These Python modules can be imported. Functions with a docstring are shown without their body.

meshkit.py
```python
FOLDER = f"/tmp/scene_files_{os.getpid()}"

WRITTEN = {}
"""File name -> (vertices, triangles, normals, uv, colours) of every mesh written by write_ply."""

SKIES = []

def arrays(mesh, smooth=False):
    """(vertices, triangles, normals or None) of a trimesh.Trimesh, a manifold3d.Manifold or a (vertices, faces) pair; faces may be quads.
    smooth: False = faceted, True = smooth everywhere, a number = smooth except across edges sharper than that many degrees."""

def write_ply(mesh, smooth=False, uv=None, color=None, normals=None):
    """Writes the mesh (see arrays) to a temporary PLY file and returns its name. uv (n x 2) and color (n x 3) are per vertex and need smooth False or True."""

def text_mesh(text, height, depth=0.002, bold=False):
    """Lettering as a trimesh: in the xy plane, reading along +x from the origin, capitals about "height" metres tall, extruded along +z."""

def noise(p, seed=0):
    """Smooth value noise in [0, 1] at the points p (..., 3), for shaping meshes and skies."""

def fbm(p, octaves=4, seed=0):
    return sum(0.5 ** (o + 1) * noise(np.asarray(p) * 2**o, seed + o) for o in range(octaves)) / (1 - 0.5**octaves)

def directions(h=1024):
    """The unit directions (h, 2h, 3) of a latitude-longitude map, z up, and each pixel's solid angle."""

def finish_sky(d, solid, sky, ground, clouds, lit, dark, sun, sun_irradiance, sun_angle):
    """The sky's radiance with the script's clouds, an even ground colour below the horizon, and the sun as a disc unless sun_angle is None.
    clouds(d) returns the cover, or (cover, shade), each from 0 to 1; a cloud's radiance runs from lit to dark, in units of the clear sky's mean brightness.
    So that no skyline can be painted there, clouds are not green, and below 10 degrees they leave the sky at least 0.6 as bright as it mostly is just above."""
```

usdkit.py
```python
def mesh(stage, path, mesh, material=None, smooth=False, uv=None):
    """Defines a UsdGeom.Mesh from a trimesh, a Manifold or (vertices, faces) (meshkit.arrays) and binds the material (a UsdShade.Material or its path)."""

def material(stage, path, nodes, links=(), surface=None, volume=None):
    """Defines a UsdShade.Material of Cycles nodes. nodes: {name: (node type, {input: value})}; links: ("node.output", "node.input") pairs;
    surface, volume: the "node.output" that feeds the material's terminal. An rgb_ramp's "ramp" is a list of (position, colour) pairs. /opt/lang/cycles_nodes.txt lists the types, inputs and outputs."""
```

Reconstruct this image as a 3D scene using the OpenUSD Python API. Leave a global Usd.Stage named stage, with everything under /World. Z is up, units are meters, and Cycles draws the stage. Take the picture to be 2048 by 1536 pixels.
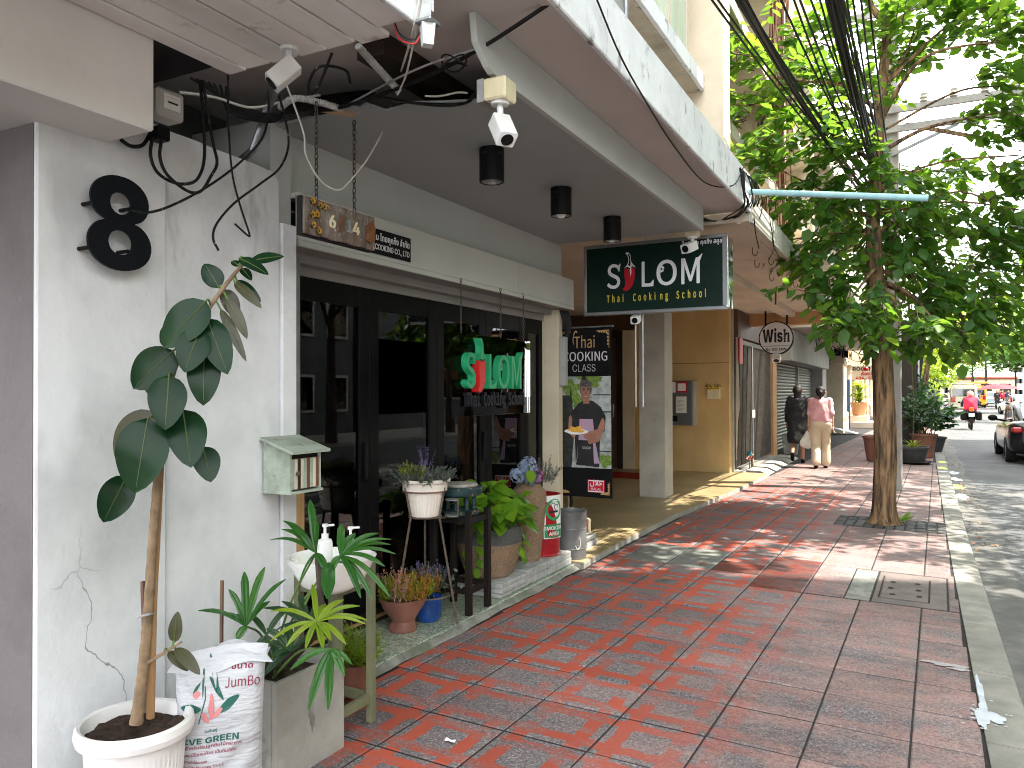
import math, random, glob, numpy as np, trimesh, usdkit, meshkit
from pxr import Usd, UsdGeom, UsdLux, UsdShade, Gf, Sdf
from shapely.geometry import Polygon, box as sbox
from shapely import affinity, union_all, box as vbox
from shapely.ops import unary_union
import manifold3d as m3
random.seed(7); rng = np.random.default_rng(7)
stage = Usd.Stage.CreateInMemory()
UsdGeom.Xform.Define(stage, '/World'); UsdGeom.Scope.Define(stage, '/World/Looks')
PI = math.pi
# ---------------------------------------------------------------- camera, sky, sun
FPX, CAMH, PITCH, ROLL = 1559.0, 1.54, math.radians(.6), math.radians(-.2)
EXPOSURE, SKY, SUN = 2.2, 0.145, 1.0
YAW = math.atan((1834 - 1024) / FPX)
_f = np.array([-math.sin(YAW) * math.cos(PITCH), math.cos(YAW) * math.cos(PITCH), math.sin(PITCH)])
_r0 = np.array([math.cos(YAW), math.sin(YAW), 0.]); _u0 = np.cross(_r0, _f)
_r = math.cos(ROLL) * _r0 + math.sin(ROLL) * _u0; _u = -math.sin(ROLL) * _r0 + math.cos(ROLL) * _u0
EYE = np.array([0, 0, CAMH])
cam = UsdGeom.Camera.Define(stage, '/World/camera')
cam.CreateHorizontalApertureAttr(36.0); cam.CreateVerticalApertureAttr(27.0); cam.CreateFocalLengthAttr(FPX / 2048 * 36)
cam.CreateClippingRangeAttr(Gf.Vec2f(.05, 3000)); cam.CreateExposureAttr(EXPOSURE)
_m = Gf.Matrix4d(1)
for i, a in enumerate((_r, _u, -_f)): _m.SetRow(i, Gf.Vec4d(*map(float, a), 0))
_m.SetRow(3, Gf.Vec4d(*map(float, EYE), 1))
UsdGeom.Xformable(cam).AddTransformOp().Set(_m)
SUN_EL, SUN_AZ = math.radians(57), math.radians(22)          # azimuth from +x towards +y
sund = np.array([math.cos(SUN_EL) * math.cos(SUN_AZ), math.cos(SUN_EL) * math.sin(SUN_AZ), math.sin(SUN_EL)])
sky = UsdLux.DomeLight.Define(stage, '/World/sky')
skm = usdkit.material(stage, '/World/Looks/sky', {
    'sky': ('sky_texture', {'sky_type': 'single_scattering', 'sun_disc': False, 'sun_elevation': SUN_EL, 'sun_rotation': math.atan2(sund[0], sund[1]), 'air_density': 1.2, 'aerosol_density': 2.5}),
    'tc': ('texture_coordinate', {}), 'n': ('noise_texture', {'scale': 2.2, 'detail': 6.0, 'roughness': .6}),
    'rp': ('rgb_ramp', {'ramp': [(.3, (0.35, .35, .35)), (.6, (1, 1, 1))]}),
    'mx': ('mix', {'color2': (9.0, 9.2, 9.4)}), 'bg': ('background_shader', {'strength': SKY})},
    [('tc.generated', 'n.vector'), ('n.fac', 'rp.fac'), ('rp.color', 'mx.fac'), ('sky.color', 'mx.color1'), ('mx.color', 'bg.color')], surface='bg.background')
UsdShade.MaterialBindingAPI.Apply(sky.GetPrim()).Bind(skm)
sky.GetPrim().SetCustomDataByKey('kind', 'structure')
sun = UsdLux.DistantLight.Define(stage, '/World/sun')
sun.CreateNormalizeAttr(True); sun.CreateIntensityAttr(SUN); sun.CreateAngleAttr(.55); sun.CreateColorAttr(Gf.Vec3f(1, .93, .82))
_z = sund; _x = np.cross([0, 0, 1], _z); _x /= np.linalg.norm(_x); _y = np.cross(_z, _x)
_m = Gf.Matrix4d(1)
for i, a in enumerate((_x, _y, _z)): _m.SetRow(i, Gf.Vec4d(*map(float, a), 0))
UsdGeom.Xformable(sun).AddTransformOp().Set(_m)

# ---------------------------------------------------------------- where a sight line of the survey meets a plane of the place
A = lambda *p: np.array(p, float)
def ray(u, v): return _r * (u - 1024) / FPX + _u * (768 - v) / FPX + _f
def onx(u, v, x): d = ray(u, v); return EYE + d * (x / d[0])
def ony(u, v, y): d = ray(u, v); return EYE + d * (y / d[1])
def onz(u, v, z): d = ray(u, v); return EYE + d * ((z - CAMH) / d[2])
KG = -.0165
def zg(x): return KG * x
def ong(u, v): d = ray(u, v); return EYE + d * ((-CAMH) / (d[2] - KG * d[0]))

# ---------------------------------------------------------------- things and parts
_used, LOC = {}, {}
def path_for(parent, name):
    base = (parent or '/World') + '/' + name
    n = _used.get(base, -1) + 1; _used[base] = n
    return base if n == 0 else f'{base}_{n:03d}'
def tag(p, label=None, cat=None, group=None, kind=None):
    for k, v in (('label', label), ('category', cat), ('group', group), ('kind', kind)):
        if v: p.SetCustomDataByKey(k, v)
def thing(name, label=None, cat=None, group=None, loc=(0, 0, 0), kind=None):
    path = path_for(None, name)
    x = UsdGeom.Xform.Define(stage, path); x.AddTranslateOp().Set(Gf.Vec3d(*map(float, loc)))
    LOC[path] = A(*loc); tag(x.GetPrim(), label, cat, group, kind)
    return path
class MB:
    def __init__(s): s.v, s.f, s.n = [], [], 0
    def add(s, v, f):
        v = np.asarray(v, float); f = np.asarray(f, int)
        if f.ndim == 2 and f.shape[1] == 4: f = np.vstack([f[:, [0, 1, 2]], f[:, [0, 2, 3]]])
        s.v.append(v); s.f.append(f + s.n); s.n += len(v); return s
    def tm(s, t, M=None):
        v = np.array(t.vertices)
        if M is not None: v = v @ M[:3, :3].T + M[:3, 3]
        return s.add(v, t.faces)
    def box(s, lo, hi, bev=0, rz=0, M=None):
        lo, hi = np.minimum(lo, hi).astype(float), np.maximum(lo, hi).astype(float)
        c = (lo + hi) / 2; e = hi - lo
        if bev:
            b = min(bev, e.min() * .45); P = []
            for k in range(3):
                for sx in (-1, 1):
                    for sy in (-1, 1):
                        for sz in (-1, 1):
                            q = A(sx, sy, sz) * (e / 2 - b); q[k] += (sx, sy, sz)[k] * b; P.append(q)
            h = trimesh.convex.convex_hull(np.array(P)); v, f = np.array(h.vertices), h.faces
        else:
            t = trimesh.creation.box(e); v, f = np.array(t.vertices), t.faces
        if rz: v = v @ rotz(rz)[:3, :3].T
        v = v + c
        if M is not None: v = v @ M[:3, :3].T + M[:3, 3]
        return s.add(v, f)
    def tube(s, pts, r, n=8, cap=True):
        p = np.asarray(pts, float); r = np.broadcast_to(np.asarray(r, float), (len(p),))
        t = np.gradient(p, axis=0); t /= np.linalg.norm(t, axis=1, keepdims=True) + 1e-12
        a = np.cross(t[0], [0, 0, 1.] if abs(t[0][2]) < .9 else [1., 0, 0]); a /= np.linalg.norm(a); fr = []
        for k in range(len(p)):
            a = a - t[k] * (a @ t[k]); a /= np.linalg.norm(a) + 1e-12; fr.append(a.copy())
        a = np.array(fr); b = np.cross(t, a); an = np.arange(n) * 2 * PI / n
        v = p[:, None] + r[:, None, None] * (np.cos(an)[None, :, None] * a[:, None] + np.sin(an)[None, :, None] * b[:, None])
        i, j = np.meshgrid(np.arange(len(p) - 1), np.arange(n), indexing='ij')
        q = np.stack([i * n + j, i * n + (j + 1) % n, (i + 1) * n + (j + 1) % n, (i + 1) * n + j], -1).reshape(-1, 4)
        f = np.vstack([q[:, [0, 1, 2]], q[:, [0, 2, 3]]]); v = v.reshape(-1, 3)
        if cap:
            m = len(v); v = np.vstack([v, p[0], p[-1]]); e = len(p) * n - n
            f = np.vstack([f, [[(k + 1) % n, k, m] for k in range(n)], [[e + k, e + (k + 1) % n, m + 1] for k in range(n)]])
        return s.add(v, f)
    def bar(s, p, q, w, h=None):
        p, q = A(*p), A(*q); h = h or w; t = q - p; L = np.linalg.norm(t); t /= L
        a = np.cross(t, [0, 0, 1.] if abs(t[2]) < .95 else [0, 1., 0]); a /= np.linalg.norm(a); b = np.cross(a, t)
        v = [c + sa * a * w / 2 + sb * b * h / 2 for c in (p, q) for sa, sb in ((-1, -1), (1, -1), (1, 1), (-1, 1))]
        return s.add(v, [[0, 1, 2, 3], [7, 6, 5, 4], [0, 4, 5, 1], [1, 5, 6, 2], [2, 6, 7, 3], [3, 7, 4, 0]])
    def lathe(s, prof, c=(0, 0, 0), n=32, rib=0, ribn=0, M=None, ribz=None):
        """prof: (r, z) pairs bottom to top; rib: depth of flutes"""
        prof = np.asarray(prof, float); an = np.arange(n) * 2 * PI / n; c = A(*c)
        k = np.ones((len(prof), n))
        if rib:
            w = np.ones(len(prof)) if ribz is None else ((prof[:, 1] >= ribz[0]) & (prof[:, 1] <= ribz[1]))
            k = k - rib * w[:, None] * (.5 + .5 * np.cos(an * ribn))[None] / np.maximum(prof[:, :1], 1e-6)
        v = np.stack([prof[:, :1] * k * np.cos(an), prof[:, :1] * k * np.sin(an), np.repeat(prof[:, 1:], n, 1)], -1).reshape(-1, 3)
        i, j = np.meshgrid(np.arange(len(prof) - 1), np.arange(n), indexing='ij')
        q = np.stack([i * n + j, i * n + (j + 1) % n, (i + 1) * n + (j + 1) % n, (i + 1) * n + j], -1).reshape(-1, 4)
        if M is not None: v = v @ M[:3, :3].T
        return s.add(v + c, q)
    def poly(s, P, depth, M=None):
        """a shapely shape in xy pushed out along +z, placed by M"""
        for g in getattr(P, 'geoms', [P]):
            if g.is_empty or g.area < 1e-9: continue
            s.tm(trimesh.creation.extrude_polygon(g, depth, engine='earcut'), M)
        return s
    def ball(s, c, r, sub=1, sc=(1, 1, 1)):
        t = trimesh.creation.icosphere(sub, 1.0); return s.add(np.array(t.vertices) * r * A(*sc) + A(*c), t.faces)
    def quad(s, a, b, c, d): return s.add([a, b, c, d], [[0, 1, 2, 3]])
    def data(s): return np.vstack(s.v), np.vstack(s.f)
def part(parent, name, mb, mat, smooth=35, kind=None, label=None):
    v, f = mb.data() if isinstance(mb, MB) else mb
    top = '/'.join(parent.split('/')[:3]); path = path_for(parent, name)
    m = usdkit.mesh(stage, path, (v - LOC[top], f), MATS[mat], smooth=smooth)
    tag(m.GetPrim(), label, None, None, kind); return path
def solo(name, mb, mat, label=None, cat=None, group=None, kind=None, smooth=35):
    """a thing that is one mesh"""
    v, f = mb.data() if isinstance(mb, MB) else mb
    path = path_for(None, name); LOC[path] = A(0, 0, 0)
    m = usdkit.mesh(stage, path, (v, f), MATS[mat], smooth=smooth); tag(m.GetPrim(), label, cat, group, kind); return path
def rotz(a): return trimesh.transformations.rotation_matrix(a, [0, 0, 1])
def frame(o, x, y):
    """matrix whose xy plane lies along the directions x and y at o"""
    x = A(*x) / np.linalg.norm(x); z = np.cross(x, A(*y)); z /= np.linalg.norm(z); y = np.cross(z, x)
    M = np.eye(4); M[:3, 0], M[:3, 1], M[:3, 2], M[:3, 3] = x, y, z, o; return M
FACE_X = lambda o: frame(o, (0, 1, 0), (0, 0, 1))      # seen from the street (+x): reads along +y
FACE_Y = lambda o: frame(o, (1, 0, 0), (0, 0, 1))      # seen from the camera's side (-y): reads along +x
_fonts = {}
def glyphs(text, h, font='Inter', weight=500, width=None, px=60, simp=.6):
    """lettering as a shapely shape, capitals h tall, base line at y=0"""
    from PIL import Image, ImageDraw, ImageFont
    key = (font, weight, px)
    if key not in _fonts:
        t = ImageFont.truetype(sorted(glob.glob(f'/opt/blender-*/*/datafiles/fonts/{font}*'))[0], px)
        try: t.set_variation_by_axes([14, weight] if font == 'Inter' else [weight, width or 100])
        except Exception: pass
        _fonts[key] = t
    t = _fonts[key]; x0, y0, x1, y1 = t.getbbox(text, anchor='ls')
    im = Image.new('L', (x1 - x0 + 8, y1 - y0 + 8)); ImageDraw.Draw(im).text((4 - x0, 4 - y0), text, 255, t, anchor='ls')
    im = im.resize((im.width * 3, im.height * 3), Image.BICUBIC)
    on = np.pad(np.asarray(im) > 127, ((0, 0), (1, 1))).astype(np.int8)
    rows, st = np.nonzero(np.diff(on, axis=1) == 1); en = np.nonzero(np.diff(on, axis=1) == -1)[1]
    if not len(rows): return Polygon()
    P = union_all(vbox(st, -rows - 1, en, -rows)).buffer(1.1).buffer(-2.2).buffer(1.1).simplify(simp * 1.2)
    k = h / (px * .715); P = affinity.scale(P, 1 / 3, 1 / 3, origin=(0, 0))
    return affinity.affine_transform(P, [k, 0, 0, k, -4 * k, (4 - y0) * k])
def centred(P, x=0):
    a, _, b, _ = P.bounds; return affinity.translate(P, x - (a + b) / 2, 0)
def shift(P, x, y, k=1): return affinity.translate(affinity.scale(P, k, k, origin=(0, 0)), x, y)
def curve(pts, n=24):
    """Catmull-Rom through the points"""
    p = np.asarray(pts, float); p = np.vstack([2 * p[0] - p[1], p, 2 * p[-1] - p[-2]]); out = []
    m = max(2, n // (len(p) - 3))
    for k in range(1, len(p) - 2):
        t = np.linspace(0, 1, m, endpoint=False)[:, None]; a, b, c, d = p[k - 1:k + 3]
        out.append(.5 * (2 * b + (c - a) * t + (2 * a - 5 * b + 4 * c - d) * t ** 2 + (3 * b - a - 3 * c + d) * t ** 3))
    return np.vstack(out + [p[-2:-1]])
def arc(c, r, a0, a1, n=20): t = np.linspace(a0, a1, n); return np.stack([c[0] + r * np.cos(t), c[1] + r * np.sin(t)], -1)
def stroke(pts, w):
    from shapely.geometry import LineString
    return LineString(np.asarray(pts)).buffer(w / 2, cap_style='round')
# ---------------------------------------------------------------- materials
MATS = {}
def M(name, c, c2=None, s=6., lo=.4, hi=.62, rough=.6, rhi=None, metal=0., bump=0., bs=40., stretch=(1, 1, 1), spots=None, crack=None, spec=.3, coat=0., rand=0., wash=None, transl=None, island=False, emit=None, detail=5.):
    N = {'g': ('geometry', {}), 'p': ('principled_bsdf', {'roughness': rough, 'metallic': metal, 'specular_ior_level': spec, 'coat_weight': coat, 'base_color': c})}
    L = []; last = None
    N['map'] = ('mapping', {'scale': stretch}); L.append(('g.position', 'map.vector'))
    if c2 is not None:
        if island:
            N['oi'] = ('object_info', {}); N['ad'] = ('math', {'math_type': 'add'}); N['fr'] = ('math', {'math_type': 'fraction'})
            L += [('g.random_per_island', 'ad.value1'), ('oi.random', 'ad.value2'), ('ad.value', 'fr.value1')]; src = 'fr.value'
            N['rp'] = ('rgb_ramp', {'ramp': [(0, c), (1, c2)]})
        else:
            N['n'] = ('noise_texture', {'scale': s, 'detail': detail, 'roughness': .6}); L.append(('map.vector', 'n.vector')); src = 'n.fac'
            N['rp'] = ('rgb_ramp', {'ramp': [(lo, c), (hi, c2)]})
            if rhi is not None:
                N['mr'] = ('map_range', {'from_min': lo, 'from_max': hi, 'to_min': rough, 'to_max': rhi, 'clamp': True}); L += [('n.fac', 'mr.value'), ('mr.result', 'p.roughness')]
        L.append((src, 'rp.fac')); last = 'rp.color'
    for k, (w, kind) in enumerate([(spots, 'spots'), (wash, 'wash'), (crack, 'crack')]):
        if not w: continue
        m = f'mx{k}'; N[m] = ('mix', {'color1': c, 'color2': w[0]})
        if kind == 'crack':                                      # hairlines where a warped cell border passes a patchy mask
            N['vo'] = ('voronoi_texture', {'feature': 'distance_to_edge', 'scale': w[1]}); N['wn'] = ('noise_texture', {'scale': w[1] * 3, 'detail': 4.0}); N['wa'] = ('mix_vector', {'fac': .22})
            N['cr'] = ('rgb_ramp', {'ramp': [(0, (1, 1, 1)), (w[2], (0, 0, 0))]}); N['mk'] = ('noise_texture', {'scale': w[1] * .7}); N['mkr'] = ('rgb_ramp', {'ramp': [(.52, (0, 0, 0)), (.58, (1, 1, 1))]})
            N['mu'] = ('math', {'math_type': 'multiply'})
            L += [('g.position', 'wn.vector'), ('g.position', 'wa.a'), ('wn.color', 'wa.b'), ('wa.result', 'vo.vector'), ('vo.distance', 'cr.fac'), ('g.position', 'mk.vector'), ('mk.fac', 'mkr.fac'), ('cr.color', 'mu.value1'), ('mkr.color', 'mu.value2'), ('mu.value', f'{m}.fac')]
        else:
            q, r = f'q{k}', f'r{k}'
            N[q] = ('noise_texture', {'scale': w[1], 'detail': 4.0, 'roughness': .65}); N[f'm{k}'] = ('mapping', {'scale': w[4] if len(w) > 4 else (1, 1, 1), 'location': (3.1 * k + 1.7, .4, .9)})
            N[r] = ('rgb_ramp', {'ramp': [(w[2], (0, 0, 0)), (w[3], (1, 1, 1))]})
            L += [('g.position', f'm{k}.vector'), (f'm{k}.vector', f'{q}.vector'), (f'{q}.fac', f'{r}.fac'), (f'{r}.color', f'{m}.fac')]
        if last: L.append((last, f'{m}.color1'))
        last = f'{m}.color'
    if rand:
        N['ro'] = ('object_info', {}); N['rm'] = ('map_range', {'from_min': 0., 'from_max': 1., 'to_min': 1 - rand, 'to_max': 1 + rand}); N['hs'] = ('hsv', {'color': c})
        L += [('ro.random', 'rm.value'), ('rm.result', 'hs.value')]
        if last: L.append((last, 'hs.color'))
        last = 'hs.color'
    if last: L.append((last, 'p.base_color'))
    if bump:
        N['bn'] = ('noise_texture', {'scale': bs, 'detail': 4.0}); N['b'] = ('bump', {'strength': bump, 'distance': .01})
        L += [('map.vector', 'bn.vector'), ('bn.fac', 'b.height'), ('b.normal', 'p.normal')]
    if emit: N['p'][1].update(emission_color=c, emission_strength=emit)
    surf = 'p.BSDF'
    if transl:
        N['t'] = ('translucent_bsdf', {'color': transl[0]}); N['mc'] = ('mix_closure', {'fac': transl[1]}); L += [('p.BSDF', 'mc.closure1'), ('t.BSDF', 'mc.closure2')]; surf = 'mc.closure'
    MATS[name] = usdkit.material(stage, f'/World/Looks/{name}', N, L, surface=surf)
def G(name, tint, fac=None, rough=0., ior=1.5):
    N = {'t': ('transparent_bsdf', {'color': tint}), 'g': ('glossy_bsdf', {'color': (1, 1, 1), 'roughness': rough}), 'f': ('fresnel', {'IOR': ior}), 'm': ('mix_closure', {})}
    MATS[name] = usdkit.material(stage, f'/World/Looks/{name}', N, [('f.fac', 'm.fac'), ('t.BSDF', 'm.closure1'), ('g.BSDF', 'm.closure2')], surface='m.closure')
M('wall_white', (.75, .76, .775), (.52, .53, .54), s=1.6, lo=.42, hi=.70, rough=.55, bump=.25, bs=30, spots=((.30, .30, .29), 3.2, .64, .82, (1, 1, .35)), wash=((.82, .83, .85), 1.1, .55, .62, (1, 1, .5)), crack=((.22, .22, .21), 1.25, .0035))
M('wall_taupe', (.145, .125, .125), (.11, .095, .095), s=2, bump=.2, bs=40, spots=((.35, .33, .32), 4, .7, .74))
M('beam_white', (.78, .75, .72), (.68, .65, .62), s=1.3, lo=.4, hi=.75, bump=.15, bs=25, spots=((.25, .22, .2), 9, .74, .8))
M('plank_white', (.84, .80, .77), (.62, .55, .50), s=2.6, lo=.42, hi=.72, stretch=(1, .35, 1), rough=.5, spots=((.30, .20, .14), 5, .60, .76), rand=.05)
M('soffit_pink', (.58, .53, .495), (.47, .43, .40), s=1.2, lo=.4, hi=.8, bump=.2, bs=30, spots=((.20, .17, .16), 2.2, .68, .8))
M('soffit_cream', (.66, .58, .47), (.57, .49, .39), s=1.2, bump=.1, bs=30, spots=((.35, .29, .22), 3, .7, .8))
M('fascia_white', (.82, .84, .85), (.68, .70, .71), s=2.2, lo=.42, hi=.7, bump=.5, bs=28, spots=((.20, .21, .20), 16, .575, .72, (1, .7, .4)), wash=((.42, .43, .4), 3, .66, .85, (1, 1, .15)))
M('fascia_stained', (.62, .60, .52), (.40, .39, .33), s=3.2, lo=.38, hi=.66, stretch=(1, 1, .12), bump=.3, bs=30, spots=((.1, .1, .09), 6, .66, .8, (1, 1, .2)))
M('ceiling_grey', (.325, .35, .35), (.30, .322, .322), s=1.2, rough=.5, bump=.05, bs=15)
M('grey_light', (.50, .52, .50), (.45, .46, .445), s=1.3, lo=.4, hi=.7, rough=.5, bump=.06, bs=12, spots=((.2, .2, .19), 10, .78, .82))
M('panel_grey', (.52, .54, .49), (.46, .475, .44), s=.9, rough=.42, bump=.05, bs=4)
M('panel_under', (.29, .28, .265), (.23, .22, .21), s=1.5, rough=.5)
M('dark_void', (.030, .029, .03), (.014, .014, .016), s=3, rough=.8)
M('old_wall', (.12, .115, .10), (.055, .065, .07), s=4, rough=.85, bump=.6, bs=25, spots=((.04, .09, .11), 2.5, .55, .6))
M('frame_black', (.0030, .0030, .0034), (.005, .005, .0055), s=3, rough=.45, spec=.10)
M('black_paint', (.0045, .0045, .005), rough=.5, spec=.15, bump=.05, bs=60)
M('black_navy', (.005, .006, .009), rough=.45, spec=.15)
M('dark_wood', (.030, .019, .013), (.016, .011, .008), s=6, stretch=(1, 1, .2), rough=.4)
M('steel', (.55, .57, .58), rough=.10, metal=1., bump=.1, bs=5)
M('metal_grey', (.30, .31, .32), (.22, .23, .24), s=5, rough=.4, metal=.7)
M('galvanised', (.45, .46, .46), (.34, .35, .35), s=9, rough=.45, metal=.7)
M('rust', (.20, .12, .075), (.10, .06, .04), s=16, rough=.75, bump=.4, bs=120)
M('iron', (.17, .13, .10), (.09, .07, .055), s=20, rough=.55, metal=.5, bump=.2, bs=90)
M('plastic_white', (.78, .78, .77), (.68, .68, .66), s=4, rough=.35, spots=((.5, .48, .44), 5, .68, .8))
M('plastic_cream', (.70, .62, .42), (.60, .52, .34), s=6, rough=.4)
M('plastic_clear', (.45, .44, .42), rough=.15, coat=.5)
M('cable_black', (.005, .005, .0055), (.012, .012, .012), s=9, rough=.5, spec=.2, spots=((.45, .45, .45), 26, .66, .7))
M('cable_dark', (.006, .006, .0065), (.012, .012, .012), s=9, rough=.5, spec=.2)
M('cable_white', (.62, .60, .55), (.5, .48, .44), s=9, rough=.5)
M('cable_grey', (.30, .30, .31), (.22, .22, .22), s=9, rough=.5)
M('conduit', (.50, .50, .49), (.36, .36, .35), s=8, rough=.5)
M('chain', (.05, .045, .04), (.10, .08, .06), s=60, rough=.45, metal=.8)
M('pot_white', (.66, .65, .63), (.56, .55, .52), s=3.5, lo=.45, hi=.75, rough=.38, spots=((.34, .31, .26), 6, .68, .8))
M('pot_cream', (.74, .68, .60), (.64, .58, .50), s=4, rough=.45, spots=((.4, .32, .25), 6, .7, .8))
M('soil', (.022, .014, .010), (.055, .032, .022), s=45, lo=.4, hi=.65, rough=.95, bump=1., bs=90)
M('concrete', (.33, .32, .285), (.21, .205, .185), s=3.2, lo=.38, hi=.68, rough=.75, bump=.35, bs=35, spots=((.17, .16, .15), 5, .62, .72), wash=((.40, .385, .345), 2.3, .58, .7))
M('concrete_block', (.42, .42, .41), (.30, .30, .295), s=18, lo=.35, hi=.65, rough=.85, bump=.7, bs=130, rand=.10)
M('concrete_edge', (.25, .25, .225), (.15, .15, .13), s=9, rough=.8, bump=.7, bs=70, wash=((.12, .14, .09), 3, .55, .7))
M('kerb', (.25, .24, .21), (.14, .137, .122), s=3.5, lo=.36, hi=.68, rough=.8, bump=.4, bs=60, spots=((.12, .12, .11), 5, .62, .76), rand=.10)
M('terracotta', (.20, .085, .058), (.145, .062, .045), s=5, rough=.42, bump=.12, bs=30, spots=((.33, .25, .2), 30, .72, .75))
M('glaze_blue', (.012, .055, .22), (.008, .035, .14), s=5, rough=.14, coat=.6)
M('pebble', (.30, .205, .13), (.14, .09, .058), s=130, lo=.35, hi=.65, rough=.7, bump=.5, bs=240, detail=2.)
M('pebble_dark', (.09, .088, .085), (.05, .05, .05), s=130, rough=.7, bump=.5, bs=240, detail=2.)
M('red_paint', (.36, .014, .018), (.25, .010, .014), s=5, rough=.30, spots=((.12, .03, .03), 8, .68, .78))
M('white_paint', (.74, .74, .72), rough=.4)
M('green_sign', (.025, .26, .09), rough=.35)
M('sign_green', (.0015, .013, .0085), rough=.3, spec=.25)
M('alu', (.30, .31, .32), rough=.30, metal=.85)
M('mirror_edge', (.62, .64, .62), rough=.08, metal=1., bump=.7, bs=9)
M('letter_white', (.72, .72, .76), rough=.4)
M('letter_yellow', (.60, .50, .06), rough=.4)
M('chili_red', (.42, .010, .022), rough=.3)
M('acrylic_green', (.018, .30, .125), rough=.3)
M('acrylic_red', (.55, .018, .018), rough=.3)
M('gold', (.62, .40, .17), rough=.35, metal=.6)
M('silver_print', (.55, .55, .55), rough=.4)
M('banner_black', (.004, .004, .005), rough=.5, spec=.15, bump=.1, bs=6)
M('halal_red', (.45, .015, .035), rough=.4)
M('olive_paint', (.16, .165, .095), (.125, .13, .075), s=5, rough=.45)
M('porcelain', (.80, .80, .76), rough=.12, coat=.5)
M('black_wood', (.005, .0045, .0045), (.011, .008, .006), s=12, stretch=(1, 1, .15), rough=.5, spec=.15)
M('bronze_teal', (.028, .060, .062), (.018, .034, .036), s=12, rough=.5, metal=.3, bump=.5, bs=80, spots=((.28, .20, .10), 30, .6, .68))
M('stone_drum', (.34, .32, .28), (.24, .22, .19), s=12, rough=.7, bump=.4, bs=70)
M('pot_dark', (.045, .046, .048), (.03, .03, .031), s=6, rough=.5, spec=.3)
M('bucket_grey', (.15, .155, .155), (.11, .112, .11), s=6, rough=.42, metal=.3)
M('meter_blue', (.035, .22, .32), (.05, .16, .2), s=20, rough=.4)
M('valve_red', (.26, .03, .02), rough=.5)
M('mint_wood', (.40, .46, .39), (.30, .34, .28), s=12, stretch=(1, .3, 1), rough=.7, bump=.4, bs=60, spots=((.13, .065, .045), 14, .63, .70))
M('cream_wood', (.66, .60, .48), (.5, .44, .34), s=14, stretch=(1, 1, .2), rough=.7, bump=.3, bs=60)
M('brown_wood', (.17, .075, .038), (.10, .045, .024), s=14, stretch=(1, 1, .2), rough=.6, bump=.3, bs=60)
M('raw_wood', (.55, .36, .17), (.44, .27, .12), s=12, stretch=(1, 1, .1), rough=.6)
M('board_wood', (.115, .075, .055), (.20, .17, .145), s=16, lo=.42, hi=.6, stretch=(1, 1, .35), rough=.8, bump=.6, bs=60, spots=((.42, .40, .37), 55, .60, .68, (1, 1, .5)), rand=.15)
M('board_edge', (.012, .010, .010), rough=.6)
M('carved_wood', (.19, .075, .032), (.12, .045, .02), s=30, rough=.5, bump=.4, bs=60)
M('flower_yellow', (.72, .42, .07), (.62, .30, .04), s=20, rough=.6)
M('stake_wood', (.33, .19, .085), (.23, .12, .05), s=10, stretch=(1, 1, .15), rough=.6)
M('stick_wood', (.17, .10, .065), (.11, .06, .04), s=10, stretch=(1, 1, .15), rough=.7)
M('bark_fig', (.24, .165, .095), (.15, .10, .06), s=18, stretch=(1, 1, .8), rough=.8, bump=.4, bs=50, spots=((.07, .05, .035), 30, .66, .7))
M('bark_tree', (.27, .165, .085), (.055, .036, .024), s=22, lo=.40, hi=.60, stretch=(1, 1, .13), rough=.9, bump=1.0, bs=28)
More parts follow.
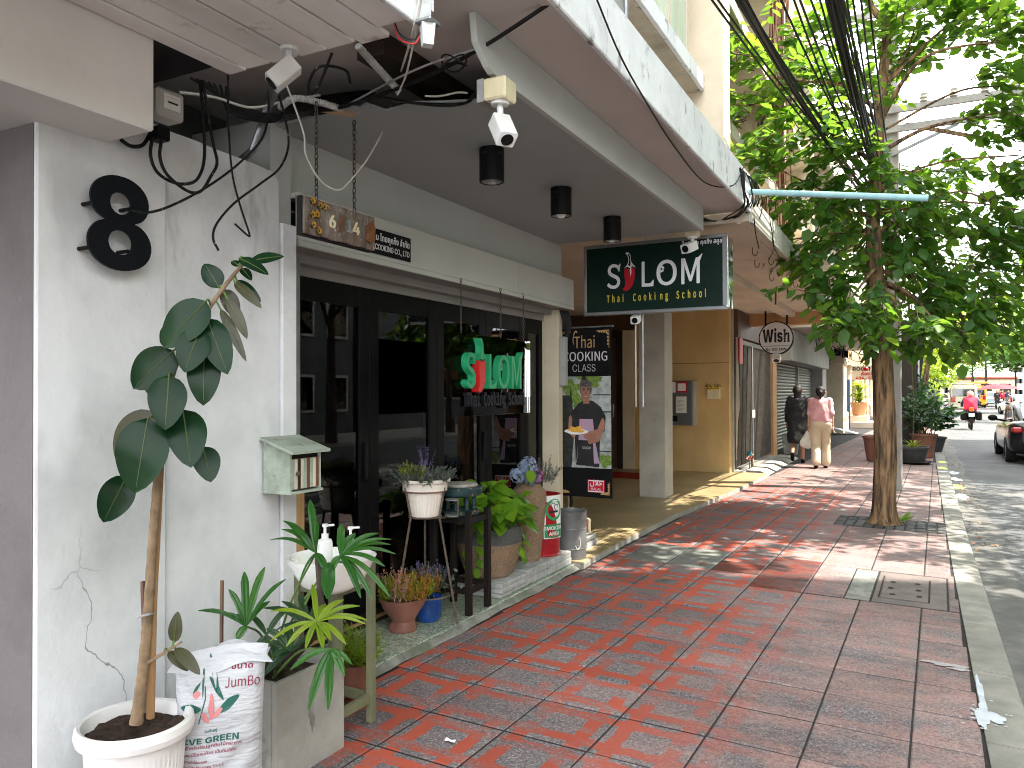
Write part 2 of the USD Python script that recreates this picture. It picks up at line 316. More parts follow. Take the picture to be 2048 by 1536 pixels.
M('bark_dark', (.060, .045, .036), (.028, .022, .019), s=14, stretch=(1, 1, .2), rough=.9, bump=.8, bs=30)
M('twig', (.10, .085, .05), (.06, .05, .03), s=14, rough=.8)
M('leaf_fig', (.005, .022, .009), (.009, .033, .012), rough=.15, spec=.14, s=2, rhi=.22, rand=.2)
M('leaf_fig_back', (.050, .048, .026), (.065, .06, .034), s=5, rough=.4)
M('rib_fig', (.075, .10, .028), rough=.35)
M('wall_dark', (.075, .08, .085), (.055, .058, .062), s=.5, rough=.5)
def leafmat(n, c, c2, t, f=.3, rough=.36): M(n, c, c2, island=True, rough=rough, transl=(t, f))
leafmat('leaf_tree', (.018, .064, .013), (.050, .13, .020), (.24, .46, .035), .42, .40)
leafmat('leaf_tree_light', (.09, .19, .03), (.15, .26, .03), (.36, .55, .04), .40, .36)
leafmat('leaf_fine', (.030, .085, .028), (.06, .14, .035), (.16, .34, .04), .35, .5)
leafmat('leaf_lime', (.15, .26, .022), (.26, .34, .025), (.50, .60, .03), .42, .45)
leafmat('leaf_dark', (.014, .042, .017), (.026, .062, .022), (.06, .16, .03), .25, .4)
leafmat('leaf_palm', (.018, .075, .016), (.038, .12, .020), (.12, .34, .03), .28, .22)
leafmat('leaf_palm_light', (.13, .22, .016), (.20, .28, .020), (.34, .48, .03), .35, .28)
leafmat('leaf_pothos', (.045, .15, .012), (.17, .31, .018), (.34, .55, .03), .35, .28)
leafmat('leaf_grey', (.10, .12, .10), (.17, .18, .155), (.12, .16, .1), .15, .6)
leafmat('leaf_heather', (.10, .20, .022), (.26, .27, .022), (.3, .4, .03), .25, .5)
leafmat('flower_orange', (.32, .13, .03), (.38, .20, .03), (.4, .2, .05), .25, .6)
leafmat('flower_pinkish', (.40, .14, .11), (.46, .24, .17), (.4, .2, .15), .25, .6)
leafmat('flower_purple', (.16, .12, .30), (.24, .18, .38), (.2, .15, .3), .2, .6)
leafmat('hydra_blue', (.24, .31, .48), (.38, .44, .58), (.3, .35, .5), .2, .6)
leafmat('hydra_pink', (.46, .16, .36), (.60, .32, .48), (.5, .25, .4), .2, .6)
M('leaf_dry', (.30, .15, .07), (.22, .1, .05), s=20, rough=.7)
M('stem_green', (.10, .17, .04), rough=.5)
M('sack', (.50, .51, .53), (.42, .43, .45), s=3, rough=.48, bump=.7, bs=38, stretch=(.6, .6, 2.6), spots=((.45, .45, .46), 4, .66, .8))
M('print_maroon', (.22, .018, .045), rough=.5)
M('print_green', (.018, .10, .075), rough=.5)
M('print_pink', (.55, .20, .20), rough=.5)
M('asphalt', (.105, .108, .113), (.075, .077, .081), s=1.5, lo=.35, hi=.65, rough=.8, spec=.25, bump=.9, bs=140, spots=((.25, .25, .25), 170, .62, .7), wash=((.14, .137, .13), .7, .5, .7))
M('gutter', (.13, .125, .115), (.075, .075, .07), s=3, rough=.75, bump=.6, bs=80, spots=((.2, .19, .17), 50, .66, .72))
M('paint_spill', (.46, .50, .54), (.36, .39, .42), s=12, rough=.5)
M('paint_thin', (.34, .33, .34), (.26, .22, .22), s=30, rough=.6)
M('paint_lime', (.62, .70, .10), (.5, .6, .12), s=12, rough=.5)
M('rubber', (.014, .014, .014), rough=.7)
M('wall_yellow', (.60, .43, .20), (.50, .345, .155), s=1.3, lo=.35, hi=.7, rough=.6, bump=.15, bs=25, spots=((.26, .18, .09), 6, .72, .8), wash=((.46, .31, .14), 1.1, .52, .75, (1, 1, .4)))
M('wall_cream', (.66, .58, .44), (.55, .48, .36), s=1.6, rough=.65, bump=.15, bs=25, spots=((.18, .15, .12), 4, .66, .8, (1, 1, .25)))
M('wall_stain', (.60, .54, .42), (.36, .32, .25), s=2.2, lo=.4, hi=.7, rough=.7, bump=.3, bs=25, spots=((.05, .05, .045), 5, .6, .68, (1, 1, .3)))
M('wall_orange', (.58, .33, .16), (.5, .27, .13), s=2, rough=.65, rand=.08)
M('wall_grey', (.42, .42, .40), (.35, .35, .33), s=1.8, rough=.6, bump=.1, bs=20)
M('wall_brown', (.10, .062, .04), (.075, .045, .03), s=3, stretch=(1, 1, .3), rough=.5)
M('pillar', (.43, .41, .35), (.33, .31, .27), s=3, lo=.38, hi=.7, rough=.65, bump=.25, bs=30, spots=((.2, .18, .15), 8, .66, .75))
M('slat_pale', (.62, .66, .52), (.45, .52, .38), s=3, lo=.4, hi=.65, stretch=(1, 1, .12), rough=.5)
M('gate', (.15, .135, .12), (.10, .085, .07), s=8, rough=.45, metal=.4)
M('shutter', (.24, .25, .22), (.18, .19, .17), s=4, rough=.45, metal=.3)
M('red_mat', (.25, .012, .012), rough=.9)
M('blue_panel', (.07, .14, .26), (.055, .11, .2), s=5, rough=.5)
M('roof_red', (.30, .075, .045), (.22, .05, .035), s=9, rough=.7)
M('paper', (.72, .72, .70), rough=.6)
M('yellow_label', (.72, .50, .05), rough=.5)
M('ink', (.02, .02, .022), rough=.6)
M('pvc_teal', (.24, .44, .48), (.30, .50, .53), s=8, rough=.35, spots=((.55, .62, .62), 20, .68, .74))
M('pole_concrete', (.34, .33, .32), (.26, .25, .24), s=5, rough=.8, bump=.3, bs=40)
M('skin', (.42, .22, .14), rough=.5); M('skin_pale', (.55, .32, .22), rough=.5); M('hair', (.012, .010, .010), (.022, .018, .016), s=30, stretch=(1, 1, .2), rough=.6, spec=.25)
M('cloth_black', (.016, .016, .018), (.024, .024, .026), s=8, rough=.8, bump=.5, bs=14)
M('cloth_pink', (.60, .27, .30), (.72, .44, .44), s=3, rough=.8, bump=.6, bs=12)
M('cloth_white', (.72, .68, .64), (.64, .6, .56), s=4, rough=.8, bump=.4, bs=12)
M('cloth_beige', (.58, .47, .34), (.52, .42, .30), s=3, rough=.8, bump=.6, bs=11)
M('cloth_red', (.60, .028, .07), (.5, .02, .06), s=4, rough=.7, bump=.4, bs=14)
M('cloth_navy', (.03, .03, .09), rough=.8)
M('bag_plastic', (.70, .68, .63), (.6, .58, .54), s=8, rough=.3, transl=((.7, .7, .65), .3), bump=.5, bs=30)
M('car_black', (.006, .006, .007), rough=.2, spec=.35, coat=.25); M('car_white', (.70, .71, .72), rough=.25, coat=.7); M('car_beige', (.50, .47, .37), rough=.3, coat=.6)
M('car_blue', (.28, .40, .46), rough=.3, coat=.6); M('car_yellow', (.68, .36, .03), rough=.35, coat=.4); M('car_navy', (.012, .022, .05), rough=.15, coat=.9)
M('car_glass', (.015, .018, .02), rough=.03, coat=1., spec=.8); M('tail_red', (.35, .01, .01), rough=.15, coat=.8); M('tail_orange', (.7, .12, .02), rough=.2)
M('chrome', (.7, .7, .7), rough=.12, metal=1.); M('helmet', (.62, .06, .05), (.72, .5, .45), s=9, rough=.2, coat=.7)
M('umbrella_red', (.55, .03, .04), rough=.6, transl=((.6, .05, .05), .25))
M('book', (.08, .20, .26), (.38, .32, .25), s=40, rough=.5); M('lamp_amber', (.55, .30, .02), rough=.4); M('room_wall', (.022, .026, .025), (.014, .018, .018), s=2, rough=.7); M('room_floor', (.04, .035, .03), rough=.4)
M('plate', (.45, .38, .28), (.08, .10, .05), s=12, rough=.4); M('bulb', (.75, .73, .68), rough=.3); M('reflector', (.45, .44, .43), rough=.25, metal=.7)
M('photo_green', (.09, .17, .03), (.20, .28, .06), s=40, rough=.5); M('photo_wall', (.40, .43, .42), (.22, .25, .24), s=14, rough=.5); M('photo_dark', (.012, .014, .012), (.03, .035, .03), s=20, rough=.5)
M('photo_skin', (.34, .17, .12), (.28, .13, .09), s=10, rough=.5); M('photo_hair', (.13, .12, .115), (.05, .045, .04), s=30, rough=.5); M('photo_apron', (.48, .25, .36), (.30, .30, .42), s=30, rough=.5)
G('pane', (.55, .62, .58), ior=1.42); G('acrylic', (.88, .90, .89), ior=1.28); G('window_far', (.10, .12, .13), ior=1.6)
# terrazzo: pale chips in a green-grey binder
MATS['terrazzo'] = usdkit.material(stage, '/World/Looks/terrazzo', {
    'g': ('geometry', {}), 'v': ('voronoi_texture', {'scale': 95.0}), 's': ('separate_color', {}), 'r': ('rgb_ramp', {'ramp': [(0, (.10, .155, .115)), (.4, (.16, .22, .17)), (.5, (.30, .34, .26)), (1, (.50, .48, .40))]}),
    'n': ('noise_texture', {'scale': 3.0, 'detail': 4.0}), 'nr': ('rgb_ramp', {'ramp': [(.35, (.75, .75, .72)), (.7, (1.05, 1.05, 1.05))]}), 'm': ('mix', {'mix_type': 'multiply', 'fac': 1.0}), 'p': ('principled_bsdf', {'roughness': .42})},
    [('g.position', 'v.vector'), ('v.color', 's.color'), ('s.r', 'r.fac'), ('g.position', 'n.vector'), ('n.fac', 'nr.fac'), ('r.color', 'm.color1'), ('nr.color', 'm.color2'), ('m.color', 'p.base_color')], surface='p.BSDF')
# small mosaic tiles of the neighbour's porch
MATS['mosaic'] = usdkit.material(stage, '/World/Looks/mosaic', {
    'g': ('geometry', {}), 'mp': ('mapping', {'scale': (1, 1, 0)}), 'b': ('brick_texture', {'offset': 0.0, 'scale': 1.0, 'brick_width': .05, 'row_height': .05, 'mortar_size': .005, 'color1': (.30, .215, .095), 'color2': (.25, .175, .075), 'mortar': (.46, .40, .27), 'bias': 0.0}),
    'n': ('noise_texture', {'scale': 1.4, 'detail': 5.0}), 'nr': ('rgb_ramp', {'ramp': [(.35, (.72, .70, .66)), (.65, (1.08, 1.06, 1.02))]}), 'm': ('mix', {'mix_type': 'multiply', 'fac': 1.0}),
    'p': ('principled_bsdf', {'roughness': .38}), 'bp': ('bump', {'strength': .35, 'distance': .004, 'invert': True})},
    [('g.position', 'mp.vector'), ('mp.vector', 'b.vector'), ('g.position', 'n.vector'), ('n.fac', 'nr.fac'), ('b.color', 'm.color1'), ('nr.color', 'm.color2'), ('m.color', 'p.base_color'), ('b.fac', 'bp.height'), ('bp.normal', 'p.normal')], surface='p.BSDF')
# paving: red painted bands crossing each slab over grey aggregate, worn, thinning to a pink wash towards the kerb
PHI, OX, OY, TS = .0217, -2.445, 3.511, .4
def pav(name, redlo, redhi, base=(.165, .150, .154)):
    N = {'g': ('geometry', {}), 'a': ('vector_math', {'math_type': 'subtract', 'vector2': (OX, OY, 0)}), 'rt': ('vector_rotate', {'rotate_type': 'z_axis', 'angle': PHI}), 'sc': ('vector_math', {'math_type': 'scale', 'scale': 1 / TS}),
         'fr': ('vector_math', {'math_type': 'fraction'}), 'sb': ('vector_math', {'math_type': 'subtract', 'vector2': (.5, .5, .5)}), 'ab': ('vector_math', {'math_type': 'absolute'}), 'sx': ('separate_xyz', {}),
         'wn': ('noise_texture', {'scale': 26.0, 'detail': 4.0}), 'wm': ('map_range', {'from_min': 0., 'from_max': 1., 'to_min': -.045, 'to_max': .045})}
    L = [('g.position', 'a.vector1'), ('a.vector', 'rt.vector'), ('rt.vector', 'sc.vector1'), ('sc.vector', 'fr.vector1'), ('fr.vector', 'sb.vector1'), ('sb.vector', 'ab.vector1'), ('ab.vector', 'sx.vector'), ('g.position', 'wn.vector'), ('wn.fac', 'wm.value')]
    for k in 'xy':
        N['c' + k] = ('math', {'math_type': 'add'}); N['d' + k] = ('math', {'math_type': 'compare', 'value2': .312, 'value3': .086})
        L += [(f'sx.{k}', f'c{k}.value1'), ('wm.result', f'c{k}.value2'), (f'c{k}.value', f'd{k}.value1')]
    N['mx'] = ('math', {'math_type': 'maximum'}); L += [('dx.value', 'mx.value1'), ('dy.value', 'mx.value2')]
    # wear mask, streaked along x
    N['mw'] = ('mapping', {'scale': (.55, 1.5, 1)}); N['w'] = ('noise_texture', {'scale': 2.6, 'detail': 7.0, 'roughness': .7}); N['wr'] = ('rgb_ramp', {'ramp': [(redlo, (0, 0, 0)), (redhi, (1, 1, 1))]})
    L += [('g.position', 'mw.vector'), ('mw.vector', 'w.vector'), ('w.fac', 'wr.fac')]
    # fade of the bands from the shop (x = -2.4) to the kerb
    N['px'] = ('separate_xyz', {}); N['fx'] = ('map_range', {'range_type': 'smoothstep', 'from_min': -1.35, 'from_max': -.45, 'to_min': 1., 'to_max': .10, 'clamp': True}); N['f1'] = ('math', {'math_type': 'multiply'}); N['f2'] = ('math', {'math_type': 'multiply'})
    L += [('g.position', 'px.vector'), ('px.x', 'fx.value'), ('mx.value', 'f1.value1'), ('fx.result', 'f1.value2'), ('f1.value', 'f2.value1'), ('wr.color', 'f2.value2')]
    # aggregate
    N['ag'] = ('noise_texture', {'scale': 95.0, 'detail': 5.0, 'roughness': .75}); N['ar'] = ('rgb_ramp', {'ramp': [(.36, tuple(x * .42 for x in base)), (.54, base), (.66, tuple(min(1, x * 2.3) for x in base))]}); L += [('g.position', 'ag.vector'), ('ag.fac', 'ar.fac')]
    N['ln'] = ('noise_texture', {'scale': .9, 'detail': 5.0}); N['lr'] = ('rgb_ramp', {'ramp': [(.34, (.70, .70, .70)), (.66, (1.12, 1.12, 1.12))]}); N['lm'] = ('mix', {'mix_type': 'multiply', 'fac': 1.0})
    L += [('g.position', 'ln.vector'), ('ln.fac', 'lr.fac'), ('ar.color', 'lm.color1'), ('lr.color', 'lm.color2')]
    # pink wash near the kerb
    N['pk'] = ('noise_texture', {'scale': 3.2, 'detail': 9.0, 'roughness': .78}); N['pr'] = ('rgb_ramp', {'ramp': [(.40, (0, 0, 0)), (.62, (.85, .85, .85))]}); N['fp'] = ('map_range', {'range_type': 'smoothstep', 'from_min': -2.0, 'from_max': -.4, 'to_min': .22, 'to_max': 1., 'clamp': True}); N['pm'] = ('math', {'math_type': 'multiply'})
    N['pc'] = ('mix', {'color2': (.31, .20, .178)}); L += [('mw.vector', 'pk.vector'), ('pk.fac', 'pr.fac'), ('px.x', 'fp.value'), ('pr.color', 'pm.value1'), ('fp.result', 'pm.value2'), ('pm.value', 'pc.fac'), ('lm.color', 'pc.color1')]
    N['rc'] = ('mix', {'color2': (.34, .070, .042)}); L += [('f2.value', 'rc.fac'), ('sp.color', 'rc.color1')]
    N['sn'] = ('noise_texture', {'scale': 55.0, 'detail': 6.0, 'roughness': .8}); N['sr'] = ('rgb_ramp', {'ramp': [(.36, (.55, .55, .56)), (.52, (1, 1, 1)), (.66, (1.35, 1.25, 1.2))]}); N['sp'] = ('mix', {'mix_type': 'multiply', 'fac': 1.0}); L += [('g.position', 'sn.vector'), ('sn.fac', 'sr.fac'), ('pc.color', 'sp.color1'), ('sr.color', 'sp.color2')]
    N['oi'] = ('object_info', {}); N['om'] = ('map_range', {'to_min': .86, 'to_max': 1.14}); N['hv'] = ('hsv', {}); L += [('oi.random', 'om.value'), ('om.result', 'hv.value'), ('rc.color', 'hv.color')]
    N['bm'] = ('bump', {'strength': .5, 'distance': .004}); N['p'] = ('principled_bsdf', {'roughness': .75, 'specular_ior_level': .22}); L += [('ag.fac', 'bm.height'), ('bm.normal', 'p.normal'), ('hv.color', 'p.base_color')]
    MATS[name] = usdkit.material(stage, f'/World/Looks/{name}', N, L, surface='p.BSDF')
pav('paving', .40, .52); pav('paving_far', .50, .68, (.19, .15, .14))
M('paving_grey', (.17, .175, .155), (.12, .125, .115), s=5, rough=.6, bump=.3, bs=120, spots=((.26, .27, .24), 6, .6, .7))
M('paving_wet', (.14, .030, .020), (.075, .035, .028), s=5, rough=.25, rhi=.5, bump=.2, bs=120, wash=((.03, .02, .018), 6, .55, .66, (.5, 1.6, 1)))
M('joint', (.016, .015, .0145), (.03, .028, .027), s=30, rough=.9)
M('cover', (.15, .12, .11), (.105, .09, .085), s=5, rough=.7, bump=.4, bs=120, spots=((.2, .17, .15), 60, .6, .68))
# ---------------------------------------------------------------- ground
ei = A(math.sin(PHI), math.cos(PHI), 0); ej = A(math.cos(PHI), -math.sin(PHI), 0)
def grid(i, j, dz=0): p = A(OX, OY, 0) + ei * i * TS + ej * j * TS; p[2] = zg(p[0]) + dz; return p
KI = lambda y: .262 + .002 * (y - 6) + (.0065 * max(0, y - 9))        # kerb, inner edge
KO = lambda y: KI(y) + .20
ROADZ = -.135
solo('ground', MB().box((-60, -40, -.6), (120, 420, -.22)), 'asphalt', kind='structure')
b = MB(); ys = np.r_[np.arange(-30, 60, 2.), np.arange(60, 401, 20)]
xs = [.40, .9, 2, 4, 7, 9.6]
vv = [(max(x, KO(min(y, 60)) - .03) if k == 0 else x + (.0065 * max(0, min(y, 60) - 9) if k == 1 else 0), y, ROADZ - .012 * min(x, 5) + (.012 * (x - 5) if x > 5 else 0)) for y in ys for k, x in enumerate(xs)]
n = len(xs); b.add(vv, [[r * n + c, r * n + c + 1, (r + 1) * n + c + 1, (r + 1) * n + c] for r in range(len(ys) - 1) for c in range(n - 1)])
solo('road', b, 'asphalt', kind='structure', smooth=True)
b = MB()                                                              # grimy concrete channel along the kerb
gy = np.arange(-10, 60, .5); gw = [.34 + .05 * math.sin(y * 1.3) + .03 * math.sin(y * 3.1) for y in gy]
vv = [(x, y, ROADZ - .012 * x + .005) for y, w in zip(gy, gw) for x in (KO(y) - .02, KO(y) + w)]
b.add(vv, [[2 * k, 2 * k + 1, 2 * k + 3, 2 * k + 2] for k in range(len(gy) - 1)])
solo('gutter', b, 'gutter', kind='structure')
pv = thing('pavement', kind='structure')
b = MB(); yy = np.r_[np.arange(-6, 60, 2.), 400.]
vv = [(x, y, zg(x) - .0058) for y in yy for x in (-6.5, KI(min(y, 60)) + .02)]
b.add(vv, [[2 * k, 2 * k + 1, 2 * k + 3, 2 * k + 2] for k in range(len(yy) - 1)]); part(pv, 'joint_bed', b, 'joint', smooth=False)
def slab(b, i, j, i1=None, j1=None, dz=0, gap=.0048, th=.05):
    i1, j1 = i + 1 if i1 is None else i1, j + 1 if j1 is None else j1; g = gap / TS; gi = g * 1.5; h = .006 / TS
    lo = [grid(i + gi, j + g, dz - .004), grid(i + gi, j1 - g, dz - .004), grid(i1 - gi, j1 - g, dz - .004), grid(i1 - gi, j + g, dz - .004)]
    up = [grid(i + gi + h, j + g + h, dz), grid(i + gi + h, j1 - g - h, dz), grid(i1 - gi - h, j1 - g - h, dz), grid(i1 - gi - h, j + g + h, dz)]
    bt = [p - A(0, 0, th) for p in lo]
    b.add(bt + lo + up, [[0, 1, 5, 4], [1, 2, 6, 5], [2, 3, 7, 6], [3, 0, 4, 7], [4, 5, 9, 8], [5, 6, 10, 9], [6, 7, 11, 10], [7, 4, 8, 11], [8, 9, 10, 11]])
def where(i, j): return grid(i, j)
COVER = (7.05, 9.75, 4.72, 6.42)        # i0 i1 j0 j1 of the utility cover with its frame
GRATE = (15.35, 17.35, 3.62, 6.55)
WET = {(8, 3), (8, 2), (9, 3), (7, 3)}
GREY = {(8, 0), (8, 1), (9, 0), (9, 1)}
def hit(i, j, R): return i < R[1] and i + 1 > R[0] and j < R[3] and j + 1 > R[2]
far = MB()
for i in range(-6, 120):
    for j in range(-1, 8):
        c = grid(i + .5, j + .5); y = c[1]
        jl, jh = j, j + 1
        edge = -2.545 if y < 6.1 else (-2.53 if y < 10 else -2.53 + .042 * (y - 10))
        while grid(i + .5, jl)[0] < edge + .004 and jl < jh: jl += .05
        while grid(i + .5, jh)[0] > KI(y) + .0 and jh > jl: jh -= .05
        if jh - jl < .12: continue
        if i < 31 and (hit(i, j, COVER) or hit(i, j, GRATE)):
            done = False
            for R in (COVER, GRATE):
                if hit(i, j, R):
                    for (a, bb, cc, dd) in ((i, min(i + 1, R[0]), jl, jh), (max(i, R[1]), i + 1, jl, jh), (max(i, R[0]), min(i + 1, R[1]), jl, min(jh, R[2])), (max(i, R[0]), min(i + 1, R[1]), max(jl, R[3]), jh)):
                        if bb - a > .1 and dd - cc > .1:
                            m = MB(); slab(m, a, cc, bb, dd); part(pv, 'paving_slab', m, 'paving', smooth=False)
            continue
        dz = float(rng.normal(0, .0012))
        if i < 31:
            m = MB(); slab(m, i, jl, None, jh, dz)
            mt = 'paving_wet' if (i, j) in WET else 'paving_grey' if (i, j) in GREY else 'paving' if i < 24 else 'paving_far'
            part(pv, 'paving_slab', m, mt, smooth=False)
        else: slab(far, i, jl, None, jh, dz)
part(pv, 'paving_slabs', far, 'paving_far', smooth=False, kind='stuff')
kb = thing('kerb', kind='structure')
y = -6.
while y < 58:
    L = 1.0 if y < 24 else 4.
    m = MB(); zt = zg(.3) + .004 + float(rng.normal(0, .002)); g = .006
    pr = [(0, -.3), (0, 0), (.165, -.004), (.192, -.014), (.203, -.04), (.215, -.3)]
    vv = [(KI(yy) + px, yy, zt + pz) for yy in (y + g, y + L - g) for px, pz in pr]; n = len(pr)
    m.add(vv, [[k, k + 1, n + k + 1, n + k] for k in range(n - 1)]); m.add([vv[k] for k in range(n)], [[0, k + 1, k] for k in range(1, n - 1)]); m.add([vv[n + k] for k in range(n)], [[0, k, k + 1] for k in range(1, n - 1)])
    part(kb, 'kerbstone', m, 'kerb', smooth=30); y += L
# blotches of paint on the far kerb and beside it, and the pale spill in the foreground
def blob(c, rx, ry, seed, n=40, rag=.25):
    t = np.arange(n) * 2 * PI / n; r = 1 + rag * (meshkit.fbm(np.stack([np.cos(t) * 2 + seed, np.sin(t) * 2, 0 * t], -1), 4, seed) * 2 - 1) * 2
    return Polygon(np.stack([c[0] + rx * r * np.cos(t), c[1] + ry * r * np.sin(t)], -1)).buffer(0)
def onground(P, dz, zf=zg):
    m = MB()
    for g in getattr(P, 'geoms', [P]):
        v, f = trimesh.creation.triangulate_polygon(g, engine='earcut'); m.add(np.c_[v, [zf(q[0]) + dz for q in v]], f)
    return m
pk = unary_union([blob((.262, 4.30), .025, .15, 1), blob((.275, 4.55), .014, .35, 2), blob((.31, 4.30), .05, .055, 3)] + [blob((.27 + rng.normal(0, .045), 4.3 + rng.normal(0, .09)), .008, .006, k, 12) for k in range(40)])
solo('paint_spill', onground(pk, .009), 'paint_spill', 'pale blue-white paint spilt across the joint between pavement and kerb', 'paint spill', smooth=False)
P2 = unary_union([blob((.12, 5.02), .095, .035, 5, rag=.4), blob((.19, 4.97), .05, .03, 6, rag=.4)])
solo('paint_smear', onground(P2, .006), 'paint_thin', 'thin greyish white paint smear on the outer paving slab above the spill', 'paint smear', smooth=False)
for k, (u, v, w, h, mt, lb) in enumerate([(1885, 925, .075, .12, 'paint_lime', 'lime yellow paint blot on the pavement edge, the farther one'), (1884, 937, .085, .12, 'paint_lime', 'lime yellow paint blot on the pavement edge, the nearer one'), (1885, 944, .085, .06, 'paint_spill', 'white paint bar on the pavement edge below the lime blots')]):
    p = ong(u, v); solo('paint_blot', onground(blob((p[0], p[1]), w, h * 2.2, 20 + k, rag=.3), .009), mt, lb, 'paint blot', smooth=False)
for k, (yy, mt, lb) in enumerate([(14.2, 'paint_spill', 'white paint patch on the roadway by the kerb, nearest of the row'), (15.6, 'paint_lime', 'lime paint patch on the roadway by the kerb'), (16.9, 'paint_spill', 'white paint patch on the roadway beyond the lime patch'), (18.2, 'paint_spill', 'white paint patch on the roadway, farthest of the row')]):
    solo('road_paint', onground(blob((KO(yy) + .10, yy), .10, .36, 30 + k, rag=.3), .012, lambda x: ROADZ - .012 * x), mt, lb, 'paint patch', smooth=False)
# utility cover
uc = thing('utility_cover', 'large concrete utility cover with lifting holes let into the pavement', 'cover', loc=grid(8.4, 5.5))
m = MB(); slab(m, COVER[0], COVER[2] + .45, COVER[1], COVER[3], -.004, .004, .03); part(uc, 'frame', m, 'cover', smooth=False)
m = MB(); slab(m, COVER[0], COVER[2], COVER[1], COVER[2] + .44, -.003, .004, .03); part(uc, 'side_strip', m, 'concrete_edge', smooth=False)
for (a, bb, cc, dd) in ((7.42, 9.3, 5.27, 5.30), (7.42, 9.3, 6.10, 6.13), (7.40, 7.42, 5.28, 6.12)):
    m = MB(); m.add([grid(a, cc, .0008), grid(a, dd, .0008), grid(bb, dd, .0008), grid(bb, cc, .0008)], [[0, 1, 2, 3]]); part(uc, 'gap', m, 'joint', smooth=False)
m = MB(); slab(m, 7.43, 5.305, 9.3, 6.095, .0, .0, .02); part(uc, 'lid', m, 'cover', smooth=False)
for a, bb in ((7.75, 5.5), (8.25, 5.45), (8.8, 5.47), (7.8, 5.95), (8.3, 5.93), (8.85, 5.9)):
    c = grid(a, bb, .002); m = MB(); t = np.arange(12) * PI / 6; m.add(np.vstack([c, np.stack([c[0] + .022 * np.cos(t), c[1] + .03 * np.sin(t), [zg(c[0]) + .002] * 12], -1)]), [[0, 1 + k, 1 + (k + 1) % 12] for k in range(12)]); part(uc, 'lifting_hole', m, 'joint', smooth=False)
# tree grate: rows of small setts round the trunk
tg = thing('tree_grate', 'dark grid of small black setts round the foot of the street tree', 'tree grate', loc=grid(16.3, 5))
m = MB()
for a in np.arange(GRATE[0], GRATE[1] - .05, .2):
    for c in np.arange(GRATE[2], GRATE[3] - .1, .26):
        q = grid(a + .1, c + .13)
        if np.hypot(q[0] + .35, q[1] - 10.05) < .2: continue
        slab(m, a + .03, c + .03, a + .17, c + .23, .004 + float(rng.normal(0, .004)), 0, .03)
part(tg, 'setts', m, 'pebble_dark', smooth=False, kind='stuff')
# terrazzo floor in front of the shop, its worn edge
solo('terrazzo_floor', MB().box((-3.6, 1.9, -.2), (-2.585, 6.12, .080), bev=.006), 'terrazzo', kind='structure')
b = MB(); ys = np.arange(-4, 6.6, .12); e0 = [(-2.59, y, .072 + .004 * math.sin(y * 9)) for y in ys]; e1 = [(-2.555 + .008 * math.sin(y * 7.), y, .066 + .004 * math.sin(y * 13)) for y in ys]; e2 = [(-2.530 + .010 * math.sin(y * 5) + .006 * math.sin(y * 17), y, zg(-2.5) + .003) for y in ys]
n = len(ys); b.add(e0 + e1 + e2, [[r * n + k, (r + 1) * n + k, (r + 1) * n + k + 1, r * n + k + 1] for r in range(2) for k in range(n - 1)]); solo('floor_edge', b, 'concrete_edge', kind='structure', smooth=True)
# porch floor of the neighbour, small mosaic tiles
PE = [(6.14, -2.53), (7.35, -2.565), (9.1, -2.55), (11.8, -2.39), (14.3, -2.33), (14.32, -2.9)]
P = Polygon([(-6.4, 6.14)] + [(x, y) for y, x in PE] + [(-6.4, 14.3)])
m = MB().poly(P, .25); m.v[0][:, 2] += -.16; solo('porch_floor', m, 'mosaic', kind='structure', smooth=False)
b = MB()
for (y0, x0), (y1, x1) in zip(PE[:-2], PE[1:-1]): b.bar((x0 + .003, y0, .03), (x1 + .003, y1, .03), .012, .112)
b.bar((-3.4, 6.132, .03), (-2.53, 6.132, .03), .012, .112)
solo('porch_edge', b, 'concrete', kind='structure', smooth=False)

# ---------------------------------------------------------------- the near building: wall, beam, plank soffit
XW, YC, YE = -2.85, 1.71, 2.94
nb = thing('corner_building', 'white corner building with plank soffit and rendered beam above the big figure', 'building', loc=(XW, YC, 0))
P = Polygon([(YC + .004, -.1), (YE, -.1), (YE, 2.60), (YE - .04, 2.645), (YE - .16, 2.655), (2.5, 2.662), (2.44, 2.668), (YC + .004, 2.675)])
m = MB().poly(P, .12, frame((XW - .12, 0, 0), (0, 1, 0), (0, 0, 1))); part(nb, 'street_wall', m, 'wall_white', smooth=False)
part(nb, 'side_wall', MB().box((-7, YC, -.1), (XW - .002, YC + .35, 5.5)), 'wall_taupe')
part(nb, 'pilaster', MB().box((XW - .1, YC + .003, -.1), (XW + .016, 2.265, 2.676), bev=.006), 'wall_white')
part(nb, 'beam', MB().box((-7, -5, 2.53), (-2.55, 1.985, 3.5), bev=.008), 'beam_white')
ed = [-2.546, -2.44, -2.30, -2.16, -2.02, -1.88, -1.74, -1.60]
for k in range(7):
    m = MB(); e = 2.345 + (.03 if k == 5 else 0) - (.05 if k == 6 else 0) + float(rng.uniform(-.012, .012))
    m.box((ed[k] + .005, -5, 2.871 + .002 * (k % 2)), (ed[k + 1] - .005, e, 2.893), bev=.003); part(nb, 'soffit_plank', m, 'plank_white', smooth=False)
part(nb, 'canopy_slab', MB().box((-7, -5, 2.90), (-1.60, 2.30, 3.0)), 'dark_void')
part(nb, 'canopy_fascia', MB().box((-1.598, -5, 2.86), (-1.575, 2.40, 3.5), bev=.004), 'fascia_white')
part(nb, 'fascia_end', MB().box((-1.64, 2.402, 2.95), (-1.578, 2.42, 3.5)), 'fascia_white')
part(nb, 'upper_wall', MB().box((-7, -5, 3.502), (-2.3, 2.30, 12)), 'wall_cream')
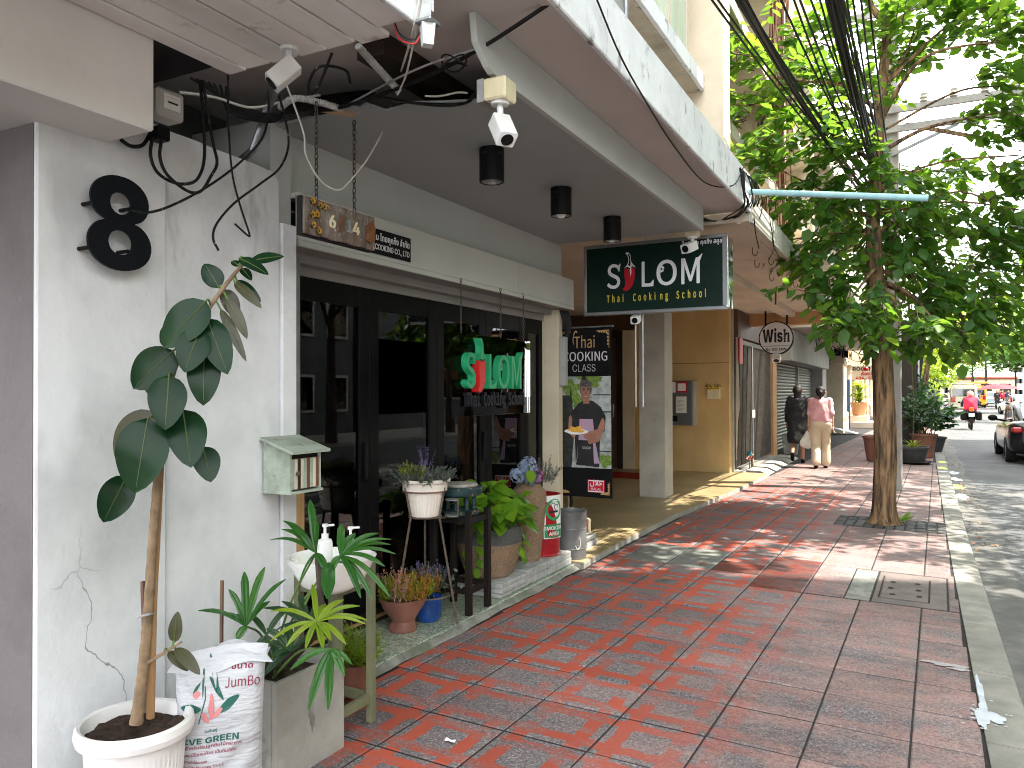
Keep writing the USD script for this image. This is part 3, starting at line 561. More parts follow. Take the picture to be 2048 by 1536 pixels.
# ---------------------------------------------------------------- the shop
sh = thing('cooking_school_shop', 'grey shopfront of the cooking school under a deep canopy', 'shop', loc=(-3.15, 3, 0))
XB, XF, YN = -1.61, -1.27, 6.65
part(sh, 'edge_post', MB().box((XW - .08, 2.955, -.1), (XW + .012, 3.055, 2.40), bev=.004), 'wall_white')
part(sh, 'steel_strip', MB().box((-3.04, 3.06, .08), (-3.005, 3.165, 2.285)), 'steel')
part(sh, 'steel_angle', MB().box((-3.04, 3.166, .08), (-2.995, 3.25, 2.285)), 'metal_grey')
part(sh, 'wooden_post', MB().box((-3.0, 3.135, .5), (-2.94, 3.225, 1.10), bev=.003), 'raw_wood')
m = MB().box((-3.5, 2.96, 2.287), (-2.93, 3.11, 2.95)); part(sh, 'corner_pier', m, 'grey_light')
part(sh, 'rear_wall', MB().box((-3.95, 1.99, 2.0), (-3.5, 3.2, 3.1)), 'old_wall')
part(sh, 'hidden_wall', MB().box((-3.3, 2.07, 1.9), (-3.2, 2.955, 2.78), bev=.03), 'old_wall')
# suspended ceiling with a broken front edge
P = Polygon([(-3.1, 3.02), (-2.80, 3.0), (-2.42, 2.975), (-2.40, 3.01), (-2.33, 2.985), (-2.30, 3.10), (-2.12, 3.08), (-1.98, 3.14), (-1.84, 3.19), (-1.72, 3.2), (-1.70, 3.17), (XB - .012, 3.17), (XB - .012, YN), (-3.1, YN)])
m = MB().poly(P, .012); m.v[0][:, 2] += 2.92; part(sh, 'ceiling', m, 'ceiling_grey', smooth=False)
P = Polygon([(2.78, 3.118), (2.80, 3.0), (2.85, 2.965), (2.90, 2.932), (2.94, 2.915), (YN + .01, 2.915), (YN + .01, 3.118)])
m = MB().poly(P, .03, frame((XB - .03, 0, 0), (0, 1, 0), (0, 0, 1))); part(sh, 'ceiling_side', m, 'grey_light', smooth=False)
part(sh, 'ceiling_end', MB().box((-3.1, YN - .02, 2.921), (XB - .031, YN + .008, 3.118)), 'grey_light')
part(sh, 'canopy_slab', MB().box((-3.9, 2.47, 3.12), (XF - .03, 6.98, 3.26)), 'soffit_pink')
part(sh, 'soffit_lip', MB().box((XF - .075, 2.47, 3.112), (XF - .032, 6.98, 3.125)), 'soffit_pink')
part(sh, 'canopy_fascia', MB().box((XF - .03, 2.47, 3.10), (XF, 6.98, 3.415), bev=.006), 'fascia_white')
part(sh, 'old_joist', MB().box((-2.2, 2.75, 3.02), (-2.05, 6, 3.118)), 'dark_wood')
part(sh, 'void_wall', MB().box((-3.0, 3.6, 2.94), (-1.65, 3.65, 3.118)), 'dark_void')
# panelled box fascia over the doors
XP, ZPB, ZPT = -2.88, 2.315, 2.60
part(sh, 'wall_over_box', MB().box((-3.12, 3.112, 2.57), (-2.975, YN + .1, 2.919)), 'grey_light')
for a, c in ((3.112, 5.62), (5.624, 6.52), (6.524, 6.82)):
    part(sh, 'fascia_panel', MB().box((XP - .02, a, ZPB + .034), (XP, c, ZPT), bev=.003), 'panel_grey')
part(sh, 'fascia_trim', MB().box((XP - .02, 3.112, ZPB), (XP + .004, 6.82, ZPB + .032), bev=.003), 'panel_grey')
part(sh, 'fascia_top', MB().box((-3.12, 3.112, ZPT - .03), (XP - .021, 6.82, ZPT - .002)), 'grey_light')
part(sh, 'fascia_soffit', MB().box((-3.055, 3.112, ZPB + .004), (XP - .021, 6.82, ZPB + .02)), 'panel_under')
part(sh, 'door_head', MB().box((-3.14, 3.25, 2.268), (-3.056, 6.70, 2.33), bev=.003), 'panel_under')
part(sh, 'door_head', MB().box((-3.19, 3.25, 2.215), (-3.141, 6.70, 2.33)), 'panel_under')
part(sh, 'end_pier', MB().box((-3.35, 6.70, .08), (-2.99, 6.80, 2.315), bev=.004), 'wall_cream')
part(sh, 'sill', MB().box((-3.24, 3.25, .075), (-3.06, 6.70, .125), bev=.004), 'dark_wood'); part(sh, 'sill_strip', MB().box((-3.062, 3.25, .11), (-3.05, 6.70, .128)), 'gold')
# folding doors: five leaves of black frame and glass
XD, ZB, ZT = -3.15, .127, 2.215; dy = [3.27, 4.06, 4.86, 5.60, 6.32, 6.69]
for k in range(5):
    a, c = dy[k] + .003, dy[k + 1] - .003; st = .095 if k < 4 else .07; m = MB()
    for lo, hi in (((a, ZB), (a + st, ZT)), ((c - st, ZB), (c, ZT))): m.box((XD - .045, lo[0], lo[1]), (XD, hi[0], hi[1]), bev=.003)
    m.box((XD - .043, a + st, ZT - .13), (XD - .003, c - st, ZT)); m.box((XD - .043, a + st, ZB), (XD - .003, c - st, ZB + .16))
    d = part(sh, 'door', m, 'frame_black', smooth=False)
    part(d, 'pane', MB().box((XD - .026, a + st, ZB + .16), (XD - .018, c - st, ZT - .13)), 'pane', smooth=False)
    if k in (0, 2): part(d, 'handle', MB().box((XD, c - .06, .98), (XD + .022, c - .03, 1.22), bev=.004), 'black_paint')
# dark dining room behind the glass
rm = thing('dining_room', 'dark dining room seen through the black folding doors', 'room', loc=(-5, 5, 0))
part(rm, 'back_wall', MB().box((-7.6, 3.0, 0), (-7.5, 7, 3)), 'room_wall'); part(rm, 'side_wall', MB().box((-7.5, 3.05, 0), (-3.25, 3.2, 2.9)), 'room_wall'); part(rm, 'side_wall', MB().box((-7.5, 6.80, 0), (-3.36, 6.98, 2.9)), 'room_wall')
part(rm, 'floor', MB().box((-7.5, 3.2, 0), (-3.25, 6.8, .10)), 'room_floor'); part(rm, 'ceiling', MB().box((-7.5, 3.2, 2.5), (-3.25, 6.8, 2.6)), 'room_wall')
# things just inside the glass
def shelf_unit():
    t = thing('book_rack', 'black rack with books and leaflets inside the right-hand doors', 'rack', loc=(-3.5, 6.0, .1))
    part(t, 'rack_frame', MB().box((-3.62, 5.66, .1), (-3.60, 6.28, 1.45)).box((-3.60, 5.66, .1), (-3.36, 5.68, 1.45)).box((-3.60, 6.26, .1), (-3.36, 6.28, 1.45)), 'frame_black', smooth=False)
    for z in (.62, .92, 1.32): part(t, 'shelf', MB().box((-3.60, 5.68, z), (-3.36, 6.26, z + .025)), 'raw_wood', smooth=False)
    for z in (.645, .945):
        for k in range(6): part(t, 'book', MB().box((-3.57, 5.72 + .085 * k, z), (-3.40, 5.72 + .085 * k + .06, z + .13 + .02 * ((k * 7) % 4)), bev=.003), 'book' if k % 2 else 'slat_pale', smooth=False)
shelf_unit()
p = onx(672, 640, -3.55); t = np.linspace(0, 2 * PI, 32)
w = thing('wall_plate', 'large round painted plate with a red rim behind the glass', 'plate', loc=p)
part(w, 'plate_face', MB().lathe([(0, 0), (.20, .006), (.21, .02)], p, 32, M=trimesh.transformations.rotation_matrix(PI / 2, [0, 1, 0])), 'plate'); part(w, 'rim', MB().tube(np.stack([np.full(32, p[0] + .02), p[1] + .21 * np.cos(t), p[2] + .21 * np.sin(t)], -1), .008, 6, False), 'acrylic_red')
p = onx(668, 672, -3.42); w = thing('amber_jar', 'amber yellow glass jar standing in front of the painted plate', 'jar', loc=p); part(w, 'jar_body', MB().lathe([(0, -.09), (.06, -.09), (.065, -.02), (.06, .03), (.045, .05), (.045, .06), (0, .06)], p, 20), 'lamp_amber'); part(w, 'jar_shelf', MB().box((p[0] - .12, 3.4, p[2] - .11), (p[0] + .1, 4.0, p[2] - .092)), 'dark_wood')
p = onx(707, 650, -3.4); w = thing('red_lantern', 'thin red hanging ornament with a pale top inside the glass', 'ornament', loc=p); part(w, 'tassel', MB().lathe([(0, -.16), (.012, -.15), (.02, -.02), (.022, .03), (.014, .07), (0, .08)], p, 10), 'acrylic_red'); part(w, 'cord', MB().tube([p + A(0, 0, .07), p + A(0, 0, .2)], .003, 5), 'plastic_cream')
p = onx(818, 735, -3.6); w = thing('neon_chili', 'small lit green and red neon chilli behind the second door', 'neon sign', loc=p)
M('neon_green', (.1, .9, .25), emit=1.2); M('neon_red', (1., .1, .1), emit=1.2)
part(w, 'green_tube', MB().tube(curve([p + A(0, -.06, .05), p + A(0, -.02, .0), p + A(0, .03, .02), p + A(0, .05, .12)]), .006, 6), 'neon_green'); part(w, 'red_tube', MB().tube(curve([p + A(0, -.02, -.05), p + A(0, 0, -.07), p + A(0, .02, -.04)]), .006, 6), 'neon_red')
for nm, lb, x, y, z0, r, h in (('stool', 'round black bar stool inside behind the lavender pot', -3.75, 4.9, .1, .17, .62), ('stool', 'round black bar stool inside behind the first glass door', -3.8, 3.75, .1, .17, .62)):
    w = thing(nm, lb, 'stool', loc=(x, y, z0)); part(w, 'seat', MB().lathe([(0, h), (r, h), (r, h + .05), (0, h + .06)], (x, y, z0), 20), 'black_wood')
    for q in range(4): part(w, 'leg', MB().bar((x + .12 * math.cos(q * PI / 2), y + .12 * math.sin(q * PI / 2), z0 + h), (x + .17 * math.cos(q * PI / 2), y + .17 * math.sin(q * PI / 2), z0), .03), 'black_wood')
tb = thing('barrel_table', 'wooden half barrel table inside behind the clear hanging sign', 'table', loc=(-3.8, 5.35, .1)); part(tb, 'barrel', MB().lathe([(.18, 0), (.26, .35), (.24, .7), (.18, .95), (0, .95)], (-3.85, 5.3, .1), 20), 'brown_wood')
# ---------------------------------------------------------------- storeys over the shop
ub = thing('upper_house', 'cream house above the canopy with pale slatted balcony panels', 'house', loc=(-3, 3, 3.4))
part(ub, 'rear_wall', MB().box((-7, 2.45, 3.262), (-3.2, 6.62, 12)), 'wall_cream'); part(ub, 'balcony_slab', MB().box((-3.2, 4.15, 4.10), (-1.62, 6.62, 4.16)), 'wall_stain'); part(ub, 'balcony_edge', MB().box((-1.619, 4.1, 4.10), (-1.585, 6.62, 4.235), bev=.004), 'fascia_white')
for k in range(5):
    a = 6.30 - .52 * (k + 1); m = MB()
    for q in range(12): m.box((-1.655, a + .012 + q * .038, 4.24), (-1.64, a + .012 + q * .038 + .031, 6.3))
    part(ub, 'slat_panel', m, 'slat_pale', smooth=False); part(ub, 'panel_post', MB().box((-1.68, a + .475, 4.236), (-1.635, a + .518, 6.3)), 'soffit_cream')
part(ub, 'rail', MB().bar((-1.60, 3.6, 5.3), (-1.60, 6.62, 5.3), .05), 'metal_grey')
part(ub, 'fin_wall', MB().box((-3.2, 6.625, 3.262), (-1.42, 6.86, 12), bev=.01), 'wall_cream'); part(ub, 'top_slab', MB().box((-3.2, 2.45, 7.0), (-1.6, 6.62, 7.2)), 'wall_stain')
jb = thing('metal_box', 'grey metal box hung on the house front above the white canopy', 'box', loc=(-1.7, 4.6, 3.6)); p = onx(1262, 20, -1.62)
part(jb, 'casing', MB().box((-1.95, 4.3, 3.82), (-1.60, 4.62, 5.2), bev=.01), 'wall_grey'); part(jb, 'pipe', MB().tube([(-1.57, 4.56, 5.2), (-1.57, 4.56, 3.42)], .017, 8), 'metal_grey')
# ---------------------------------------------------------------- the neighbour's porch and canopy
ph = thing('porch_building', 'cream and ochre building with a deep mosaic porch and square pillar', 'building', loc=(-3, 10, 0))
part(ph, 'porch_wall', MB().box((-4.72, 14.1, .088), (-2.97, 14.3, 3.05)), 'wall_yellow'); part(ph, 'wall_joint', MB().box((-4.72, 14.0965, 2.05), (-2.972, 14.0995, 2.058)), 'joint')
part(ph, 'side_wall', MB().box((-6.5, 6.99, .09), (-6.25, 14.3, 3.05)), 'wall_brown'); part(ph, 'near_wall', MB().box((-6.5, 6.82, .09), (-3.36, 6.985, 3.119)), 'wall_brown')
m = MB(); m.box((-5.05, 14.02, .09), (-4.94, 14.12, 2.7)).box((-6.25, 14.02, .09), (-6.12, 14.12, 2.7)).box((-6.12, 14.02, 2.55), (-5.05, 14.12, 2.7)); df = part(ph, 'door_frame', m, 'dark_wood', smooth=False)
part(ph, 'lintel', MB().box((-6.25, 14.03, 2.702), (-4.722, 14.2, 3.029)), 'wall_brown'); part(ph, 'door_strip', MB().box((-4.94, 14.05, .09), (-4.722, 14.15, 3.05)), 'wall_cream')
d = part(ph, 'door', MB().box((-6.12, 14.06, .1), (-5.05, 14.11, 2.55)), 'wall_brown'); part(d, 'panel', MB().box((-5.95, 14.045, .3), (-5.25, 14.062, 1.1), bev=.01), 'dark_wood'); part(d, 'panel', MB().box((-5.95, 14.045, 1.25), (-5.25, 14.062, 2.4), bev=.01), 'dark_wood'); part(d, 'handle', MB().box((-5.16, 14.0, 1.05), (-5.10, 14.06, 1.30), bev=.006), 'chrome')
part(ph, 'pillar', MB().box((-3.43, 10.42, .085), (-3.06, 10.80, 3.05), bev=.008), 'pillar')
part(ph, 'soffit', MB().box((-6.4, 6.99, 3.03), (-1.301, 15.7, 3.12)), 'soffit_cream'); part(ph, 'soffit_beam', MB().box((-2.25, 7.0, 2.94), (-2.02, 15.6, 3.029), bev=.004), 'soffit_cream')
part(ph, 'end_beam', MB().box((-3.1, 15.45, 2.80), (-1.302, 15.72, 3.029), bev=.004), 'wall_orange'); part(ph, 'soffit_trim', MB().box((-1.40, 7, 3.015), (-1.36, 15.6, 3.032)), 'soffit_cream')
part(ph, 'canopy_fascia', MB().box((-1.30, 6.985, 3.015), (-1.262, 15.72, 3.25), bev=.005), 'fascia_stained')
part(ph, 'upper_wall', MB().box((-7, 6.87, 3.122), (-2.4, 15.7, 12)), 'wall_cream')
for k, z in enumerate((4.3, 5.7, 7.4)): part(ph, 'ledge', MB().box((-2.4, 6.87, z), (-1.75, 15.7, z + .16), bev=.01), 'wall_stain')
for k, y in enumerate((11.9, 15.5)): part(ph, 'fin', MB().box((-2.4, y, 3.25), (-1.7, y + .22, 12), bev=.01), 'wall_stain')
for z in (4.5, 5.95):
    for y0 in (9.0, 12.4):
        w = part(ph, 'window', MB().box((-2.41, y0, z), (-2.37, y0 + 2.5, z + 1.05)), 'wall_grey')
        for q in range(3): part(w, 'pane', MB().box((-2.372, y0 + .06 + q * .82, z + .08), (-2.362, y0 + .8 + q * .82, z + .97)), 'window_far')
hk = [(x, y) for x, y in ((-1.50, 8.3), (-1.45, 9.0), (-1.62, 9.1), (-1.5, 9.9), (-1.42, 10.4), (-1.65, 10.3), (-1.48, 11.2), (-1.4, 12.0))]
for k, (x, y) in enumerate(hk):
    c = A(x, y, 3.03); part(ph, 'hook', MB().tube(curve([c, c - A(0, 0, .06), c + A(.02, .02, -.085), c + A(.045, .0, -.07), c + A(.05, 0, -.04)]), .005, 5), 'rust')
# porch fittings
ic = thing('notice_cabinet', 'steel cabinet with paper notices on the ochre porch wall', 'cabinet', loc=(-3.75, 14.05, 1.4))
a, c = ony(1340, 762, 14.05), ony(1386, 850, 14.05); part(ic, 'case', MB().box((a[0] - .15, 13.88, c[2]), (c[0] + .03, 14.098, a[2]), bev=.008), 'alu'); part(ic, 'side_plate', MB().box((c[0] + .032, 13.90, c[2]), (c[0] + .085, 14.098, a[2]), bev=.006), 'pillar')
for lo, hi, mt in (((1353, 764), (1374, 785), 'halal_red'), ((1355.5, 767), (1371.5, 782), 'paper'), ((1352, 793), (1373, 826), 'paper'), ((1343, 764), (1351, 785), 'paper')):
    q, r = ony(*lo, 13.87), ony(*hi, 13.87); dd = .004 if mt == 'paper' else .002; part(ic, 'notice', MB().box((q[0], 13.878 - dd, r[2]), (r[0], 13.879, q[2])), mt, smooth=False)
m = MB()
for k in range(9):
    q = ony(1354, 800 + k * 2.7, 13.87); m.box((q[0], 13.8725, q[2] - .004), (q[0] + .13 - .03 * (k % 3), 13.8738, q[2]))
part(ic, 'print', m, 'ink', smooth=False)
q = ony(1345, 837, 13.87); part(ic, 'slot', MB().box((q[0], 13.873, q[2] - .05), (q[0] + .09, 13.8775, q[2] + .05)), 'black_paint')
lb_ = thing('letter_box', 'small cream letter box with a yellow label on the ochre wall', 'letter box', loc=(-3.3, 14.05, 1.5)); a, c = ony(1415, 770, 14.03), ony(1440, 798, 14.03)
part(lb_, 'case', MB().box((a[0], 13.99, c[2]), (c[0], 14.098, a[2]), bev=.008), 'plastic_cream'); q = ony(1439, 779, 14.0); part(lb_, 'label', MB().box((a[0] + .004, 13.984, q[2]), (c[0] - .004, 13.9895, a[2] - .004)), 'yellow_label')
m = MB(); g = glyphs('ห้าม เปิด', .055, 'NotoSansThai', 700); m.poly(centred(g), .002, FACE_Y(((a[0] + c[0]) / 2, 13.983, q[2] + .045))); g = glyphs('DO NOT OPEN', .022, 'Inter', 700); m.poly(centred(g), .002, FACE_Y(((a[0] + c[0]) / 2, 13.983, q[2] + .012))); part(lb_, 'lettering', m, 'ink', smooth=False)
solo('door_mat', MB().box((-4.95, 12.45, .0905), (-4.05, 13.3, .105), bev=.006), 'red_mat', 'red door mat on the mosaic floor behind the square pillar', 'mat')
# sliding lattice gate
gt = thing('lattice_gate', 'closed dark steel lattice gate in the shadow beside the ochre wall', 'gate', loc=(-2.95, 16.2, .1))
for k in range(30):
    y = 14.42 + k * .129; part(gt, 'bar', MB().box((-2.945, y, .16), (-2.915, y + .028, 2.42)), 'gate', smooth=False)
m = MB()
for z0 in (.2, .75, 1.3, 1.85):
    for k in range(29):
        y = 14.434 + k * .129; m.bar((-2.955, y, z0), (-2.955, y + .129, z0 + .26), .012, .005); m.bar((-2.955, y, z0 + .52), (-2.955, y + .129, z0 + .26), .012, .005)
part(gt, 'lattice', m, 'gate', smooth=False, kind='stuff'); part(gt, 'top_track', MB().box((-2.98, 14.35, 2.42), (-2.9, 18.3, 2.50)), 'gate'); part(gt, 'lock_post', MB().box((-2.95, 15.95, .16), (-2.90, 16.03, 2.42)), 'metal_grey')
for s_ in (-1, 1): part(gt, 'lock_cover', MB().box((-2.895, 15.99 + s_ * .08 - .05, 1.02), (-2.885, 15.99 + s_ * .08 + .05, 1.17), M=None), 'paper')
gh = thing('gate_house', 'brown shop bay with signboard over the lattice gate', 'shop', loc=(-3, 16, 0))
part(gh, 'side_post', MB().box((-3.2, 14.31, .05), (-2.93, 14.345, 3.02)), 'pillar'); part(gh, 'signboard', MB().box((-3.05, 14.36, 2.52), (-2.86, 18.3, 3.0), bev=.01), 'wall_brown'); part(gh, 'interior_wall', MB().box((-6, 18.3, .03), (-3.2, 18.4, 3)), 'wall_grey'); part(gh, 'interior_back', MB().box((-6, 14.32, .03), (-5.9, 18.3, 3)), 'room_wall')
part(gh, 'orange_pier', MB().box((-3.25, 18.32, .03), (-2.88, 18.86, 3.0)), 'wall_orange'); part(gh, 'threshold', MB().box((-3.3, 14.33, .03), (-2.76, 18.3, .10), bev=.006), 'concrete'); part(gh, 'red_tag', MB().box((-2.9, 14.55, 2.05), (-2.87, 14.85, 2.62)), 'halal_red')
m = MB()
for k in range(5): m.tube(curve([(-2.91 + rng.uniform(-.03, .03), 14.35 + rng.uniform(0, .12), 2.9), (-2.89, 14.36 + .02 * k, 2.2), (-2.90 + .01 * k, 14.35 + .02 * k, 1.3), (-2.9, 14.36 + .02 * k, .3 + .2 * k)]), .011, 6)
part(gh, 'pipes', m, 'pillar')
gc = thing('gate_steps', 'row of pale concrete ramp blocks laid in front of the lattice gate', 'ramp blocks', loc=(-2.6, 16, 0)); 
for k in range(5):
    y = 14.5 + k * .82; P = [(-2.757, y, .03), (-2.757, y, .115), (-2.50, y, .105), (-2.36, y, zg(-2.36) + .002)]; Q = [(x, y + .62, z) for x, _, z in P]
    m = MB().add(P + Q, [[1, 2, 6, 5], [2, 3, 7, 6]]).add(P, [[0, 1, 2], [0, 2, 3]]).add(Q, [[2, 1, 0], [3, 2, 0]]); part(gc, 'ramp_block', m, 'concrete', smooth=False)
# roller shutters and the shops beyond
sp = thing('shutter_shop', 'shop with pale signboard above dark roller shutters', 'shop', loc=(-3, 23, 0))
part(sp, 'signboard', MB().box((-3.05, 18.9, 2.25), (-2.55, 27.4, 2.98), bev=.01), 'wall_grey'); part(sp, 'jamb', MB().box((-3.3, 18.9, .03), (-2.95, 19.35, 2.25)), 'frame_black'); part(sp, 'mullion', MB().box((-3.2, 23.6, .03), (-3.02, 23.75, 2.25)), 'wall_grey')
for a, c in ((19.6, 23.6), (23.76, 27.3)):
    m = MB()
    for z in np.arange(.06, 2.24, .085): m.tube([(-3.12, a, z + .04), (-3.12, c, z + .04)], .043, 8)
    part(sp, 'roller_shutter', m, 'shutter')
part(sp, 'pier', MB().box((-3.3, 27.4, .03), (-2.75, 28.6, 3.0)), 'wall_grey'); part(sp, 'awning', MB().box((-3.1, 18.88, 3.0), (-1.25, 31, 3.12)), 'soffit_cream'); part(sp, 'upper_wall', MB().box((-7, 15.75, 3.13), (-2.5, 31.0, 11.5)), 'wall_stain')
for z in (4.4, 6.6): part(sp, 'ledge', MB().box((-2.5, 15.75, z), (-1.7, 31, z + .18)), 'wall_stain')
for z in (4.8, 7.0):
    for k in range(4):
        w = part(sp, 'window', MB().box((-2.51, 16.4 + k * 3.6, z), (-2.46, 19.0 + k * 3.6, z + 1.3)), 'wall_grey'); part(w, 'pane', MB().box((-2.459, 16.5 + k * 3.6, z + .1), (-2.45, 18.9 + k * 3.6, z + 1.2)), 'window_far')
part(sp, 'pier', MB().box((-2.95, 30.2, .03), (-2.35, 31.8, 3.0)), 'wall_cream'); part(sp, 'pier_capital', MB().box((-3.0, 30.1, 2.5), (-2.28, 31.9, 2.75), bev=.03), 'wall_cream'); part(sp, 'back', MB().box((-6, 18.9, .03), (-3.3, 31, 3.1)), 'room_wall')
rp = thing('loading_ramp', 'grey sloping ramp plate at the step by the far shops', 'ramp', loc=(-2.4, 29.4, 0)); part(rp, 'plate', MB().add([(-2.8, 28.6, .34), (-2.8, 29.4, .34), (-1.86, 30.3, .05), (-1.86, 29.5, .05), (-2.8, 28.6, .3), (-2.8, 29.4, .3), (-1.86, 30.3, .04), (-1.86, 29.5, .04)], [[0, 1, 2, 3], [7, 6, 5, 4], [0, 3, 7, 4], [1, 5, 6, 2], [3, 2, 6, 7]]), 'galvanised', smooth=False); part(rp, 'step', MB().box((-3.0, 28.6, .03), (-2.81, 29.6, .33)), 'concrete')
# arcade house with the rent sign
ah = thing('arcade_house', 'sunlit cream house with columns beyond the shops', 'house', loc=(-3, 38, 0))
part(ah, 'front_wall', MB().box((-6, 31.9, .03), (-3.4, 75, 10)), 'wall_cream')
for k in range(6):
    y = 32.2 + k * 4.5
    cpart = part(ah, 'column', MB().lathe([(.34, .03), (.34, .75), (.27, .8), (.24, .95), (.26, 1.0), (.22, 1.05), (.20, 2.3), (.25, 2.36), (.25, 2.6)], (-2.72, y, 0), 16), 'wall_cream')
    part(cpart, 'plinth', MB().box((-3.1, y - .36, .03), (-2.34, y + .36, .74), bev=.02), 'wall_cream')
part(ah, 'arcade_beam', MB().box((-3.4, 31.85, 2.6), (-2.4, 75, 3.4)), 'wall_orange'); part(ah, 'upper_wall', MB().box((-6, 31.9, 3.41), (-2.5, 75, 11)), 'wall_cream')
for k in range(10): part(ah, 'wall_band', MB().box((-3.41, 33 + k * 4, .03), (-3.36, 34.6 + k * 4, 2.5)), 'wall_orange')
for z in (4.2, 6.8):
    for k in range(8): w = part(ah, 'window', MB().box((-2.51, 33 + k * 5, z), (-2.46, 35.4 + k * 5, z + 1.5)), 'wall_grey'); part(w, 'pane', MB().box((-2.459, 33.1 + k * 5, z + .1), (-2.45, 35.3 + k * 5, z + 1.4)), 'window_far')
bp = solo('blue_hoarding', MB().box((-2.9, 33.6, .04), (-2.36, 33.66, 2.0), bev=.01), 'blue_panel', 'tall blue board standing against the arcade column', 'board')
rs = thing('rent_sign', 'cream rent sign with black and red lettering under the arcade', 'sign', loc=(-2, 31.6, 2.4))
a, c = ony(1703, 731, 31.6), ony(1765, 759, 31.6); part(rs, 'board', MB().box((a[0], 31.6, c[2]), (c[0], 31.64, a[2]), bev=.006), 'soffit_cream')
m = MB().poly(shift(glyphs('ROOM FOR RENT', .14, 'Inter', 800), a[0] + .03, 0), .004, FACE_Y((0, 31.594, a[2] - .20))); part(rs, 'lettering', m, 'ink', smooth=False)
m = MB().poly(shift(glyphs('ห้องว่าง', .12, 'NotoSansThai', 800), a[0] + .32, 0), .004, FACE_Y((0, 31.594, a[2] - .37))); part(rs, 'red_lettering', m, 'acrylic_red', smooth=False); m = MB().poly(shift(glyphs('634-7023', .11, 'Inter', 800), a[0] + .14, 0), .004, FACE_Y((0, 31.594, a[2] - .53))); part(rs, 'red_lettering', m, 'acrylic_red', smooth=False)
p = ony(1731, 738, 30.8); ln = thing('paper_lantern', 'round red lantern hanging in front of the rent sign', 'lantern', loc=p); part(ln, 'lantern_body', MB().ball(p, .10, 2, (1, 1, .8)), 'acrylic_red'); part(ln, 'cord', MB().tube([p + A(0, 0, .08), p + A(0, 0, .6)], .006, 5), 'cable_black')
# ---------------------------------------------------------------- far side of the street and its end
def block(name, label, lo, hi, mat, floors, bays, face, roof=None):
    t = thing(name, label, 'building', loc=((lo[0] + hi[0]) / 2, (lo[1] + hi[1]) / 2, lo[2])); part(t, 'wall', MB().box(lo, hi), mat)
    H = (hi[2] - lo[2]) / floors
    for f in range(floors):
        for k in range(bays):
            if face == 'x':
                W = (hi[1] - lo[1]) / bays; y0 = lo[1] + (k + .18) * W; z0 = lo[2] + (f + .3) * H; w = part(t, 'window', MB().box((lo[0] - .04, y0, z0), (lo[0] + .02, y0 + W * .64, z0 + H * .5)), 'wall_grey'); part(w, 'pane', MB().box((lo[0] - .05, y0 + .1, z0 + .1), (lo[0] - .042, y0 + W * .64 - .1, z0 + H * .5 - .1)), 'window_far')
            else:
                W = (hi[0] - lo[0]) / bays; x0 = lo[0] + (k + .18) * W; z0 = lo[2] + (f + .3) * H; w = part(t, 'window', MB().box((x0, lo[1] - .04, z0), (x0 + W * .64, lo[1] + .02, z0 + H * .5)), 'wall_grey'); part(w, 'pane', MB().box((x0 + .1, lo[1] - .05, z0 + .1), (x0 + W * .64 - .1, lo[1] - .042, z0 + H * .5 - .1)), 'window_far')
    if roof: part(t, 'roof', MB().box((lo[0] - .5, lo[1] - .5, hi[2]), (hi[0] + .5, hi[1] + .5, hi[2] + .5), bev=.2), roof)
    return t
b = MB(); b.box((9.6, -30, -.2), (13.5, 300, -.03)); solo('far_pavement', b, 'concrete', kind='structure')
block('office_tower', 'tall grey block across the street, added out of view to shade the foreground', (13.5, 1.0, -.03), (24, 12.6, 31), 'wall_dark', 12, 9, 'x')  # added out of view so that its shadow covers the foreground
block('town_house', 'cream shophouse across the street behind the camera', (13.5, -22, -.03), (22, .8, 7), 'wall_cream', 2, 7, 'x')
block('town_house', 'mid-height grey house across the street between two tall blocks', (13.5, 13, -.03), (22, 24.5, 14), 'wall_dark', 5, 6, 'x')
block('office_tower', 'tall grey block farther along the opposite side, added unseen to shade the road', (13.5, 25, -.03), (24, 36, 33), 'wall_dark', 8, 3, 'x')  # second added block, its shadow falls on the road and far pots
block('town_house', 'tan row of houses behind the red umbrellas', (13.5, 60, -.03), (22, 120, 8), 'wall_cream', 2, 14, 'x')
block('end_house', 'white house closing the far end of the street', (-8, 190, -.1), (5, 205, 7), 'wall_cream', 3, 5, 'y')
block('end_house', 'low house with a red tiled roof at the street end', (4, 170, -.1), (16, 182, 3.6), 'wall_cream', 1, 4, 'y', 'roof_red')
block('end_house', 'tall pale house at the right of the street end', (17, 190, -.1), (34, 205, 9), 'wall_cream', 4, 6, 'y')
block('left_house', 'tall house on the near side far along the street', (-9, 75.2, -.1), (-3, 140, 9), 'wall_grey', 3, 10, 'y')
# ---------------------------------------------------------------- things on the walls and under the canopy
def ond(u, v, D): return EYE + ray(u, v) * D                 # the survey point at distance D along the view axis
# the big figure 8
x8 = -2.775; q0, q1 = onx(172, 541, x8), onx(299, 353, x8)
g = glyphs('8', 1, 'Inter', 800, px=200, simp=.5); bx = g.bounds
g = affinity.translate(affinity.scale(g, (q1[1] - q0[1]) / (bx[2] - bx[0]), (onx(236, 353, x8)[2] - onx(236, 541, x8)[2]) / (bx[3] - bx[1]), origin=(bx[0], bx[1])), q0[1] - bx[0], onx(236, 541, x8)[2] - bx[1])
t = thing('number_sign', 'large black metal figure 8 standing off the white wall', 'number', loc=(x8, 2.1, 2.2)); m = MB().poly(g, .012, frame((x8, 0, 0), (0, 1, 0), (0, 0, 1))); part(t, 'figure', m, 'black_navy')
for u, v in ((180, 404), (255, 417), (172, 494), (250, 502)): c = onx(u, v, x8); part(t, 'bracket', MB().tube([(XW, c[1] + .01, c[2]), (x8 + .004, c[1] + .01, c[2])], .008, 8), 'black_paint')
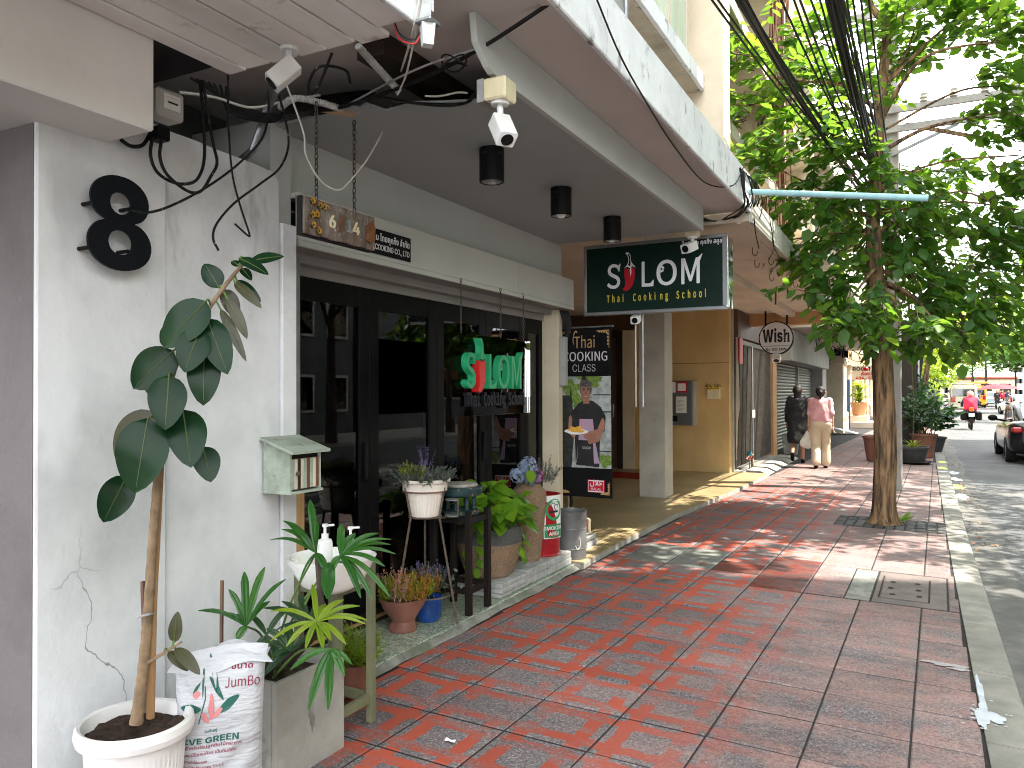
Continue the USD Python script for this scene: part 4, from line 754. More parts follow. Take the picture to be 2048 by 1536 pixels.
# electricity meter
t = thing('electricity_meter', 'clear cased electricity meter with white face beside the beam', 'meter', loc=(-2.75, 2.05, 2.75)); xm = -2.70
def rx(lo, hi, x, dx, bev=.006): a, c = onx(*lo, x), onx(*hi, x); return MB().box((x - dx, min(a[1], c[1]), min(a[2], c[2])), (x, max(a[1], c[1]), max(a[2], c[2])), bev=bev)
part(t, 'case', rx((316, 168), (371, 247), xm, .10, .012), 'plastic_clear'); part(t, 'face', rx((328, 184), (361, 227), xm + .004, .003, 0), 'paper'); part(t, 'dial', rx((334, 192), (357, 201), xm + .006, .002, 0), 'acrylic_red'); part(t, 'dial', rx((337, 205), (356, 209), xm + .006, .002, 0), 'ink'); part(t, 'terminal_block', rx((318, 248), (342, 284), xm - .02, .07), 'black_paint')
def cable(pts, r, mat, label, name='cable', cat='cable', n=8, N=48, group=None):
    return solo(name, MB().tube(curve(pts, N), r * .8, n), mat, label, cat, group)
X = lambda x, *uv: [onx(u, v, x) for u, v in uv]
cable(X(-2.74, (305, 275), (301, 310), (315, 345), (350, 366), (385, 365), (402, 345), (409, 310), (407, 250), (400, 160)), .0085, 'cable_black', 'thick black cable looping below the electricity meter, inner loop')
cable(X(-2.72, (323, 278), (320, 315), (335, 350), (375, 382), (402, 382), (422, 352), (434, 325), (425, 280), (405, 160)), .0085, 'cable_black', 'thick black cable looping below the electricity meter, outer loop', N=54)
cable(X(-2.80, (300, 268), (285, 290), (262, 292), (242, 280)), .010, 'cable_dark', 'short dark cable curling from the meter back under the beam')
cable(X(-2.60, (537, 180), (536, 235), (522, 280), (480, 325), (420, 370), (350, 408), (297, 425)) + [onx(258, 420, -2.80)], .0065, 'cable_black', 'black cable hanging down to the back of the figure 8', N=60)
cable(X(-2.62, (456, 150), (456, 200), (458, 270), (465, 350), (480, 410), (498, 465), (496, 471), (470, 448)), .0055, 'cable_black', 'black cable ending in a sharp hook left of the shop sign', N=60)
cable(X(-2.58, (556, 185), (570, 235), (577, 290), (560, 335), (520, 368), (470, 405), (435, 445), (426, 475), (437, 501)), .0065, 'cable_black', 'long black cable with a free end curving over the white wall', N=60)
cable(X(-2.5, (573, 170), (590, 215), (608, 270), (612, 310), (640, 360), (675, 380), (700, 362), (740, 310), (775, 240), (790, 180)) + [onz(820, 85, 2.85), onz(843, -20, 2.95)], .0055, 'cable_white', 'pale twin flex slung in a deep curve before the address board', N=80)
cable([onz(845, -15, 2.95), onz(829, 75, 2.84), onz(812, 150, 2.83), onz(795, 190, 2.84)], .005, 'cable_white', 'second pale flex running down from the plank canopy corner')
cable([(-2.86, 2.35, 2.86), onx(430, 195, -2.8), onx(500, 215, -2.75), onx(560, 205, -2.7), onx(640, 190, -2.6)], .008, 'cable_white', 'whitish cable sagging across the dark gap behind the wall')
for k in range(7):
    pts = [onx(380 + 12 * k, 155 + 3 * k, -2.85), onx(460, 200 + 4 * k, -2.8), onx(530 + 3 * k, 228 + 2.5 * k, -2.72), onx(600, 225 - 4 * k, -2.7), onx(700 + 10 * k, 215 - 6 * k, -2.5)]
    cable(pts, .0075, 'cable_dark', 'black cable in the sagging bunch above the shop corner', N=30, n=6, group='cables bunched above the shop corner')
cable([onz(700, 165, 3.0), onz(690, 140, 2.98), onz(640, 133, 2.96), onz(618, 165, 2.90), onz(622, 188, 2.86), onz(640, 165, 2.9), onz(664, 106, 3.0)], .008, 'cable_black', 'loose loop of black cable with worn white patches under the planks', N=60)
for lb, uv, z in (('thick corrugated grey conduit dropping from the planks into the ceiling gap', ((716, 92), (750, 130), (782, 165), (797, 182)), (3.0, 2.97, 2.95, 2.93)), ('corrugated grey conduit lying along the broken ceiling edge', ((560, 215), (590, 197), (640, 205), (690, 220), (720, 222)), (2.93,) * 5)):
    P = curve([onz(u, v, zz) for (u, v), zz in zip(uv, z)], 90); solo('conduit', MB().tube(P, .0155 + .0022 * np.sin(np.arange(len(P)) * 2.6), 10), 'conduit', lb, 'conduit')
solo('pipe', MB().tube([onz(556, 170, 2.86), onx(538, 210, -2.75), onx(505, 300, -2.78), onx(482, 320, -2.95)], .019, 10), 'metal_grey', 'dark grey pipe slanting down behind the top of the white wall', 'pipe')
cable([onz(600, 240, 2.93), onz(800, 175, 2.93), onz(950, 103, 3.0), onz(1118, -6, 3.14), onz(1240, -90, 3.3)], .011, 'cable_dark', 'taut black service cable crossing under the white canopy', N=40)
cable([onz(690, 212, 2.93), onz(830, 140, 2.95), onz(960, 95, 3.0)], .006, 'cable_grey', 'thin grey cable tied along the taut service cable')
t = np.linspace(0, 2.2 * 2 * PI, 60); c = onz(908, 125, 2.96); solo('cable', MB().tube(np.stack([c[0] + .055 * np.cos(t), c[1] + .05 * np.sin(t), c[2] + .02 * np.cos(t * 1.5)], -1), .004, 6), 'cable_dark', 'small coil of black wire tied to the service cable', 'cable')
for k in range(5): cable([onz(740 + 10 * k, 190 + 2 * k, 2.94), onz(800 + 8 * k, 203 + k, 2.915), onz(870 + 6 * k, 208 + k, 2.912), onz(925 + 3 * k, 208 - k, 2.915), onz(950, 185, 2.95)], .0075, 'cable_dark', 'black cable lying in the bunch over the broken ceiling edge', N=30, n=6, group='cables over the broken ceiling edge')
cable([onz(850, 192, 2.93), onz(880, 192, 2.93), onz(915, 185, 2.94), onz(935, 186, 2.94)], .006, 'cable_white', 'short dirty white cable in the ceiling gap')
m = MB(); a, b_ = onz(640, 224, 2.917), onz(706, 222, 2.917); m.add([a, b_, (b_[0] - .04, b_[1] + .075, 2.915), (a[0] + .05, a[1] + .03, 2.916)], [[0, 1, 2, 3], [3, 2, 1, 0]]); solo('board_scrap', m, 'raw_wood', 'torn strip of brown board showing at the broken ceiling edge', 'board')
cable([onx(1190, -10, -1.255), onx(1240, 110, -1.25), onx(1290, 200, -1.27), onz(1350, 295, 3.09), onz(1410, 365, 3.08), onx(1465, 371, -1.26), onx(1487, 335, -1.25)], .006, 'cable_dark', 'long thin black wire drooping along the white canopy front', N=60)
# bunch of cables where the two canopies meet
for k in range(12):
    u0 = 1480 + 3.2 * k; s_ = rng.normal(0, 4, 4)
    cable([onx(u0, 335 + 3 * k, -1.255), onx(u0 + 6 + s_[0], 380, -1.245), onx(u0 + 8 + s_[1] * .5, 410, -1.255), onz(1470 + s_[1] * 2 + 2 * k, 432 + 1.3 * k, 3.07), onz(1430 + 2 * s_[2], 442 + 1.6 * k, 3.06), onz(1395, 438 + s_[3] + k, 3.07)], .0075 if k % 3 else .010, 'cable_dark', 'black cable bunched at the joint of the two canopies', N=36, n=6, group='cables at the canopy joint')
for k, pts in enumerate([((1508, 435), (1511, 465), (1518, 497)), ((1538, 392), (1540, 440), (1548, 490), (1545, 505), (1538, 520)), ((1550, 400), (1551, 430), (1545, 480), (1556, 510), (1564, 519))]):
    cable([onx(u, v, -1.25) for u, v in pts], .006, 'cable_dark', ('loose black wire end hanging from the canopy joint, the shortest', 'loose black wire hanging past the stained canopy, the left one', 'loose black wire hanging past the stained canopy, the right one')[k], N=30, n=6)
solo('teal_pipe', MB().tube([(-1.28, 6.9, 3.262), (.09, 6.9, 3.045)], .026, 14), 'pvc_teal', 'pale teal pipe sticking out from the canopy towards the tree', 'pipe')
# cameras
def bullet_camera(label, base, joint, aim, L, r, boxmat=None, group=None, disc=True, head='plastic_white'):
    t = thing('security_camera', label, 'security camera', group, loc=base); base, joint, aim = A(*base), A(*joint), A(*aim)
    if boxmat: part(t, 'junction_box', MB().box(base + A(-.055, -.055, 0), base + A(.055, .055, .095), bev=.008), boxmat)
    if disc: part(t, 'mount', MB().lathe([(.0, -.012), (r * 1.15, -.012), (r * 1.25, 0), (0, 0)], base, 20), head)
    part(t, 'arm', MB().tube([base, base + A(0, 0, -.02), joint], r * .42, 10), head)
    M_ = frame(joint, np.cross([0, 0, 1.], aim), np.cross(aim, np.cross([0, 0, 1.], aim))); M2 = M_.copy(); z = M_[:3, 2]
    P = sbox(-r, -r * .85, r, r * .85).buffer(r * .25)
    m = MB().poly(P, L, M_); m.v[0][:] -= z * L * .25; hd = part(t, 'housing', m, head, smooth=40)
    M3 = M_.copy(); M3[:3, 3] = M_[:3, 3] + z * L * .752; part(hd, 'lens', MB().poly(Polygon(arc((0, 0), r * .85, 0, 2 * PI, 20)), .004, M3), 'black_paint')
    return t
p = onz(578, 97, 2.872); bullet_camera('white bullet camera on a round mount under the plank soffit', p, p + A(.01, -.01, -.085), (-.55, -.55, -.75), .12, .031)
p = A(-1.60, 2.975, 2.80); bullet_camera('white camera under a cream junction box at the broken ceiling corner', p, p + A(.005, -.0, -.10), (.5, -.35, -.85), .13, .033, 'plastic_cream'); part('/World/security_camera_001', 'bracket', MB().box((-1.69, 2.93, 2.80), (-1.655, 3.03, 2.90)), 'galvanised')
p = A(-1.72, 6.72, 2.88); bullet_camera('white camera on a cream box hung before the green lightbox sign', p, p + A(0, -.04, -.085), (-.3, -.85, -.35), .13, .036, 'plastic_cream')
p = onz(1274, 622, 2.265) if False else ony(1274, 626, 7.0); bullet_camera('small white camera under the left part of the green lightbox sign', p, p + A(0, -.02, -.05), (.1, -.9, -.35), .10, .032)
p = ony(1553, 708, 15.0); bullet_camera('small dark dome camera hanging below the round sign', p, p + A(0, 0, -.06), (0, -.5, -.8), .10, .06)
t = thing('photocell_lamp', 'small frosted white sensor lamp with grey cap at the plank canopy corner', 'lamp', loc=onz(855, 62, 2.84)); p = onz(855, 50, 2.85); m = MB().lathe([(.026, -.075), (.032, -.02), (.034, 0)], p, 4); m.add([p + A(.026 * math.cos(k * PI / 2), .026 * math.sin(k * PI / 2), -.075) for k in range(4)], [[3, 2, 1, 0]]); part(t, 'shade', m, 'plastic_white', smooth=False); part(t, 'cap', MB().box(p + A(-.035, -.035, 0), p + A(.035, .035, .014), bev=.004), 'metal_grey'); part(t, 'wire', MB().tube(curve([p + A(-.03, 0, -.02), p + A(-.05, -.02, -.05), p + A(-.09, -.04, -.03), p + A(-.12, -.03, .02)]), .003, 5), 'cable_dark'); part(t, 'wire', MB().tube(curve([p + A(-.03, 0, -.02), p + A(-.05, -.01, -.06), p + A(-.10, -.03, -.04), p + A(-.13, -.02, .02)]), .003, 5), 'acrylic_red')
for k, (y, lb) in enumerate([(3.86, 'black cylinder downlight on the grey ceiling, nearest of the row of three'), (4.83, 'black cylinder downlight on the grey ceiling, middle one with a bulb showing'), (5.83, 'black cylinder downlight on the grey ceiling, farthest of the row of three')]):
    t = thing('ceiling_light', lb, 'ceiling light', 'downlights on the grey ceiling', loc=(-2.13, y, 2.92)); c = (-2.13, y, 2.92)
    part(t, 'housing', MB().lathe([(.071, 0), (.071, -.185), (.069, -.19), (.064, -.19), (.062, -.185)], c, 32), 'black_paint'); part(t, 'reflector', MB().lathe([(.062, -.186), (.055, -.13), (.03, -.09), (0, -.085)], c, 32), 'reflector')
    if k != 1: part(t, 'bulb', MB().lathe([(.0, -.165), (.02, -.16), (.028, -.14), (.02, -.10), (0, -.09)], c, 16), 'bulb')
    else: part(t, 'bulb', MB().lathe([(.0, -.205), (.02, -.20), (.036, -.175), (.03, -.13), (0, -.10)], c, 16), 'bulb')
    m = MB()
    for s_ in (-1.9, -.6):
        for q in range(4): a = s_ + q * .12; m.bar((c[0] + .0718 * math.cos(a), y + .0718 * math.sin(a), 2.89), (c[0] + .0718 * math.cos(a + .08), y + .0718 * math.sin(a + .08), 2.875), .004)
    part(t, 'vent_slots', m, 'ink')
# hanging address board
def chain(parent, p, q, L=.030, w=.0032, name='chain_link', mat='chain'):
    p, q = A(*p), A(*q); d = q - p; n = max(2, int(np.linalg.norm(d) / (L * .78))); d = d / n; u_ = d / np.linalg.norm(d)
    for k in range(n):
        c = p + d * (k + .5); s_ = np.cross(u_, [1., .2, 0] if k % 2 else [0.1, 1., 0]); s_ /= np.linalg.norm(s_); t = np.linspace(0, 2 * PI, 13)
        loop = c + np.outer(np.cos(t) * L / 2, u_) + np.outer(np.sin(t) * L * .30, s_); part(parent, name, MB().tube(loop, w, 5, False), mat)
xa = -2.50; t = thing('address_board', 'weathered wooden address board with yellow flowers hanging on two chains', 'sign', loc=(xa, 3, 2.36)); y0, y1, z0, z1 = 2.742, 3.268, 2.278, 2.452
yb = [y0, 2.855, 2.915, 2.985, 3.06, 3.135, 3.205, y1]
part(t, 'backing', MB().box((xa - .045, y0 - .004, z0 - .006), (xa - .014, y1 + .002, z1 + .002)), 'board_edge')
for k in range(7): part(t, 'board', MB().box((xa - .0138, yb[k] + .001, z0 + .003 * (k % 2)), (xa, yb[k + 1] - .001, z1 - .002 * (k % 3)), bev=.002), 'board_wood', smooth=False)
def ontext(parent, s_, h, y, z, x, mat, font='Inter', w=600, dep=.006, name='lettering', sx=1):
    g_ = affinity.scale(glyphs(s_, h, font, w), sx, 1, origin=(0, 0)); return part(parent, name, MB().poly(shift(g_, 0, 0), dep, FACE_X((x, y, z))), mat, smooth=False)
for ch, y, mt in (('6', 2.905, 'plastic_cream'), ('/', 2.975, 'carved_wood'), ('1', 3.03, 'metal_grey'), ('4', 3.085, 'plastic_cream')): ontext(t, ch, .062, y, 2.335, xa + .0005, mt, 'Inter', 650, name='numeral')
for y, z in ((2.785, 2.436), (2.835, 2.425), (2.865, 2.424), (2.785, 2.372), (2.815, 2.378), (2.79, 2.325), (2.828, 2.303)):
    f = MB(); c = A(xa + .012, y, z)
    for q in range(5):
        a = q * 2 * PI / 5 + y * 30; d = A(0, math.cos(a), math.sin(a)); s_ = A(0, -math.sin(a), math.cos(a)); f.add([c, c + d * .011 + s_ * .008 + A(.004, 0, 0), c + d * .019 + A(.002, 0, 0), c + d * .011 - s_ * .008 + A(.004, 0, 0)], [[0, 1, 2], [0, 2, 3], [2, 1, 0], [3, 2, 0]])
    fl = part(t, 'flower', f, 'flower_yellow', smooth=False); part(fl, 'calyx', MB().ball(c - A(.004, 0, .004), .013, 1, (.5, 1, 1)), 'leaf_dark')
c = A(xa + .008, 3.215, 2.365); P = [(-.03, -.045), (-.015, -.055), (.01, -.05), (.03, -.03), (.028, 0), (.032, .02), (.02, .04), (.01, .045), (.012, .06), (.002, .048), (-.018, .04), (-.032, .015), (-.026, -.01)]
part(t, 'carved_leaf', MB().poly(Polygon(curve(P + P[:1], 60)[:-1]).buffer(0), .014, FACE_X(c)), 'carved_wood'); chain(t, (xa - .02, 2.845, 2.92), (xa - .02, 2.845, z1)); chain(t, (xa - .02, 3.125, 2.92), (xa - .02, 3.125, z1))
# company plate
xn = XP + .012; t = thing('company_plate', 'narrow black company plate with Thai and Latin lettering on the grey fascia', 'sign', loc=(xn, 3.8, 2.45)); a, c = onx(700, 445, xn), onx(822, 524.5, xn); zt = onx(822, 477.5, xn)[2]
part(t, 'plate', MB().box((XP + .001, a[1] - .15, c[2]), (xn, c[1], zt), bev=.002), 'black_paint'); y_r = c[1] - .02
g1 = glyphs('บริษัท สีลม ไทยคุกกิ้ง จำกัด', .040, 'NotoSansThai', 500); part(t, 'lettering', MB().poly(affinity.translate(affinity.scale(g1, .86, 1, origin=(0, 0)), 0, 0), .0015, FACE_X((xn + .0005, y_r - affinity.scale(g1, .86, 1, origin=(0, 0)).bounds[2], zt - .068))), 'letter_white', smooth=False)
g1 = affinity.scale(glyphs('SILOM THAICOOKING CO., LTD', .034, 'Inter', 450), .80, 1, origin=(0, 0)); part(t, 'lettering', MB().poly(g1, .0015, FACE_X((xn + .0005, y_r - g1.bounds[2], zt - .125))), 'letter_white', smooth=False)
# the SILOM logo, shared by the hanging acrylic panel and the lightbox
LF_ = 'Noto Sans CJK'
def logo(h):
    """(letters, pepper, stalk) as shapes, letters h tall, base line 0"""
    k = h
    def S(ch, x, w): g = glyphs(ch, 1, LF_, 0, px=140); q = g.bounds; return affinity.scale(affinity.translate(g, x * k - q[0], 0), w * k / (q[2] - q[0]), k / (.735 if ch in 'LM' else .755), origin=(x * k, 0)) if False else affinity.translate(affinity.scale(affinity.translate(g, -q[0], -q[1]), w * k / (q[2] - q[0]), k / (q[3] - q[1]), origin=(0, 0)), x * k, 0)
    C = lambda *p: Polygon(curve([(x * k, y * k) for x, y in p + p[:1]], 120)).buffer(0)
    s1 = unary_union([S('S', 0, .50), Polygon([(.40 * k, .88 * k), (.52 * k, 1.0 * k), (.47 * k, .70 * k), (.43 * k, .78 * k)])])
    pep = C((.70, .80), (.68, .55), (.72, .25), (.70, .05), (.62, -.05), (.68, -.12), (.84, -.10), (.98, .05), (1.07, .30), (1.10, .60), (1.07, .80), (.90, .76))
    stk = C((.68, .80), (.78, .92), (.84, 1.05), (.84, 1.25), (.74, 1.42), (.84, 1.44), (.94, 1.28), (.96, 1.05), (1.12, .82), (1.0, .86), (.90, .80), (.80, .86))
    l1 = unary_union([S('L', 1.38, .38), Polygon([(1.66 * k, .05 * k), (1.82 * k, .24 * k), (1.80 * k, 0)])])
    o1 = unary_union([S('O', 1.95, .74), stroke(arc((2.10 * k, .66 * k), .095 * k, .3, 5.6, 24), .06 * k)])
    m1 = unary_union([S('M', 2.88, .66), Polygon([(3.42 * k, .92 * k), (3.64 * k, 1.14 * k), (3.54 * k, .86 * k)])])
    return [p_.buffer(.012 * k) for p_ in (s1, l1, o1, m1)], pep, stk
xs_ = -2.75; t = thing('acrylic_sign', 'clear acrylic panel with green and red raised name hanging on chains before the doors', 'sign', loc=(xs_, 5, 1.66)); part(t, 'panel', MB().box((xs_ - .008, 4.42, 1.375), (xs_, 5.615, 1.945), bev=.001), 'acrylic', smooth=False)
a = onx(934, 776, xs_ + .05); hz = onx(934, 705, xs_ + .05)[2] - a[2]; let, pep, stk = logo(hz); W = unary_union(let).bounds; k = (onx(1046, 770, xs_ + .05)[1] - a[1]) / (W[2] - W[0])
Q = lambda P: affinity.scale(P, k, 1, origin=(0, 0))
for P in let: part(t, 'letter', MB().poly(Q(P), .05, FACE_X((xs_ + .001, a[1], a[2]))), 'acrylic_green', smooth=False)
part(t, 'pepper', MB().poly(Q(pep), .055, FACE_X((xs_ + .001, a[1], a[2]))), 'acrylic_red', smooth=False); part(t, 'stalk', MB().poly(Q(stk), .055, FACE_X((xs_ + .001, a[1], a[2]))), 'acrylic_green', smooth=False)
g1 = glyphs('Thai Cooking School', .085, 'DejaVuSansMono'); g1 = affinity.scale(g1, (onx(1043, 805, xs_)[1] - onx(926, 805, xs_)[1]) / g1.bounds[2], 1, origin=(0, 0)).buffer(.004); part(t, 'lettering', MB().poly(g1, .03, FACE_X((xs_ + .001, onx(926, 808, xs_)[1], onx(926, 812, xs_)[2]))), 'black_navy', smooth=False)
for u in (4.55, 5.12, 5.5): chain(t, (xs_ - .004, u, 2.315), (xs_ - .004, u, 1.945), .026, .0022)
# lightbox sign, square to the street
ys_ = 6.93; a, c = ony(1168, 490, ys_), ony(1455, 618, ys_); x0, x1, z0, z1 = a[0], c[0], 2.262, 2.93
t = thing('lightbox_sign', 'dark green lightbox sign of the cooking school jutting out under the canopy', 'sign', loc=((x0 + x1) / 2, ys_, 2.6)); part(t, 'box', MB().box((x0 + .02, ys_ + .004, z0 + .02), (x1 - .003, ys_ + .24, z1 - .02)), 'alu'); part(t, 'face', MB().box((x0 + .025, ys_ - .002, z0 + .03), (x1 - .03, ys_ + .003, z1 - .03)), 'sign_green', smooth=False); part(t, 'side_panel', MB().box((x1 - .002, ys_ + .02, z0 + .02), (x1 + .004, ys_ + .22, z1 - .02)), 'mirror_edge')
for lo, hi in (((x0, z0), (x1, z0 + .032)), ((x0, z1 - .032), (x1, z1)), ((x0, z0 + .033), (x0 + .028, z1 - .033)), ((x1 - .04, z0 + .033), (x1, z1 - .033))): part(t, 'frame', MB().box((lo[0], ys_ - .012, lo[1]), (hi[0], ys_ + .018, hi[1]), bev=.003), 'alu')
yf = ys_ - .003; a = ony(1215, 578, yf); h_ = ony(1215, 530, yf)[2] - a[2]; let, pep, stk = logo(h_); W = unary_union(let).bounds; k = (ony(1406, 560, yf)[0] - a[0]) / (W[2] - W[0]); Q = lambda P: affinity.scale(P, k, 1, origin=(0, 0))
for P in let: part(t, 'letter', MB().poly(Q(P), .003, FACE_Y((a[0], yf, a[2]))), 'letter_white', smooth=False)
part(t, 'pepper', MB().poly(Q(pep), .003, FACE_Y((a[0], yf, a[2]))), 'chili_red', smooth=False); st_ = Q(stk); part(t, 'stalk', MB().poly(st_.difference(affinity.scale(st_, .55, .8)), .003, FACE_Y((a[0], yf, a[2]))), 'letter_white', smooth=False); pb = Q(pep).bounds; part(t, 'pepper_gloss', MB().poly(affinity.translate(Polygon([(0, 0), (.012, .03), (.010, .08), (.018, .12), (.006, .13), (-.002, .06)]), pb[2] - .045, pb[1] + .13), .003, FACE_Y((a[0], yf - .0032, a[2]))), 'letter_white', smooth=False)
a, c = ony(1214, 605, yf), ony(1412, 590, yf); g1 = unary_union([affinity.translate(glyphs(ch, .062, LF_, 0).buffer(.0022), i * .1, 0) for i, ch in enumerate('Thai Cooking School') if ch != ' ']); g1 = affinity.scale(g1, (c[0] - a[0]) / g1.bounds[2], 1, origin=(0, 0)); part(t, 'lettering', MB().poly(g1, .003, FACE_Y((a[0], yf, a[2]))), 'letter_yellow', smooth=False)
a, c = ony(1363, 490, yf), ony(1444, 483, yf); g1 = glyphs('สีลม ไทย คุกกิ้ง สคูล', .045, 'NotoSansThai', 500); g1 = affinity.scale(g1, (c[0] - a[0]) / g1.bounds[2], .9, origin=(0, 0)); part(t, 'lettering', MB().poly(g1, .003, FACE_Y((a[0], yf, c[2] - .008))), 'letter_white', smooth=False)
for x in (-2.35, -2.28): part(t, 'stay_rod', MB().tube([(x, ys_ + .12, z0 + .02), (x, ys_ + .12, 1.4)], .008, 6), 'galvanised')
# banner with the printed photograph
yb_ = 6.85; x0, x1 = ony(1112, 700, yb_)[0], ony(1224, 700, yb_)[0]; zt, zb = ony(1150, 656, yb_)[2], ony(1170, 994, yb_)[2]; W, H = x1 - x0, zt - zb
t = thing('banner', 'tall black cooking class banner with a printed photo of a man holding a dish', 'banner', loc=((x0 + x1) / 2, yb_, zb)); kx_ = np.linspace(0, 1, 14); yw = lambda x, z: yb_ + float(np.interp((x - x0) / W, kx_, .010 * np.sin(7 * kx_ * W)))
def wavy(P, off):
    m = MB(); P = P.intersection(sbox(0, 0, 1, 1))
    S_ = [P.intersection(sbox(a_, -1, b__, 2)) for a_, b__ in zip(kx_[:-1], kx_[1:])]
    for g_ in [g2 for s2 in S_ for g2 in getattr(s2, 'geoms', [s2])]:
        if g_.is_empty or g_.geom_type != 'Polygon': continue
        v, f = trimesh.creation.triangulate_polygon(g_, engine='earcut'); xx, zz = x0 + v[:, 0] * W, zb + v[:, 1] * H
        m.add(np.stack([xx, [yw(a_, b__) - off for a_, b__ in zip(xx, zz)], zz], -1), f)
    return m
nx_ = 14; m = MB(); gx, gz = np.linspace(0, 1, nx_), np.linspace(0, 1, 8); vv = [(x0 + a_ * W, yw(x0 + a_ * W, zb + b__ * H) + o, zb + b__ * H) for o in (0, .002) for b__ in gz for a_ in gx]; q = [[r * nx_ + c_, r * nx_ + c_ + 1, (r + 1) * nx_ + c_ + 1, (r + 1) * nx_ + c_] for r in range(7) for c_ in range(nx_ - 1)]; n_ = nx_ * 8; m.add(vv, q + [[n_ + i for i in f[::-1]] for f in q]); part(t, 'cloth', m, 'banner_black', smooth=True)
def bl(cx, cz, rx_, rz_, seed=1, rag=.12, n=28): return blob((cx, cz), rx_, rz_, seed, n, rag)
def layer(nm, P, mt, o): part(t, nm, wavy(P, .0012 * o), mt, smooth=False)
PT, PB = .712, .172                                                     # the photo's top and bottom on the banner
R = sbox(.10, PB, .985, PT)
layer('photo_ground', R, 'photo_wall', 1)
layer('photo_foliage', unary_union([bl(.28, .62, .14, .075, 2, .3), bl(.62, .69, .22, .035, 3, .4), bl(.40, .56, .10, .05, 4, .3), bl(.88, .22, .12, .04, 5, .3)]).intersection(R), 'photo_green', 2)
layer('photo_trunk', unary_union([sbox(.10, PB, .27, .60), bl(.26, .40, .06, .2, 6, .3), bl(.5, .69, .06, .02, 7, .3)]).intersection(R), 'photo_dark', 3)
m_ = unary_union([sbox(.72, .50, .985, .507), sbox(.66, .60, .985, .606), sbox(.75, .27, .985, .276)]); layer('photo_fence_lines', m_, 'photo_dark', 3)
body = unary_union([Polygon([(.36, .20), (.34, .42), (.30, .50), (.42, .545), (.52, .56), (.66, .555), (.80, .52), (.88, .47), (.86, .40), (.78, .385), (.76, .19)]), Polygon([(.30, .50), (.24, .44), (.30, .41), (.38, .43)])]).buffer(.012)
layer('photo_shirt', body, 'cloth_black', 4)
layer('photo_apron', Polygon([(.42, .46), (.66, .46), (.70, .33), (.78, .20), (.36, .20), (.40, .33)]), 'photo_apron', 5); layer('photo_apron_front', Polygon([(.37, .20), (.40, .335), (.66, .335), (.68, .20)]), 'cloth_black', 6)
layer('photo_arms', unary_union([stroke([(.84, .43), (.76, .365), (.60, .35)], .075), stroke([(.26, .45), (.25, .40), (.32, .375)], .06), bl(.56, .36, .07, .02, 3), bl(.28, .385, .06, .018, 4)]), 'photo_skin', 7)
layer('photo_dish', bl(.36, .385, .20, .018, 5, .1), 'paper', 8); layer('photo_food', bl(.36, .397, .14, .018, 8, .3), 'flower_yellow', 9)
layer('photo_face', unary_union([bl(.535, .625, .095, .058, 9, .03), sbox(.49, .55, .60, .60)]), 'photo_skin', 7)
layer('photo_hair', unary_union([bl(.535, .668, .105, .022, 10, .1), bl(.625, .635, .02, .03, 11, .1), bl(.44, .64, .015, .028, 12, .1)]), 'photo_hair', 8)
layer('photo_features', unary_union([bl(.505, .632, .018, .004, 1), bl(.575, .632, .018, .004, 2), bl(.505, .641, .025, .0025, 3), bl(.577, .641, .025, .0025, 4), bl(.54, .612, .012, .004, 5), Polygon([(.495, .602), (.54, .590), (.59, .602), (.54, .584)])]), 'photo_dark', 9); layer('photo_smile', Polygon([(.505, .598), (.54, .592), (.58, .598), (.54, .588)]), 'paper', 10)
def btext(s_, z, cap, x_a, x_b, mt, font='Inter', w=400, nm='lettering', o=4):
    g_ = glyphs(s_, 1, font, w); b4 = g_.bounds; g_ = affinity.scale(affinity.translate(g_, -b4[0], 0), (x_b - x_a) / (b4[2] - b4[0]), cap, origin=(0, 0)); layer(nm, affinity.translate(g_, x_a, z), mt, o)
hp = lambda u, v: ((ony(u, v, yb_)[0] - x0) / W, (ony(u, v, yb_)[2] - zb) / H)
btext('Thai', hp(1160, 696)[1], .066, .33, .70, 'gold', LF_, 0); layer('flourish', stroke(arc((.36, hp(1160, 678)[1] - .005), .05, 1.2, 3.6, 12), .012), 'gold', 4)
btext('COOKING', hp(1160, 722)[1], .052, .13, .92, 'silver_print', LF_, 0, o=4.01); btext('COOKING', hp(1160, 722)[1], .052, .134, .924, 'silver_print', LF_, 0); btext('CLASS', hp(1160, 743)[1], .042, .30, .71, 'silver_print', 'Inter', 250)
btext('SILOM', .283, .014, .47, .62, 'silver_print', LF_, 0, o=8)
for cx, cz, sx, sz in ((.045, .978, 1, -1), (.955, .978, -1, -1), (.07, .022, 1, 1), (.955, .022, -1, 1)):
    L_ = .22 if sz < 0 else .16; layer('corner_ornament', unary_union([stroke([(cx, cz + sz * L_ * .45), (cx, cz), (cx + sx * L_, cz)], .006)] + [bl(cx + sx * L_ * q / 5, cz + sz * .012 * (1 - q / 6), .018, .007, q) for q in range(1, 5)] + [bl(cx + sx * .02, cz + sz * L_ * .09 * q, .016, .007, q) for q in range(1, 5)]), 'gold', 3)
a, c = hp(1175, 959), hp(1210, 986); layer('halal_badge', sbox(a[0], c[1], c[0], a[1]), 'halal_red', 4); layer('badge_frame', sbox(a[0] + .015, c[1] + .005, c[0] - .015, a[1] - .005).exterior.buffer(.003), 'letter_white', 5)
btext('HALAL', c[1] + .011, .016, a[0] + .06, c[0] - .06, 'letter_white', LF_, 0, o=5)
gA = glyphs('\uFEDD\uFEFC\uFEA3', 1, 'NotoSansArabic', 600); b4 = gA.bounds; gA = affinity.scale(affinity.translate(gA, -b4[0], -b4[1]), (c[0] - a[0] - .09) / (b4[2] - b4[0]), .042 / (b4[3] - b4[1]), origin=(0, 0)); layer('badge_script', affinity.translate(gA, a[0] + .045, c[1] + .032), 'letter_white', 5)
